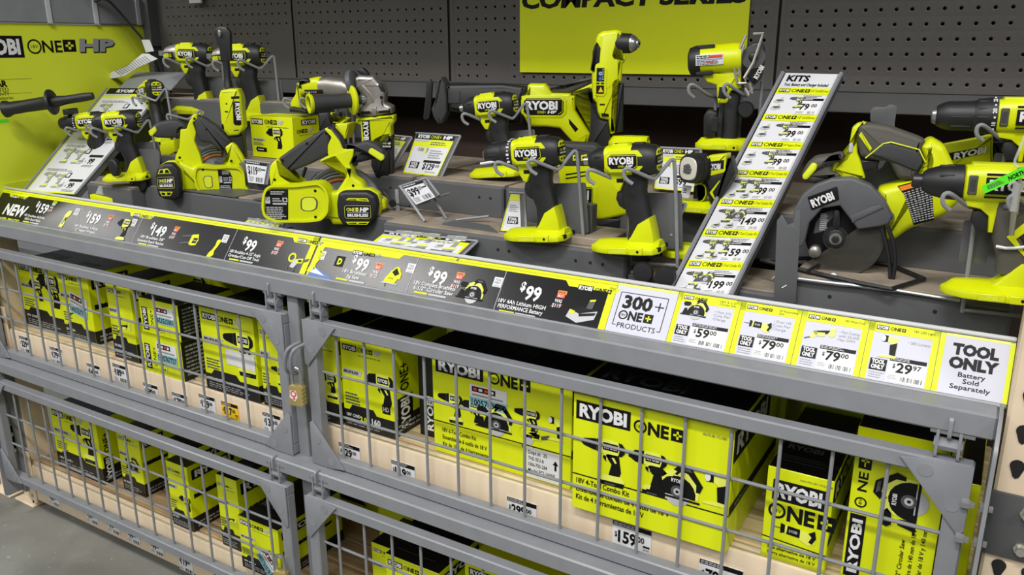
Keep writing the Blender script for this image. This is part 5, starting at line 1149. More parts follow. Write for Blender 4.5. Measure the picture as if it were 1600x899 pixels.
# security tether and green tag on that impact driver
mb = MB(); q = [(1606, 200), (1598, 222), (1590, 240), (1584, 256), (1592, 262)]; mb.tube([at(x, y, .07) for x, y in q], .0018, 'clear_plastic', 8, smooth=2)
mb.tube([at(x, y, .066) for x, y in ((1592, 262), (1594, 285), (1590, 300))], .0022, 'bright_steel', 8); mb.tube([at(x, y, .066) for x, y in ((1590, 286), (1584, 330))], .0055, 'clear_plastic', 10); mb.tube([at(x, y, .066) for x, y in ((1589, 292), (1580, 368))], .0034, 'bright_steel', 8)
tag(mb.build('security_tether', loc=at(1590, 300, .066)), 'clear and steel security tether clipped to the right edge impact driver', 'security tether')
mb = MB(); A = [at(x, y, .062) for x, y in ((1534, 291), (1604, 258), (1610, 272), (1538, 303))]; mb.add(A+[v+V3((0, .0008, 0)) for v in A], [(0, 1, 2, 3), (4, 5, 6, 7), (0, 1, 5, 4), (1, 2, 6, 5), (2, 3, 7, 6), (3, 0, 4, 7)], 'green_tag')
p = Pr(mb, A[3], (A[2]-A[3]), (A[0]-A[3])); W = (A[2]-A[3]).length*1000; p.text('NORTH', W*.56, 3, 5.5, 'ink', 1, wd=W*.36, bold=.04); p.lines(W*.1, 3, W*.5, 9, 3, 'mid_print')
tag(mb.build('loop_tag', loc=A[3]), 'bright green printed tag looped round the impact driver at the right edge', 'tag')
mb = MB(); mb.tube([gfr.p(16, -88, 19), gfr.p(32, -90, 21), gfr.p(60, -84, 21), gfr.p(84, -78, 16)], .0022, 'card_white', 6, smooth=1)
tag(mb.build('zip_tie', loc=gfr.p(20, -88, 20)), 'white zip tie round the handle of the right edge impact driver', 'zip tie')

# ================================================================== tools traced on their own planes
def poly_part(name, par, fr, z, pts, w0, w1, m, r=3, rf=2, c=None, extra=None, sub=None):
    mb = MB(); mb.prism(fr, fr.px(pts, z, c if c is not None else w1), w0, w1, m, r, rf=rf, steps=3)
    if extra: extra(mb)
    return mb.build(name, par)
# ---------------------------------------------------------------- reciprocating saw
z5, z6 = (600, 100, 5.995), (760, 100, 5.995)
fr = Fr(at(850, 168, .47), 25, 0)
t = thing('reciprocating_saw', 'large yellow and black reciprocating saw lying level in the back row', 'reciprocating saw', fr.p(0, -60, 0))
poly_part('body', t, fr, z6, [(322, 300), (380, 290), (385, 205), (400, 188), (548, 190), (585, 230), (612, 272), (780, 277), (800, 300), (830, 300), (832, 440), (972, 660), (940, 768), (822, 752), (690, 605), (560, 590), (400, 590), (335, 470)], -26, 26, 'lime', 7)
poly_part('rear_handle', t, fr, z6, [(770, 280), (985, 180), (1060, 180), (1060, 640), (972, 660), (985, 250), (960, 240), (835, 305), (800, 300)], -14, 14, 'lime', 5)
poly_part('grip_top', t, fr, z6, [(585, 225), (640, 210), (720, 214), (900, 138), (1060, 118), (1060, 182), (985, 178), (788, 272), (612, 272)], -15, 15.5, 'olive_grey', 5)
mb = MB(); a = fr.px([(350, 320), (722, 480)], z6, 27); (u0, v1), (u1, v0) = a
label_plate(mb, fr, u0, u1, v0, v1, 26, cut=7); mb.build('name_plate', t)
poly_part('battery_bay', t, fr, z6, [(770, 510), (862, 610), (832, 640), (775, 560)], 24, 26.8, 'ink', .5)
poly_part('front_boot', t, fr, z5, [(575, 190), (1100, 185), (1330, 210), (1330, 470), (1290, 560), (1180, 570), (1000, 500), (870, 490), (600, 440)], -22, 22, 'black_plastic', 9)
poly_part('pivot_shoe', t, fr, z5, [(480, 150), (535, 122), (575, 190), (590, 330), (588, 460), (540, 560), (500, 560), (462, 505), (440, 430), (478, 330)], -30, 30, 'rubber', 6)
poly_part('blade_guard', t, fr, z5, [(400, 165), (438, 140), (455, 180), (440, 420), (425, 505), (385, 530), (365, 505), (385, 330)], -5, 5, 'black_plastic', 2)
poly_part('boot_panel', t, fr, z5, [(600, 250), (708, 250), (708, 370), (600, 370)], 20, 23.5, 'rubber', 1)
# ---------------------------------------------------------------- right angle drill
z7 = (900, 30, 4.73)
fr = Fr(at(945, 140, .40), 28, 0)
t = thing('right_angle_drill', 'tall right-angle drill standing upright with its chuck facing right', 'drill', fr.p(0, -115, 0))
poly_part('body', t, fr, z7, [(165, 110), (200, 88), (300, 76), (345, 90), (330, 200), (300, 265), (370, 270), (366, 310), (346, 332), (340, 462), (302, 482), (288, 840), (256, 856), (240, 750), (182, 738), (160, 690), (152, 625), (120, 590), (122, 400), (135, 250), (150, 150)], -22, 22, 'lime', 9)
poly_part('rear_grip', t, fr, z7, [(152, 165), (190, 208), (180, 328), (140, 342), (122, 392), (128, 240)], -20, 22.6, 'black_plastic', 4)
poly_part('front_grip', t, fr, z7, [(322, 486), (356, 470), (350, 830), (286, 842), (302, 560)], -16, 21, 'black_plastic', 4)
poly_part('handle', t, fr, z7, [(98, 520), (118, 596), (152, 630), (180, 742), (240, 756), (256, 870), (240, 960), (100, 960), (112, 700)], -18, 18, 'black_plastic', 5)
def badge(mb):
    (a, b), (c, d) = fr.px([(148, 352), (212, 560)], z7, 23); p = Pr(mb, fr.p(a, d, 23.4), fr.u, fr.v); W, H = c-a, b-d
    p.rect(W*.08, H*.48, W*.9, H*.96, 'ink', 1); p.disc(W*.5, H*.76, W*.24, 'blue_print', 2); p.ring(W*.5, H*.76, W*.1, W*.16, 'white_print', 3, 12); p.disc(W*.5, H*.58, W*.2, 'blue_print', 2); p.rect(W*.08, H*.38, W*.4, H*.44, 'ink', 1); p.rect(W*.55, H*.38, W*.9, H*.44, 'ink', 1)
    p.rect(W*.08, H*.04, W*.9, H*.34, 'ink', 1); p.poly([(W*.3, H*.1), (W*.82, H*.1), (W*.56, H*.29)], 'yellow_tag', 2); p.lines(W*.7, H*.52, W*.88, H*.94, 5, 'light_print', 2)
poly_part('warning_badge', t, fr, z7, [(140, 350), (155, 335), (205, 350), (230, 372), (226, 550), (205, 575), (140, 565)], 18, 23.3, 'lime', 1, extra=badge)
mb = MB()
for q in ([(175, 625), (213, 625), (213, 637), (175, 637)], [(185, 695), (240, 700), (244, 722), (190, 718)]): mb.prism(fr, fr.px(q, z7, 22), 20, 22.4, 'ink')
mb.build('vent', t)
c0 = fr.loc(onplane(900+330/4.73, 30+178/4.73, fr.p(0, 0, 6), fr.w)); cf = Fr(fr.p(c0[0], c0[1], 6), 4, -1)
mb = MB(); mb.lathe(cf, [(-16, 18), (-10, 19.5), (0, 20), (22, 19), (24, 18)], 'black_plastic', 'u', n=24); ck = mb.build('chuck', t)
mb = MB(); mb.lathe(cf, [(22, 18), (27, 17), (34, 12.5), (36, 8.5), (39, 8.5), (40, 7), (40.2, 4)], 'bright_steel', 'u', n=24); mb.lathe(cf, [(40, 4), (40.6, 3.8)], 'ink', 'u', n=10); mb.build('chuck_jaws', ck)
mb = MB(); ft = Fr(at(985, 214, .41), 10); foot(ft, t, (-48, 40), (-20, 2), 30)
P = at(948, 225, .41); mb = MB(); mb.box(ID, (P.x, .41, (P.z-.03+ZD2)/2), (.012, .008, (P.z+.03-ZD2)/2), 'deck_paint', .001)
tag(mb.build('stand_post', loc=(P.x, .41, ZD2)), 'grey flat post under the right-angle drill', 'tool stand')
# ---------------------------------------------------------------- trim saw hanging on its stand
z8 = (1060, 40, 4.28)
fr = Fr(at(1125, 110, .43), 16, 0)
t = thing('trim_saw', 'small cordless saw with bare wire guard held up on a stand before the pegboard', 'saw', fr.p(0, -95, 0))
mb = MB(); (a, b), (c, d) = fr.px([(72, 225), (420, 225)], z8, 0)
cy = b; mf = Fr(fr.p(0, cy, 0), 16, 4)
mb.lathe(mf, [(a+10, 24), (a+14, 28), (c-8, 29), (c, 27)], 'lime', 'u', n=24); sh = mb.build('motor_body', t)
mb = MB(); mb.lathe(mf, [(a-2, 15), (a+2, 25), (a+14, 28.8), (a+22, 28.8)], 'black_plastic', 'u', n=24); mb.box(mf, (a+34, 25, 6), (16, 4, 14), 'black_plastic', 2); mb.box(mf, (a+30, -24, 8), (16, 4, 16), 'black_plastic', 2); mb.build('rear_cap', t)
mb = MB(); mb.prism(mf, [(a+14, -9), (a+66, -9), (a+66, 11), (a+14, 11)], 24, 29.4, 'card_white', 1); p = Pr(mb, mf.p(a+14, -9, 29.5), mf.u, mf.v); p.lines(2, 12, 50, 19, 2, 'ink'); p.rect(26, 13, 50, 18, 'red_print', 3); p.rect(2, 10, 50, 11, 'blue_print', 2); p.lines(2, 1, 50, 9, 3, 'mid_print'); p.rect(20, 5, 34, 7, 'red_print', 3); mb.build('warning_label', sh)
poly_part('lower_body', t, fr, z8, [(150, 315), (320, 300), (420, 300), (420, 420), (350, 440), (345, 500), (325, 522), (262, 522), (255, 400), (190, 380)], -15, 15, 'lime', 4)
poly_part('trigger', t, fr, z8, [(268, 405), (330, 405), (332, 480), (312, 500), (262, 490)], -9, 15.5, 'black_plastic', 3)
mb = MB(); hx = fr.px([(290, 520), (420, 520), (415, 755), (285, 755)], z8, 0); cx_ = (hx[0][0]+hx[1][0])/2
mb.loft(fr, [(hx[0][1]+20, cx_, 0, 17, 15, 2.6), (hx[0][1], cx_, 0, 16, 16, 2.6), (hx[2][1]+12, cx_, 0, 15, 16, 2.6), (hx[2][1]-4, cx_, 0, 17, 17, 2.6)], 'black_plastic', 'v', 18); mb.build('handle', t)
(c1, c2), (e1, e2) = fr.px([(215, 655), (450, 560)], z8, 0)
mb = MB(); mb.prism(fr, fillet([(c1-12, c2-26), (c1+12, c2-26), (c1+14, c2+24), (c1-6, c2+28), (c1-14, c2+16)], 8, 3), -20, 20, 'black_plastic', 5); mb.box(fr, (c1+8, c2, 20), (8, 14, 3), 'black_plastic', 2); mb.build('cable_reel', t)
mb = MB(); mb.lathe(fr, [(-6, 14), (-2, 16), (14, 16), (18, 13)], 'black_plastic', 'w', (e1, e2), 20); mb.build('side_knob', t)
poly_part('guard', t, fr, z8, [(455, 140), (500, 115), (560, 108), (580, 150), (578, 250), (560, 350), (505, 400), (462, 345), (440, 320)], -24, 8, 'dark_steel', 4)
mb = MB(); (g1, g2), _ = fr.px([(500, 210), (0, 0)], z8, 8); mb.lathe(fr, [(6, 22), (9, 22)], 'dark_paint', 'w', (g1, g2), 24); mb.lathe(fr, [(8, 9), (12, 8), (14, 5)], 'black_plastic', 'w', (g1, g2), 14)
q0, q1 = fr.px([(527, 360), (575, 255)], z8, 12); p = Pr(mb, fr.p(q0[0], q0[1], 12), fr.u, fr.v); p.text('RYOBI', 0, 0, 8, 'white_print', 1, wd=26, bold=.04, rot=math.radians(64)); mb.build('blade', t)
mb = MB()
for q in ([(395, 385), (365, 250), (378, 225), (452, 62)], [(500, 55), (566, 50), (545, 120), (500, 250), (440, 350), (455, 385), (395, 388)], [(405, 330), (412, 210), (440, 130)], [(445, 420), (470, 468), (492, 455), (475, 385)]):
    pts = [fr.p(x, y, 20) for x, y in fr.px(q, z8, 20)]; mb.tube(pts, .0028, 'zinc', 6)
mb.build('wire_guard', t)
ft = Fr(at(1128, 222, .43), 12); foot(ft, t, (-52, 52), (-14, 8), 30)
cradle('tall wire stand carrying the small saw by the pegboard', Fr(at(1110, 122, .43), 14), (-38, 28, 28), -140, pl=(18, 64, -140, 50))
# ---------------------------------------------------------------- pistol light
fr = Fr(at(1085, 262, .27), 0, 0); zl = (1030, 220, 8.175)
t = thing('pistol_light', 'black and yellow pistol light with a round silver lens, behind the kit price board', 'light', fr.p(10, -75, 0))
lf = Fr(at(1077, 264, .235), 68, -2, .00125)
mb = MB(); mb.loft(lf, [(-2, 0, 0, 19, 17.5, 3), (4, 0, 0, 21, 19.5, 3), (24, 0, 0, 20, 18, 2.8), (38, 0, 0, 18, 17, 2.6), (56, 0, 0, 16, 16, 2.6)], 'black_plastic', 'u', 26)
for a in (10, 22): mb.loft(lf, [(a, 0, 0, 21.6, 20, 3), (a+4, 0, 0, 21.6, 20, 3)], 'black_plastic', 'u', 26)
hd = mb.build('lamp_head', t)
mb = MB(); mb.loft(lf, [(-3.4, 0, 0, 15.5, 14.5, 2.8), (-1.5, 0, 0, 17, 16, 2.8)], 'lens_glass', 'u', 24); mb.lathe(lf, [(-4.6, 7), (-3.2, 8)], 'bright_steel', 'u', n=16)
for k in (-4, 0, 4): mb.box(lf, (-5, k, 0), (.6, 1, 6.5), 'mid_print')
mb.build('lens', hd)
poly_part('body', t, fr, zl, [(600, 200), (855, 170), (850, 380), (825, 415), (640, 460), (520, 560), (480, 545), (585, 430)], -16, 16, 'lime', 3)
mb = MB(); (a, b), (c, d) = fr.px([(620, 275), (830, 370)], zl, 16.5); mb.prism(fr, fr.px([(630, 270), (828, 245), (822, 360), (615, 390)], zl, 16.5), 13, 16.6, 'ink', .4); p = Pr(mb, fr.p(*fr.px([(638, 366)], zl, 16.7)[0], 16.7), fr.u*1+fr.v*.09, fr.v); p.text('RYOBI', 0, 0, 9.5, 'white_print', 1, wd=20.5, bold=.045); mb.build('name_plate', t)
poly_part('handle', t, fr, zl, [(560, 470), (830, 410), (900, 200), (960, 420), (800, 720), (720, 860), (640, 800), (600, 600)], -15, 15, 'black_plastic', 4)
poly_part('trigger_guard', t, fr, zl, [(480, 560), (570, 550), (600, 600), (600, 700), (560, 770), (490, 785), (490, 765), (545, 750), (578, 690), (575, 610), (550, 575), (480, 575)], -9, 9, 'lime', 1.5)
poly_part('trigger', t, fr, zl, [(440, 580), (540, 572), (560, 620), (555, 700), (520, 750), (430, 745)], -8, 8, 'black_plastic', 2)
poly_part('grip_stripe', t, fr, zl, [(640, 665), (765, 510), (780, 512), (680, 660), (712, 745), (700, 750)], 14, 16, 'lime', .4, 1)
ft = Fr(at(1100, 318, .28), 10); foot(ft, t, (-70, 50), (-14, 6), 34)
mb = MB(); A = [at(x, y, .255) for x, y in ((1067, 289), (1081, 291), (1076, 310), (1063, 308))]; mb.add(A+[v+V3((0, .001, 0)) for v in A], [(0, 1, 2, 3), (4, 5, 6, 7), (0, 1, 5, 4), (1, 2, 6, 5), (2, 3, 7, 6), (3, 0, 4, 7)], 'card_white'); p = Pr(mb, A[3], A[2]-A[3], A[0]-A[3]); p.lines(3, 8, 10, 18, 3, 'ink')
tag(mb.build('hang_tag', loc=A[3]), 'tiny pale tag hanging below the pistol light head', 'tag')
# yellow foot of a tool in front, partly hidden by the kit board
ft = Fr(at(1074, 388, .20), 4); tt = thing('spare_tool', 'yellow tool foot half hidden behind the kit price board', 'tool base', ft.p(0, -16, 0)); foot(ft, tt, (-46, 26), (-16, 8), 28)
# ---------------------------------------------------------------- multi tool behind the front drill and impact driver
fr = Fr(at(905, 295, .27), 22, 0); zm = (880, 220, 1)
t = thing('multi_tool', 'yellow and black tool body standing between the front drill and impact driver', 'multi tool', fr.p(0, -45, 0))
D = lambda *q: [(x-0, y-0) for x, y in q]
poly_part('body', t, fr, (0, 0, 1), [(868, 240), (940, 240), (950, 262), (1000, 268), (1008, 300), (990, 335), (940, 345), (888, 342), (876, 300)], -24, 24, 'lime', 8, 6)
poly_part('top_grip', t, fr, (0, 0, 1), [(856, 222), (930, 226), (948, 240), (944, 262), (880, 262), (862, 250)], -20, 25, 'rubber', 6, 4)
mb = MB(); (a, b), (c, d) = fr.px([(884, 292), (926, 322)], (0, 0, 1), 25); label_plate(mb, fr, a, c, d, b, 24, cut=3); mb.build('name_plate', t)
mb = MB()
for x in (895, 908): mb.prism(fr, fr.px([(x, 243), (x+9, 241), (x+9, 250), (x, 252)], (0, 0, 1), 26), 23, 26.5, 'lime', .6); mb.prism(fr, fr.px([(x+2, 245), (x+7, 244), (x+7, 247), (x+2, 248)], (0, 0, 1), 27), 25, 27, 'ink')
for y in (270, 276): mb.prism(fr, fr.px([(884, y+2), (918, y-3), (918, y-1), (884, y+4)], (0, 0, 1), 24.4), 23, 24.6, 'ink')
mb.build('vent', t)
poly_part('lower_grip', t, fr, (0, 0, 1), [(885, 340), (970, 342), (968, 368), (890, 368)], -20, 20, 'black_plastic', 4, 4)
for (x0, y0, x1, y1, nm, lb) in ((905, 318, 926, 362, 'stand_post', 'short square grey post in front of the multi tool'),):
    P = atz(914, 364, ZD1+.015); w_ = .0135; top = at(914, 320, P.y).z; mb = MB(); mb.box(ID, (P.x, P.y+.012, (P.z+top)/2), (w_, .012, (top-P.z)/2), 'deck_paint', .0015); tag(mb.build(nm, loc=P), lb, 'tool stand')
A = [atz(868, 364, ZD1+.016), atz(948, 376, ZD1+.016)]; mb = MB(); c_ = (A[0]+A[1])/2; mb.box(ID, (c_.x, c_.y+.05, ZD1+.008), ((A[1]-A[0]).length/2, .055, .008), 'dust_top', .002); tag(mb.build('plinth', loc=(c_.x, c_.y+.05, ZD1)), 'low dusty grey block carrying the short post', 'plinth')
# ---------------------------------------------------------------- big circular saw on the right
zs = (1180, 120, 2.4976)
fr = Fr(at(1330, 330, .20), 8, 0)
t = thing('circular_saw', 'large circular saw on the right with its grey blade guard towards the viewer', 'circular saw', fr.p(0, -110, 0))
poly_part('body', t, fr, zs, [(480, 440), (640, 398), (665, 330), (640, 272), (690, 240), (742, 270), (770, 330), (812, 420), (805, 485), (742, 545), (600, 600), (545, 640), (505, 640), (470, 560)], -70, -8, 'lime', 12, 6, c=-8)
poly_part('front_strut', t, fr, zs, [(300, 325), (350, 318), (366, 270), (378, 200), (400, 182), (436, 178), (412, 205), (398, 250), (400, 300), (412, 330), (430, 400), (330, 402), (330, 375), (296, 372)], -40, -12, 'lime', 5, 3, c=-12)
poly_part('handle', t, fr, zs, [(402, 190), (440, 180), (520, 192), (640, 235), (668, 250), (650, 280), (660, 335), (620, 405), (560, 400), (520, 330), (480, 330), (440, 322), (410, 312), (396, 250)], -42, -8, 'olive_grey', 8, 5, c=-8)
poly_part('grip_inlay', t, fr, zs, [(452, 305), (490, 270), (520, 262), (630, 292), (655, 335), (630, 370), (560, 340), (500, 318)], -12, -5, 'rubber', 2, 4, c=-5)
poly_part('grip_stripe', t, fr, zs, [(404, 230), (414, 215), (456, 280), (448, 294)], -12, -5, 'lime', 1, 1, c=-5)
mb = MB(); q = fr.px([(430, 318), (500, 262), (530, 256), (640, 285), (665, 335)], zs, -6); mb.tube([fr.p(a, b, -7) for a, b in q], .0012, 'lime', 6); mb.build('grip_piping', t)
poly_part('trigger', t, fr, zs, [(412, 325), (488, 330), (470, 362), (412, 372)], -34, -16, 'black_plastic', 3, 3, c=-16)
poly_part('lock_button', t, fr, zs, [(366, 262), (378, 256), (384, 272), (380, 298), (364, 298)], -30, -10, 'light_print', 2, 2, c=-10)
poly_part('front_knob', t, fr, zs, [(180, 385), (200, 340), (235, 310), (300, 302), (352, 296), (350, 320), (300, 328), (300, 372), (330, 378), (330, 400), (225, 416), (190, 406)], -36, -2, 'olive_grey', 10, 5, c=-10)
mb = MB(); q = fr.px([(184, 385), (222, 335), (242, 340), (240, 360), (202, 402), (186, 400)], zs, 0); mb.prism(fr, q, -6, 1.5, 'lime', 1.5, rf=3); mb.prism(fr, inset(q if area2(q) > 0 else q[::-1], 2.2), 0, 2.2, 'lime_panel', .3); mb.build('knob_end', t)
# upper guard: an arched shell round the blade
C0 = fr.px([(335, 625)], zs, 0)[0]
og = fr.px([(160, 668), (142, 600), (150, 520), (185, 462), (235, 422), (300, 398), (380, 396), (450, 424), (505, 480), (538, 545), (520, 578), (480, 588), (400, 598), (372, 560), (330, 505), (262, 515), (212, 570), (194, 645), (186, 664)], zs, 14)
mb = MB(); mb.prism(fr, og, -14, 14, 'grey_plastic', 4, steps=3); q = fr.px([(370, 545), (455, 508), (490, 500), (500, 512), (395, 560), (380, 572)], zs, 15); mb.prism(fr, q, 12, 16, 'grey_plastic', 1); gd = mb.build('upper_guard', t)
mb = MB(); q = fr.px([(204, 470), (320, 428), (328, 480), (220, 522)], zs, 15.4); mb.prism(fr, q, 13, 15.5, 'ink', .5, rf=2)
a, b = q[3], q[2]; ang = math.atan2(b[1]-a[1], b[0]-a[0]); p = Pr(mb, fr.p(a[0], a[1], 15.6), fr.u*math.cos(ang)+fr.v*math.sin(ang), fr.v*math.cos(ang)-fr.u*math.sin(ang)); L = math.hypot(b[0]-a[0], b[1]-a[1]); p.text('RYOBI', L*.08, 4, 12, 'white_print', 1, wd=L*.8, bold=.045); mb.build('name_plate', gd)
mb = MB(); q = [(C0[0]+75*math.cos(a), C0[1]+75*math.sin(a)) for a in [2*PI*k/40 for k in range(40)]]
mb.prism(fr, [(C0[0]+56*math.cos(a), C0[1]+56*math.sin(a)) for a in [2*PI*k/40 for k in range(40)]], -12, -8, 'ink', .5); q = fr.px([(228, 612), (236, 570), (262, 535), (305, 520), (308, 545), (278, 575), (262, 605)], zs, -7); mb.prism(fr, q, -8, -7, 'mid_print')
p = Pr(mb, fr.p(0, 0, -6.9), fr.u, fr.v); xs = [a for a, b in q]; ys = [b for a, b in q]; p.lines(min(xs)+8, min(ys)+6, max(xs)-8, max(ys)-6, 9, 'light_print'); mb.build('inner_guard', t)
mb = MB(); lo = [(C0[0]+66*math.cos(a), C0[1]+66*math.sin(a)) for a in [math.radians(-135+k*5) for k in range(36)]]; mb.prism(fr, lo+[(C0[0]+10, C0[1]+4)], -3, 3, 'smoke_clear', .8); mb.tube([fr.p(a, b, 0) for a, b in lo[6:34]], .0016, 'black_plastic', 6); mb.build('lower_guard', t)
A0 = fr.px([(313, 635)], zs, 8)[0]; mb = MB(); mb.lathe(fr, [(-10, 21), (-2, 21), (2, 20)], 'black_plastic', 'w', A0, 26); mb.lathe(fr, [(2, 14.5), (5, 14.5), (5.5, 13.5)], 'dark_steel', 'w', A0, 24); mb.lathe(fr, [(5, 10), (7, 9.5)], 'cast_metal', 'w', A0, 20); mb.lathe(fr, [(6, 6.5), (12, 6), (12.5, 3)], 'dark_steel', 'w', A0, 6); mb.build('arbor', t)
mb = MB(); q = fr.px([(305, 520), (330, 520), (332, 580), (318, 600), (302, 580)], zs, 2); mb.prism(fr, q, -8, 4, 'black_plastic', 2, rf=3); mb.build('lever', t); mb = MB(); A1 = fr.px([(232, 685)], zs, 6)[0]; mb.lathe(fr, [(-10, 10), (6, 10), (8, 8), (10, 5)], 'cast_metal', 'w', A1, 16); mb.build('depth_knob', t); mb = MB(); A2 = fr.px([(527, 552)], zs, 14)[0]; mb.lathe(fr, [(-14, 6), (12, 6), (12, 3.4), (8, 3.2)], 'grey_plastic', 'w', A2, 14); mb.build('guard_stud', t)
# wire frame of the shoe, on the deck
Zs = ZD1+.006
mb = MB(); sh = [(1190, 407), (1262, 424), (1340, 442), (1392, 452), (1444, 436), (1392, 414), (1300, 402), (1250, 404)]
mb.tube([atz(x, y, Zs) for x, y in sh], .0036, 'black_plastic', 6, closed=True); mb.tube([atz(x, y, Zs+.002) for x, y in ((1262, 424), (1300, 402))], .003, 'black_plastic', 6); mb.build('shoe', t)
mb = MB()
for q in ([(1378, 358), (1388, 392), (1391, 425), (1391, 446)], [(1387, 353), (1398, 385), (1399, 415), (1393, 446)]): mb.tube([at(x, y, .19) for x, y in q], .0032, 'black_plastic', 6, smooth=1)
P = at(1392, 446, .185); mb.lathe(Fr(P, 8), [(-6, 7), (6, 7)], 'black_plastic', 'w', (0, 0), 12); mb.build('depth_bracket', t)
mb = MB(); q = fr.px([(556, 428), (650, 402), (662, 440), (690, 430), (698, 560), (618, 580), (600, 520), (580, 460)], zs, -7); mb.prism(fr, q, -12, -7.4, 'ink', .5)
xs = [a for a, b in q]; ys = [b for a, b in q]; (o1, o2, o3, o4) = fr.px([(560, 430), (648, 406), (654, 422), (572, 446)], zs, -7); p = Pr(mb, fr.p(0, 0, -7.2), fr.u, fr.v); p.poly([o1, o2, o3, o4], 'orange_print', 1)
for k in range(15):
    s0, s1 = fr.px([(576+2.9*k, 456+8*k), (690+.6*k, 420+9.2*k)], zs, -7); n = 7
    for i in range(n):
        t0 = (i+.1)/n; t1 = (i+random.uniform(.65, .95))/n; p.line([(s0[0]+(s1[0]-s0[0])*t0, s0[1]+(s1[1]-s0[1])*t0), (s0[0]+(s1[0]-s0[0])*t1, s0[1]+(s1[1]-s0[1])*t1)], 1.5, 'light_print', 1)
mb.build('warning_label', t)
mb = MB()
mb.tube([at(x, y, .155) for x, y in ((1303, 440), (1297, 436), (1298, 430), (1304, 428), (1306, 434), (1303, 447), (1304, 452))], .0026, 'white_print', 6, smooth=1)
tag(mb.build('zip_tie', loc=atz(1300, 440, Zs)), 'white zip tie on the shoe of the right circular saw', 'zip tie')
# forked sheet metal stand in front of that saw, rod rail along the deck edge, support plates behind
fk = Fr(at(1232, 400, .115), 8, 0)
mb = MB(); mb.prism(fk, fk.px([(1209, 474), (1214, 345), (1222, 335), (1231, 352), (1240, 348), (1243, 330), (1251, 328), (1250, 362), (1243, 474)], (0, 0, 1), 1), -1, 1, 'deck_paint', .3, rf=1)
mb.tube([fk.p(*q, 1.5) for q in fk.px([(1222, 450), (1229, 446)], (0, 0, 1), 1.5)], .0009, 'white_print', 5)
tag(mb.build('forked_stand', loc=fk.p(0, -70, 0)), 'grey forked sheet metal stand in front of the right circular saw', 'tool stand')
mb = MB(); mb.tube([at(1207, 436, .122), at(1214, 431, .122), at(1300, 442, .122), at(1390, 452, .124), at(1500, 470, .125)], .003, 'bright_steel', 8)
tag(mb.build('guide_rod', loc=at(1300, 442, .122)), 'thin bright rod along the deck edge under the right circular saw', 'rod')
mb = MB(); f2 = Fr(at(1390, 260, .27), 6); mb.prism(f2, f2.px([(1352, 290), (1352, 262), (1366, 268), (1378, 262), (1388, 246), (1412, 282), (1412, 330), (1350, 330)], (0, 0, 1), 0), -1.2, 1.2, 'deck_paint', .4)
f3 = Fr(at(1380, 190, .32), 6); mb.prism(f3, f3.px([(1360, 190), (1360, 172), (1366, 167), (1384, 168), (1390, 163), (1402, 166), (1398, 192), (1398, 320), (1372, 320), (1372, 192)], (0, 0, 1), 0), -1.2, 1.2, 'deck_paint', .4, rf=3)
tag(mb.build('support_plate', loc=f2.p(0, -60, 0)), 'grey cut sheet metal support standing behind the right circular saw handle', 'tool stand')
# reciprocating saw peeking out behind it
fr = Fr(at(1505, 240, .33), 8, 0); zr = (1440, 130, 7.494)
t = thing('reciprocating_saw', 'tool with a tilted logo glimpsed between the circular saw and the top right drill', 'reciprocating saw', fr.p(0, -40, 0))
poly_part('body', t, fr, zr, [(240, 740), (690, 655), (840, 615), (840, 1000), (330, 1000), (300, 850)], -20, 20, 'lime', 4)
mb = MB(); q = fr.px([(310, 820), (690, 755), (700, 830), (340, 905)], zr, 21); mb.prism(fr, q, 18, 21, 'ink', .5); a, b = q[3], q[2]; p = Pr(mb, fr.p(q[3][0], q[3][1], 21.2), (fr.u*(b[0]-a[0])+fr.v*(b[1]-a[1])), fr.v); p.text('RYOBI', 4, 1, 9, 'white_print', 1, wd=46, bold=.045); mb.build('name_plate', t)
poly_part('grip', t, fr, zr, [(840, 700), (980, 700), (1000, 1000), (840, 1000)], -14, 14, 'black_plastic', 4)
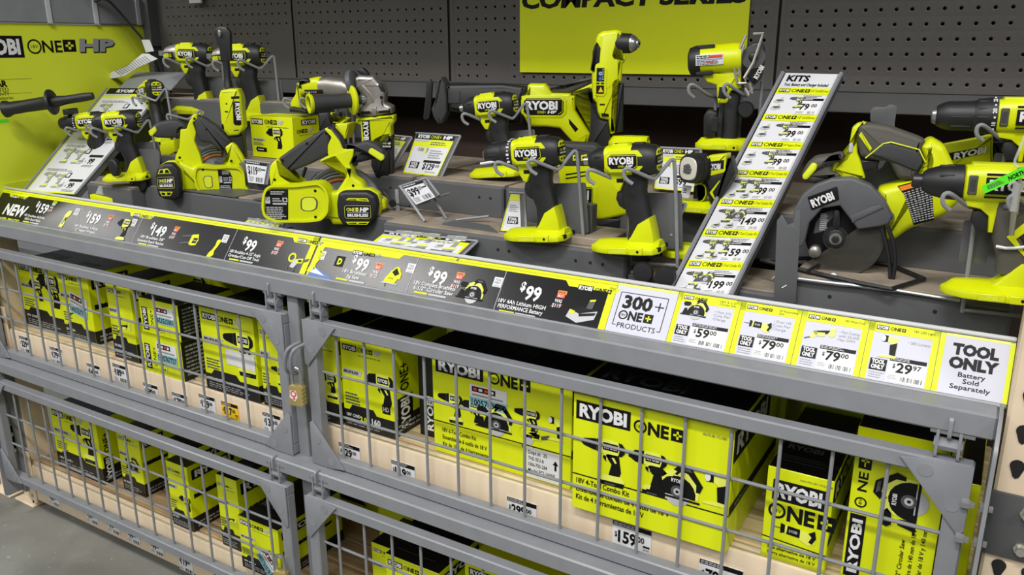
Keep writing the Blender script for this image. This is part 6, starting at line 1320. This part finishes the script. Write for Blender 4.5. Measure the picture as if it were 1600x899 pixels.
# ================================================================== the two circular saws seen from their handle side
def rearsaw(label, org, Y, yaw, z_, motor, vent_hi, vent_lo, badge_, body, holder, pocket, lab, heel, grip, strut, knob, knob_end, trim, guard_c, guard_r, screws, base_y):
    fr = Fr(at(*org, Y), yaw, 0); t = thing('circular_saw', label, 'circular saw', fr.p(0, -70, 0)); Z = lambda q, c: fr.px(q[1], q[0], c)
    def part(nm, q, w0, w1, m, r, rf, c=None, par=None):
        mb = MB(); mb.prism(fr, Z(q, w1 if c is None else c), w0, w1, m, r, rf=rf, steps=3); return mb.build(nm, par or t)
    # blade guard at the far side
    gc = Z((guard_c[0], [guard_c[1]]), -45)[0]; R = guard_r
    mb = MB(); mb.prism(fr, [(gc[0]+R*math.cos(a), gc[1]+R*math.sin(a)) for a in [2*PI*k/48 for k in range(48)]], -62, -40, 'steel_paint', 4, steps=3)
    p = Pr(mb, fr.p(gc[0], gc[1], -39.9), fr.u, fr.v); p.ring(0, 0, R*.62, R*.9, 'mid_print', 1, 20, PI*.42, PI*.86); p.ring(0, 0, R*.66, R*.72, 'orange_print', 2, 20, PI*.45, PI*.84); p.ring(0, 0, R*.76, R*.80, 'light_print', 2, 20, PI*.45, PI*.84); p.ring(0, 0, R*.84, R*.87, 'light_print', 2, 20, PI*.5, PI*.84); mb.build('blade_guard', t)
    mb = MB(); mb.lathe(fr, [(-56, R*.8), (-54, R*.8)], 'bright_steel', 'w', (gc[0], gc[1]-R*.28), 40); mb.build('blade', t)
    part('body', body, -6, 34, 'lime', 8, 5)
    part('front_strut', strut, -4, 16, 'lime', 2.2, 3)
    part('rear_heel', heel, -6, 22, 'lime', 6, 4)
    part('grip', grip, -12, 17, 'rubber', 7, 5)
    if trim: part('grip_edge', trim, -16, 13, 'rubber', 4, 2)
    kb = part('front_knob', knob, -14, 14, 'rubber', 9, 6)
    mb = MB(); q = Z(knob_end, 15); mb.prism(fr, q, 8, 15.5, 'lime', 1, rf=3); q = q if area2(q) > 0 else q[::-1]; mb.prism(fr, inset(q, 3), 15, 15.8, 'lime_panel'); mb.prism(fr, inset(q, 4.5), 15, 16.2, 'olive_grey') if 0 else None; mb.build('knob_end', kb)
    # battery holder: a shallow tray with a rim
    hq = Z(holder, 58); hq = hq if area2(hq) > 0 else hq[::-1]; hq = fillet(hq, 8, 3)
    mb = MB(); mb.prism(fr, hq, 4, 52, 'lime', 6, steps=3); inn = inset(hq, 5); n = len(hq)
    mb.add([fr.p(a, b, 48) for a, b in hq]+[fr.p(a, b, 58) for a, b in hq]+[fr.p(a, b, 58) for a, b in inn]+[fr.p(a, b, 50) for a, b in inn], [(k*n+i, k*n+(i+1) % n, (k+1)*n+(i+1) % n, (k+1)*n+i) for k in range(3) for i in range(n)], 'lime'); ho = mb.build('battery_holder', t)
    mb = MB(); pq = Z(pocket, 52); pq = pq if area2(pq) > 0 else pq[::-1]; pq = fillet(pq, 5, 3); n = len(pq); p2 = inset(pq, 1)
    mb.prism(fr, pq, 51, 52.6, 'olive_grey', .3); mb.prism(fr, [(a*.82+sum(x for x, _ in pq)/n*.18, b*.9+sum(y for _, y in pq)/n*.1) for a, b in pq], 52, 53, 'lime_panel'); mb.build('pocket', ho)
    mb = MB(); lq = Z(lab, 52.6); mb.prism(fr, lq, 51, 52.8, 'ink', .3, rf=1); p = Pr(mb, fr.p(0, 0, 52.9), fr.u, fr.v); xs = [a for a, b in lq]; ys = [b for a, b in lq]; x0, x1, y0, y1 = min(xs), max(xs), min(ys), max(ys); W, H = x1-x0, y1-y0
    p.lines(x0+W*.3, y0+H*.82, x1-W*.1, y0+H*.95, 2, 'light_print', 1); p.rect(x0+W*.06, y0+H*.55, x0+W*.26, y0+H*.76, 'light_print', 1); p.ring(x0+W*.16, y0+H*.7, W*.05, W*.07, 'ink', 2, 10); p.lines(x0+W*.35, y0+H*.6, x0+W*.75, y0+H*.74, 2, 'light_print', 1); p.rect(x0+W*.35, y0+H*.52, x1-W*.1, y0+H*.57, 'light_print', 1)
    p.rect(x1-W*.25, y0+H*.6, x1-W*.06, y0+H*.74, 'light_print', 1); p.rect(x1-W*.2, y0+H*.63, x1-W*.1, y0+H*.71, 'ink', 2); p.lines(x0+W*.08, y0+H*.06, x1-W*.08, y0+H*.46, 7, 'light_print', 1); mb.build('rating_label', ho)
    for s_ in screws:
        for pt in s_[1]: a, b = fr.px([pt], s_[0], s_[2])[0]; mb = MB(); mb.lathe(fr, [(s_[2]-3, 3.4), (s_[2]+.4, 3.2)], 'ink', 'w', (a, b), 10); mb.build('screw_hole', t)
    # motor housing and cap
    mq = Z(motor, 74); mq = mq if area2(mq) > 0 else mq[::-1]
    mb = MB(); mb.prism(fr, inset(mq, -1), 20, 48, 'lime', 3, rf=4); mb.build('motor_housing', t)
    mb = MB(); mb.prism(fr, mq, 44, 74, 'black_plastic', 9, rf=5, steps=3); mc = mb.build('motor_cap', t)
    mb = MB()
    for v_ in (vent_hi, vent_lo):
        q = Z(v_, 74.5); q = q if area2(q) > 0 else q[::-1]; mb.prism(fr, q, 70, 75, 'lime', .5); q2 = inset(q, 2.2); mx_ = sum(a for a, b in q2)/len(q2)
        for sg in (-1, 1): mb.prism(fr, [(a if (a-mx_)*sg > 2 else mx_+2.5*sg, b) for a, b in q2], 74, 75.3, 'ink')
    mb.build('cap_vent', mc)
    mb = MB(); q = Z(badge_, 75.5); mb.prism(fr, q, 70, 76, 'ink', .8, rf=2); xs = [a for a, b in q]; ys = [b for a, b in q]; x0, x1, y0, y1 = min(xs), max(xs), min(ys), max(ys); W, H = x1-x0, y1-y0
    p = Pr(mb, fr.p(x0, y0, 76.1), fr.u, fr.v); p.line([(W*.08, H*.06), (W*.9, H*.06), (W*.97, H*.16), (W*.97, H*.94), (W*.1, H*.94), (W*.03, H*.84), (W*.03, H*.12), (W*.08, H*.06)], .6, 'lime_pale', 1)
    p.text('ONE', W*.1, H*.54, H*.24, 'lime_pale', 2, wd=W*.3, bold=.02); p.rect(W*.43, H*.53, W*.53, H*.8, 'lime_pale', 2); p.rect(W*.46, H*.63, W*.5, H*.7, 'ink', 3); p.text('HP', W*.57, H*.54, H*.25, 'white_print', 2, wd=W*.32, bold=.07, shear=.2); p.text('BRUSHLESS', W*.12, H*.18, H*.18, 'white_print', 2, wd=W*.76, bold=.05); p.rect(W*.12, H*.44, W*.9, H*.47, 'light_print', 2); mb.build('cap_badge', mc)
    return fr, t
zA, zB, zC = (400, 190, 5.14), (500, 200, 5.446), (230, 170, 5.618)
fr, t = rearsaw('circular saw in front of the grinder, its round motor cap facing the viewer', (500, 300), .158, 27, None,
    (zB, [(150, 560), (200, 540), (400, 540), (470, 580), (490, 650), (480, 750), (450, 812), (390, 850), (240, 850), (190, 830), (145, 760), (135, 650)]),
    (zB, [(220, 615), (240, 598), (400, 600), (420, 628)]), (zB, [(220, 800), (420, 800), (398, 826), (242, 822)]), (zB, [(204, 660), (425, 655), (436, 670), (430, 770), (208, 776)]),
    (zB, [(40, 580), (70, 550), (150, 545), (215, 430), (245, 310), (282, 420), (352, 462), (385, 530), (550, 620), (560, 690), (500, 720), (480, 830), (100, 830), (80, 780), (20, 780)]),
    (zA, [(48, 600), (70, 540), (110, 512), (300, 512), (500, 490), (562, 540), (586, 620), (576, 740), (522, 800), (400, 812), (150, 812), (62, 770), (42, 700)]),
    (zA, [(358, 625), (392, 605), (470, 605), (500, 640), (492, 700), (450, 722), (382, 720), (358, 700)]), (zA, [(76, 570), (125, 545), (258, 545), (258, 800), (130, 792), (72, 760)]),
    (zA, [(108, 365), (120, 340), (175, 290), (206, 362), (200, 420), (250, 455), (330, 498), (400, 520), (112, 520), (100, 430)]),
    (zA, [(176, 296), (330, 185), (550, 52), (585, 130), (590, 262), (430, 345), (270, 408), (245, 435), (205, 440), (200, 420), (207, 362)]),
    (zB, [(36, 15), (46, -2), (95, 20), (165, 112), (195, 182), (288, 180), (280, 240), (248, 310), (282, 420), (352, 462), (385, 535), (140, 545), (215, 430), (170, 310), (128, 245), (0, 296), (0, 275), (72, 235), (50, 180), (96, 80)]),
    (zB, [(195, 145), (320, 130), (390, 105), (470, 130), (545, 190), (552, 240), (530, 290), (420, 270), (380, 240), (312, 270), (302, 340), (252, 305), (282, 240), (286, 182), (205, 180)]),
    (zB, [(412, 196), (425, 175), (445, 172), (545, 232), (545, 265), (518, 283), (415, 215)]),
    (zB, [(60, -8), (110, 8), (172, 80), (206, 182), (165, 180), (80, 34)]), (zB, (195, 665)), 92,
    [(zA, [(150, 468)], 22), (zA, [(475, 557), (110, 762), (478, 768)], 52.5), (zA, [(410, 178), (214, 314)], 17), (zB, [(50, 45)], 16), (zB, [(282, 492)], 34)], 0)
mb = MB(); q = [(478, 262), (470, 285), (478, 300), (492, 275), (505, 268), (512, 275), (502, 300)]; mb.tube([at(x, y, .22) for x, y in q], .004, 'black_plastic', 6, smooth=1)
tag(mb.build('cord_loop', loc=at(490, 285, .22)), 'black cord loop inside the front left circular saw frame', 'cord')
mb = MB(); mb.tube([at(x, y, .24) for x, y in ((600, 300), (616, 318), (640, 322))], .003, 'black_plastic', 6); mb.prism(Fr(at(622, 318, .24), 10), [(-5, -50), (6, -50), (3, 32), (-6, 32)], -2, 2, 'steel_paint', .8); mb.lathe(Fr(at(614, 318, .235), 10), [(-4, 8), (4, 8)], 'black_plastic', 'w', (0, 0), 12)
tag(mb.build('fence_guide', loc=at(618, 320, .24)), 'grey marked guide bar clamped at the nose of the front left circular saw', 'guide')
fr, t = rearsaw('circular saw further left, its motor cap at its left side', (322, 262), .245, 40, None,
    (zC, [(65, 590), (90, 512), (150, 478), (225, 476), (285, 540), (300, 680), (290, 785), (240, 808), (150, 800), (95, 770), (75, 700)]),
    (zC, [(92, 575), (108, 535), (180, 525), (212, 570)]), (zC, [(108, 728), (225, 730), (205, 765), (130, 768)]), (zC, [(82, 596), (230, 596), (238, 625), (232, 705), (95, 708)]),
    (zC, [(230, 470), (300, 470), (400, 515), (480, 490), (560, 500), (560, 790), (470, 805), (300, 815), (290, 560)]),
    (zC, [(402, 600), (415, 530), (442, 505), (600, 515), (700, 505), (805, 512), (852, 560), (862, 680), (892, 712), (890, 770), (822, 795), (600, 800), (482, 772), (430, 700)]),
    (zC, [(488, 612), (508, 588), (570, 590), (578, 685), (552, 700), (508, 692)]), (zC, [(618, 535), (722, 545), (746, 600), (746, 720), (702, 785), (645, 780)]),
    (zC, [(680, 340), (738, 295), (782, 322), (842, 420), (872, 525), (640, 510), (690, 455), (705, 410)]),
    (zC, [(405, 125), (440, 62), (490, 72), (620, 160), (738, 292), (690, 335), (692, 390), (610, 350), (550, 300), (470, 295), (432, 235)]),
    (zC, [(368, 112), (400, 55), (440, 42), (438, 92), (398, 122), (428, 210), (412, 280), (460, 400), (485, 495), (400, 525), (240, 468), (250, 412), (282, 340), (290, 182), (342, 180)]),
    (zC, [(10, 190), (30, 160), (100, 115), (210, 95), (272, 100), (338, 140), (345, 182), (288, 190), (286, 245), (200, 262), (70, 256), (28, 240)]),
    (zC, [(10, 196), (70, 153), (86, 192), (42, 242), (20, 232)]), None, (zC, (640, 600)), 88,
    [(zC, [(737, 460), (284, 430)], 30), (zC, [(488, 535), (508, 740), (722, 755)], 52.5), (zC, [(415, 88)], 16), (zC, [(520, 180)], 17)], 0)
# grey racks the two saws stand on
for (x0, x1, y0, y1, lab) in ((-.66, -.36, .172, .262, 'dark grey metal rack plate under the left circular saw'), (-.30, -.02, .172, .25, 'dark grey metal plate under the circular saw by the grinder')):
    mb = MB(); mb.box(ID, ((x0+x1)/2, (y0+y1)/2, ZD1+.0012), ((x1-x0)/2, (y1-y0)/2, .0012), 'dark_paint')
    tag(mb.build('rack_plate', loc=((x0+x1)/2, (y0+y1)/2, ZD1)), lab, 'tool stand')
# ---------------------------------------------------------------- angle grinder standing upright
zg = (440, 90, 5.995)
fr = Fr(at(585, 190, .30), 30, 0)
t = thing('angle_grinder', 'upright angle grinder with silver gear head and a thick grey side handle', 'angle grinder', fr.p(0, -95, 0))
gh = poly_part('gear_head', t, fr, zg, [(680, 195), (720, 165), (862, 170), (905, 230), (940, 240), (972, 330), (965, 425), (1005, 442), (1036, 462), (1040, 520), (850, 552), (690, 562), (700, 500), (775, 440), (768, 385), (690, 280)], -26, 24, 'cast_metal', 9)
mb = MB()
for q in ([(740, 505), (830, 500), (830, 520), (742, 528)], [(910, 500), (1020, 495), (1018, 518), (912, 522)]): mb.prism(fr, fr.px(q, zg, 25), 22, 25.5, 'ink', .5)
for q in ([(840, 470), (890, 460), (890, 545), (845, 548)],): mb.prism(fr, fr.px(q, zg, 26), 18, 27, 'cast_metal', 2)
a = fr.px([(935, 375)], zg, 24)[0]; mb.lathe(fr, [(18, 4), (24.6, 3.8)], 'ink', 'w', a, 10); mb.prism(fr, fr.px([(905, 235), (935, 240), (968, 320), (935, 322), (905, 270)], zg, 25), 16, 26, 'black_plastic', 2); mb.prism(fr, fr.px([(760, 250), (840, 340), (870, 420), (850, 425), (820, 350), (745, 270)], zg, 25), 20, 25.5, 'cast_metal', 1); mb.build('head_detail', gh)
(c1, c2), (c3, c4) = fr.px([(735, 225), (735, 130)], zg, 0)
mb = MB(); mb.loft(Fr(fr.p(c1, c2, 0), 22, 12), [(-24, 0, 0, 27, 33), (-22, 0, 0, 30, 36), (-12, 0, 0, 30, 36), (-10, 0, 0, 27, 33)], 'grey_plastic', 'u', 28); mb.build('wheel_guard', t)
mb = MB(); mb.prism(fr, fr.px([(705, 112), (765, 95), (800, 125), (825, 160), (790, 165), (740, 150)], zg, 0), -14, 14, 'black_plastic', 3); mb.build('guard_strap', t)
poly_part('neck', t, fr, zg, [(690, 572), (850, 555), (1052, 540), (1052, 602), (1022, 642), (1026, 745), (962, 748), (882, 790), (872, 900), (850, 960), (770, 940), (745, 780), (738, 640), (692, 615)], -24, 24, 'lime', 7)
mb = MB(); q = fr.px([(752, 598), (822, 585), (838, 790), (768, 790)], zg, 25); mb.prism(fr, q, 20, 25, 'ink', .6); a, b = q[0], q[3]; p = Pr(mb, fr.p(*fr.px([(765, 602)], zg, 25.1)[0], 25.1), fr.u, fr.v); p.text('RYOBI', 0, 0, 10.5, 'white_print', 1, wd=46, bold=.045, rot=-PI/2); mb.build('name_plate', t)
zB2 = (500, 200, 5.446)
poly_part('handle', t, fr, zB2, [(440, 110), (480, 92), (520, 82), (612, 66), (612, 470), (560, 482), (470, 420), (430, 320)], -20, 24, 'black_plastic', 7)
mb = MB(); q = fr.px([(522, 120), (612, 112), (612, 180), (532, 182)], zB2, 25); mb.prism(fr, q, 20, 25, 'ink', .5); p = Pr(mb, fr.p(*fr.px([(532, 140)], zB2, 25.2)[0], 25.2), fr.u, fr.v); p.text('ONE+', 0, 0, 4, 'lime_pale', 1, wd=11); p.text('HP', 12.5, 0, 4, 'white_print', 1, wd=7, bold=.05); p.text('BRUSHLESS', 0, -6.5, 3.4, 'white_print', 1, wd=19, bold=.03); mb.build('badge', t)
poly_part('foot', t, fr, zB2, [(548, 490), (632, 470), (652, 610), (600, 622), (560, 560)], -24, 25, 'lime', 4)
A, B_ = onplane(440+740/5.995, 90+395/5.995, fr.p(0, 0, 20), fr.w), at(482, 162, .165); d = B_-A; L = d.length; hf = Fr(A, 0, 0, 1); hf.u = d.normalized(); hf.w = hf.u.cross(V3((0, 0, 1))).normalized()*-1; hf.v = hf.w.cross(hf.u)
mb = MB(); mb.lathe(hf, [(0, .010), (L*.1, .010), (L*.16, .016), (L*.2, .0165), (L*.55, .0165), (L*.85, .0185), (L*.95, .019)], 'rubber', 'u', n=24); mb.lathe(hf, [(-.014, .006), (.002, .006)], 'bright_steel', 'u', n=12); sh = mb.build('side_handle', t)
mb = MB(); mb.lathe(hf, [(L*.12, .012), (L*.125, .031), (L*.15, .033), (L*.17, .033), (L*.185, .030), (L*.21, .016)], 'lime', 'u', n=30); mb.build('handle_flange', sh); mb = MB(); mb.lathe(hf, [(L*.93, .0192), (L*.97, .022), (L, .0215), (L, .0165), (L*.93, .0155)], 'lime', 'u', n=26); mb.lathe(hf, [(L*.90, .001), (L*.905, .0155)], 'lime_panel', 'u', n=20); mb.build('handle_end', sh)
# ---------------------------------------------------------------- polisher / sander behind it
fr = Fr(at(495, 145, .42), 14, 2)
t = thing('detail_sander', 'cordless sander lying behind the grinder handle, with grey nose and coloured warning badge', 'sander', fr.p(0, -55, 0))
mb = MB(); q = fr.px([(180, 260), (640, 260)], zg, 0); a0, a1 = q[0][0], q[1][0]; am = a0+(a1-a0)*.46; cy = q[0][1]-6
mb.loft(fr, [(am-4, cy, 0, 24, 24, 2.6), (am+20, cy+1, 0, 25, 24, 2.4), (a1-12, cy-4, 0, 24, 23, 2.4), (a1, cy-8, 0, 16, 18, 2.2)], 'cast_metal', 'u', 22); mb.build('grey_housing', t)
mb = MB(); mb.loft(fr, [(a0, cy-2, 0, 14, 14, 2.6), (a0+8, cy, 0, 20, 20, 2.6), (am-10, cy+3, 0, 24, 22, 2.8), (am, cy, 0, 24, 24, 2.6)], 'lime', 'u', 22); bd = mb.build('body', t)
mb = MB(); q = fr.px([(212, 303), (384, 300), (384, 340), (212, 345)], zg, 24); mb.prism(fr, q, 16, 24, 'ink', .5); p = Pr(mb, fr.p(*q[3], 24.1), fr.u, fr.v); p.text('RYOBI', 2, 3, 3.5, 'white_print', 1, wd=8); p.poly([(12, 2), (18, 2), (15, 8)], 'yellow_tag', 1)
for k, c in enumerate(('blue_print', 'blue_print', 'red_print')): p.disc(22+6*k, 5, 2.8, c, 1, 10)
mb.build('warning_badge', bd)
poly_part('trigger_guard', t, fr, zg, [(400, 520), (470, 515), (475, 590), (540, 605), (600, 560), (620, 570), (560, 620), (480, 612), (452, 580)], -9, 9, 'lime', 2)
poly_part('trigger', t, fr, zg, [(472, 520), (540, 515), (545, 590), (500, 600), (476, 580)], -8, 8, 'black_plastic', 2)
poly_part('handle', t, fr, zg, [(335, 520), (440, 510), (470, 610), (500, 640), (490, 690), (345, 690)], -16, 16, 'black_plastic', 5)
poly_part('foot', t, fr, zg, [(500, 620), (636, 612), (600, 760), (560, 770), (498, 740)], -20, 20, 'lime', 4)
poly_part('sanding_head', t, fr, zg, [(152, 205), (190, 195), (240, 200), (272, 225), (230, 250), (180, 262), (168, 300)], -22, 22, 'black_plastic', 6)
poly_part('head_arm', t, fr, zg, [(140, 235), (165, 255), (180, 440), (185, 480), (80, 465), (78, 420), (125, 345)], -18, 18, 'lime', 4)
poly_part('sanding_pad', t, fr, zg, [(75, 470), (190, 482), (230, 500), (230, 525), (70, 512)], -26, 26, 'black_plastic', 3)
cradle('wire stand carrying the sander behind the grinder handle', Fr(at(470, 146, .42), 14), (-30, 20, 24), -130, plate=False)
# ---------------------------------------------------------------- tall ratchet
fr = Fr(at(360, 185, .30), 36, 0); t = thing('power_ratchet', 'tall yellow cordless ratchet standing upright with its black head on top', 'ratchet', fr.p(0, -60, 0)); zq = (240, 30, 5.29)
poly_part('body', t, fr, (310, 140, 5.993), [(188, 62), (205, 8), (290, -8), (370, -5), (398, 60), (424, 360), (372, 428), (275, 438), (215, 362), (205, 240)], -25, 25, 'lime', 7)
mb = MB(); q = fr.px([(320, 125), (335, 110), (384, 112), (402, 325), (385, 338), (340, 332), (328, 315)], (310, 140, 5.993), 26); mb.prism(fr, q, 22, 26.2, 'ink', .6); p = Pr(mb, fr.p(*fr.px([(346, 128)], (310, 140, 5.993), 26.3)[0], 26.3), fr.u, fr.v); p.text('RYOBI', 0, 0, 10, 'white_print', 1, wd=43, bold=.045, rot=-PI/2); p.text('ONE+ HP', -3, -14, 2.6, 'lime_pale', 1, wd=16, rot=-PI/2); mb.build('name_plate', t)
mb = MB()
for q in ([(305, 66), (382, 60), (384, 85), (308, 90)], [(245, 200), (278, 202), (278, 215), (248, 214)], [(215, 330), (228, 318), (240, 345), (240, 375), (218, 365)], [(330, 380), (378, 374), (378, 384), (332, 390)]): mb.prism(fr, fr.px(q, (310, 140, 5.993), 25), 22, 25.4, 'ink', .3)
a = fr.px([(262, 134)], (310, 140, 5.993), 25)[0]; mb.lathe(fr, [(20, 2.4), (25.4, 2.2)], 'ink', 'w', a, 10); mb.build('vent', t)
mb = MB(); q = fr.px([(555, 350), (640, 340), (660, 540), (570, 545)], zq, 0); cx_ = [(q[0][0]+q[1][0])/2, (q[2][0]+q[3][0])/2]; y1, y0 = q[0][1], q[3][1]
mb.loft(fr, [(y0-6, cx_[1], 0, 12, 14, 2.2), (y0+4, cx_[1], 0, 11, 12, 2.2), (y0+18, cx_[1]*.9+cx_[0]*.1, 0, 8.5, 9, 2.4), (y1-8, cx_[0], 0, 8.5, 9, 2.6), (y1+8, cx_[0], 0, 10, 10, 2.8)], 'dark_steel', 'v', 18); mb.build('neck', t)
hq = fr.px([(525, 200), (540, 235), (555, 350), (640, 345), (636, 230), (635, 110), (600, 65), (540, 58), (505, 80), (495, 120), (510, 160)], zq, 10); mb = MB(); mb.prism(fr, hq, -11, 11, 'dark_steel', 3, rf=3)
a = fr.px([(545, 118)], zq, 11)[0]; a = (a[0]+2, a[1]); mb.lathe(Fr(fr.p(0, 0, 0), 6), [(9, 9.5), (12, 9), (13, 7)], 'cast_metal', 'w', a, 20); mb.box(fr, (a[0], a[1], 16), (3.6, 3.6, 6), 'bright_steel', .8); mb.build('ratchet_head', t)
poly_part('handle', t, fr, (310, 140, 5.993), [(230, 400), (275, 436), (372, 428), (410, 400), (430, 560), (438, 640), (260, 640)], -18, 18, 'black_plastic', 5)
# ---------------------------------------------------------------- small boxed impact wrench on the deck
zx = (380, 60, 3.2118)
def fK(p, W, H):
    p.ryobi(W*.04, H*.80, W*.28, H*.14, 2); p.one(W*.36, H*.82, H*.1, 2, hp='light_print'); p.lines(W*.4, H*.74, W*.95, H*.77, 1, 'mid_print'); art_drill(p, W*.34, H*.12, min(W, H)*.0062, 2, False, False)
    p.poly([(W*.05, H*.40), (W*.32, H*.40), (W*.36, H*.46), (W*.05, H*.46)], 'light_print', 2); p.text('BRUSHLESS', W*.06, H*.412, H*.034, 'ink', 3, wd=W*.24, bold=.04); p.lines(W*.05, H*.29, W*.32, H*.38, 3, 'mid_print', 2); p.poly([(W*.1, H*.2), (W*.13, H*.26), (W*.36, H*.24), (W*.36, H*.14), (W*.13, H*.14)], 'ink', 2); p.lines(W*.15, H*.17, W*.34, H*.22, 1, 'white_print', 3)
def sK(p, D, H):
    p.ryobi(D*.28, H*.80, D*.48, H*.13, 2); p.one(D*.12, H*.62, H*.085, 2, hp='light_print'); p.lines(D*.2, H*.56, D*.8, H*.58, 1, 'mid_print'); p.rect(D*.1, H*.05, D*.4, H*.16, 'white_print', 2); p.bars(D*.12, H*.06, D*.38, H*.15, 'ink', 3, 10)
q0, q1 = at(393, 248, .36), at(449, 252, .36); zb_ = q0.z
mb = MB(); A = [at(390, 186, .36), at(455, 190, .36)]
pbox('cardboard_box', 'small boxed impact wrench standing on the deck between the ratchet and the sander', None, None, None, ZD2+.002, .115, h=at(392, 182, .36).z-ZD2, x=(A[0].x, A[1].x+.002), y=.36, front=fK, side=sK, group=None, top='lime_card')
# ---------------------------------------------------------------- odds and ends on the left part of the deck
def prop(name, label, cat, fn, loc):
    mb = MB(); fn(mb); return tag(mb.build(name, loc=loc), label, cat)
P = at(222, 287, .17); f = Fr(P, 6)
prop('cable_reel', 'round black cable reel beside the foot of the left impact driver', 'cable reel', lambda mb: mb.lathe(f, [(-12, 14), (-10, 21), (-4, 22), (-3, 13), (3, 13), (4, 22), (10, 21), (12, 14)], 'black_plastic', 'w', (0, 0), 26), P)
P = at(180, 262, .115); f2_ = Fr(P, 6)
prop('cable_recoiler', 'black egg shaped cable recoiler hanging on the left impact driver handle', 'cable recoiler', lambda mb: mb.prism(f2_, [(16*math.cos(a), 23*math.sin(a)) for a in [2*PI*k/20 for k in range(20)]], -9, 9, 'black_plastic', 5, steps=3), P)
P = at(238, 262, .19); f3_ = Fr(P, 10)
prop('stand_plate', 'grey sheet metal stand plate behind the left impact driver', 'tool stand', lambda mb: mb.prism(f3_, f3_.px([(207, 233), (246, 233), (250, 238), (250, 292), (208, 292)], (0, 0, 1), 0), -1.2, 1.2, 'deck_paint', .4), P)
P = atz(158, 317, ZD1-.03)
def small(mb):
    f = Fr(at(160, 312, .125), 10); q = f.px([(141, 304), (176, 310), (178, 321), (143, 316)], (0, 0, 1), 0); mb.prism(f, q, -20, 2, 'lime_card', .5); q = f.px([(147, 303), (152, 291), (160, 292), (162, 306)], (0, 0, 1), 0); mb.prism(f, q, -6, -5, 'clear_plastic')
prop('small_carton', 'small yellow carton with a clear window just behind the left price strip', 'box', small, P)
def leaning(mb):
    f = Fr(at(250, 214, .30), 10); mb.prism(f, f.px([(247, 228), (278, 217), (280, 236), (262, 248), (248, 250)], (0, 0, 1), 0), -16, 16, 'lime', 4)
prop('spare_tool', 'yellow tool foot seen between the left stand plate and the left circular saw', 'tool base', leaning, at(262, 240, .30))
for (x, y, Y, lab) in ((1005, 425, .108, 'left of two black cable reels under the front impact driver'), (1040, 432, .108, 'right of two black cable reels under the front impact driver')):
    P = at(x, y, Y); f = Fr(P, 10); prop('cable_reel', lab, 'cable reel', lambda mb: (mb.lathe(f, [(-9, 10), (-8, 17), (-3, 18), (-2, 11), (3, 11), (4, 18), (8, 17), (9, 10)], 'black_plastic', 'w', (0, 0), 24)), P)
mb = MB(); A = [atz(x, y, ZD1+.004) for x, y in ((690, 349), (778, 362), (764, 352), (712, 344))]; mb.tube([A[0], A[3], at(764, 338, .235)], .003, 'wire_paint', 6); mb.add(A+[v-V3((0, 0, .003)) for v in A], [(0, 1, 2, 3), (4, 5, 6, 7)]+[(i, (i+1) % 4, 4+(i+1) % 4, 4+i) for i in range(4)], 'deck_paint')
tag(mb.build('flat_stand', loc=A[0]), 'thin flat stand base with a bent rod on the dusty deck', 'tool stand')
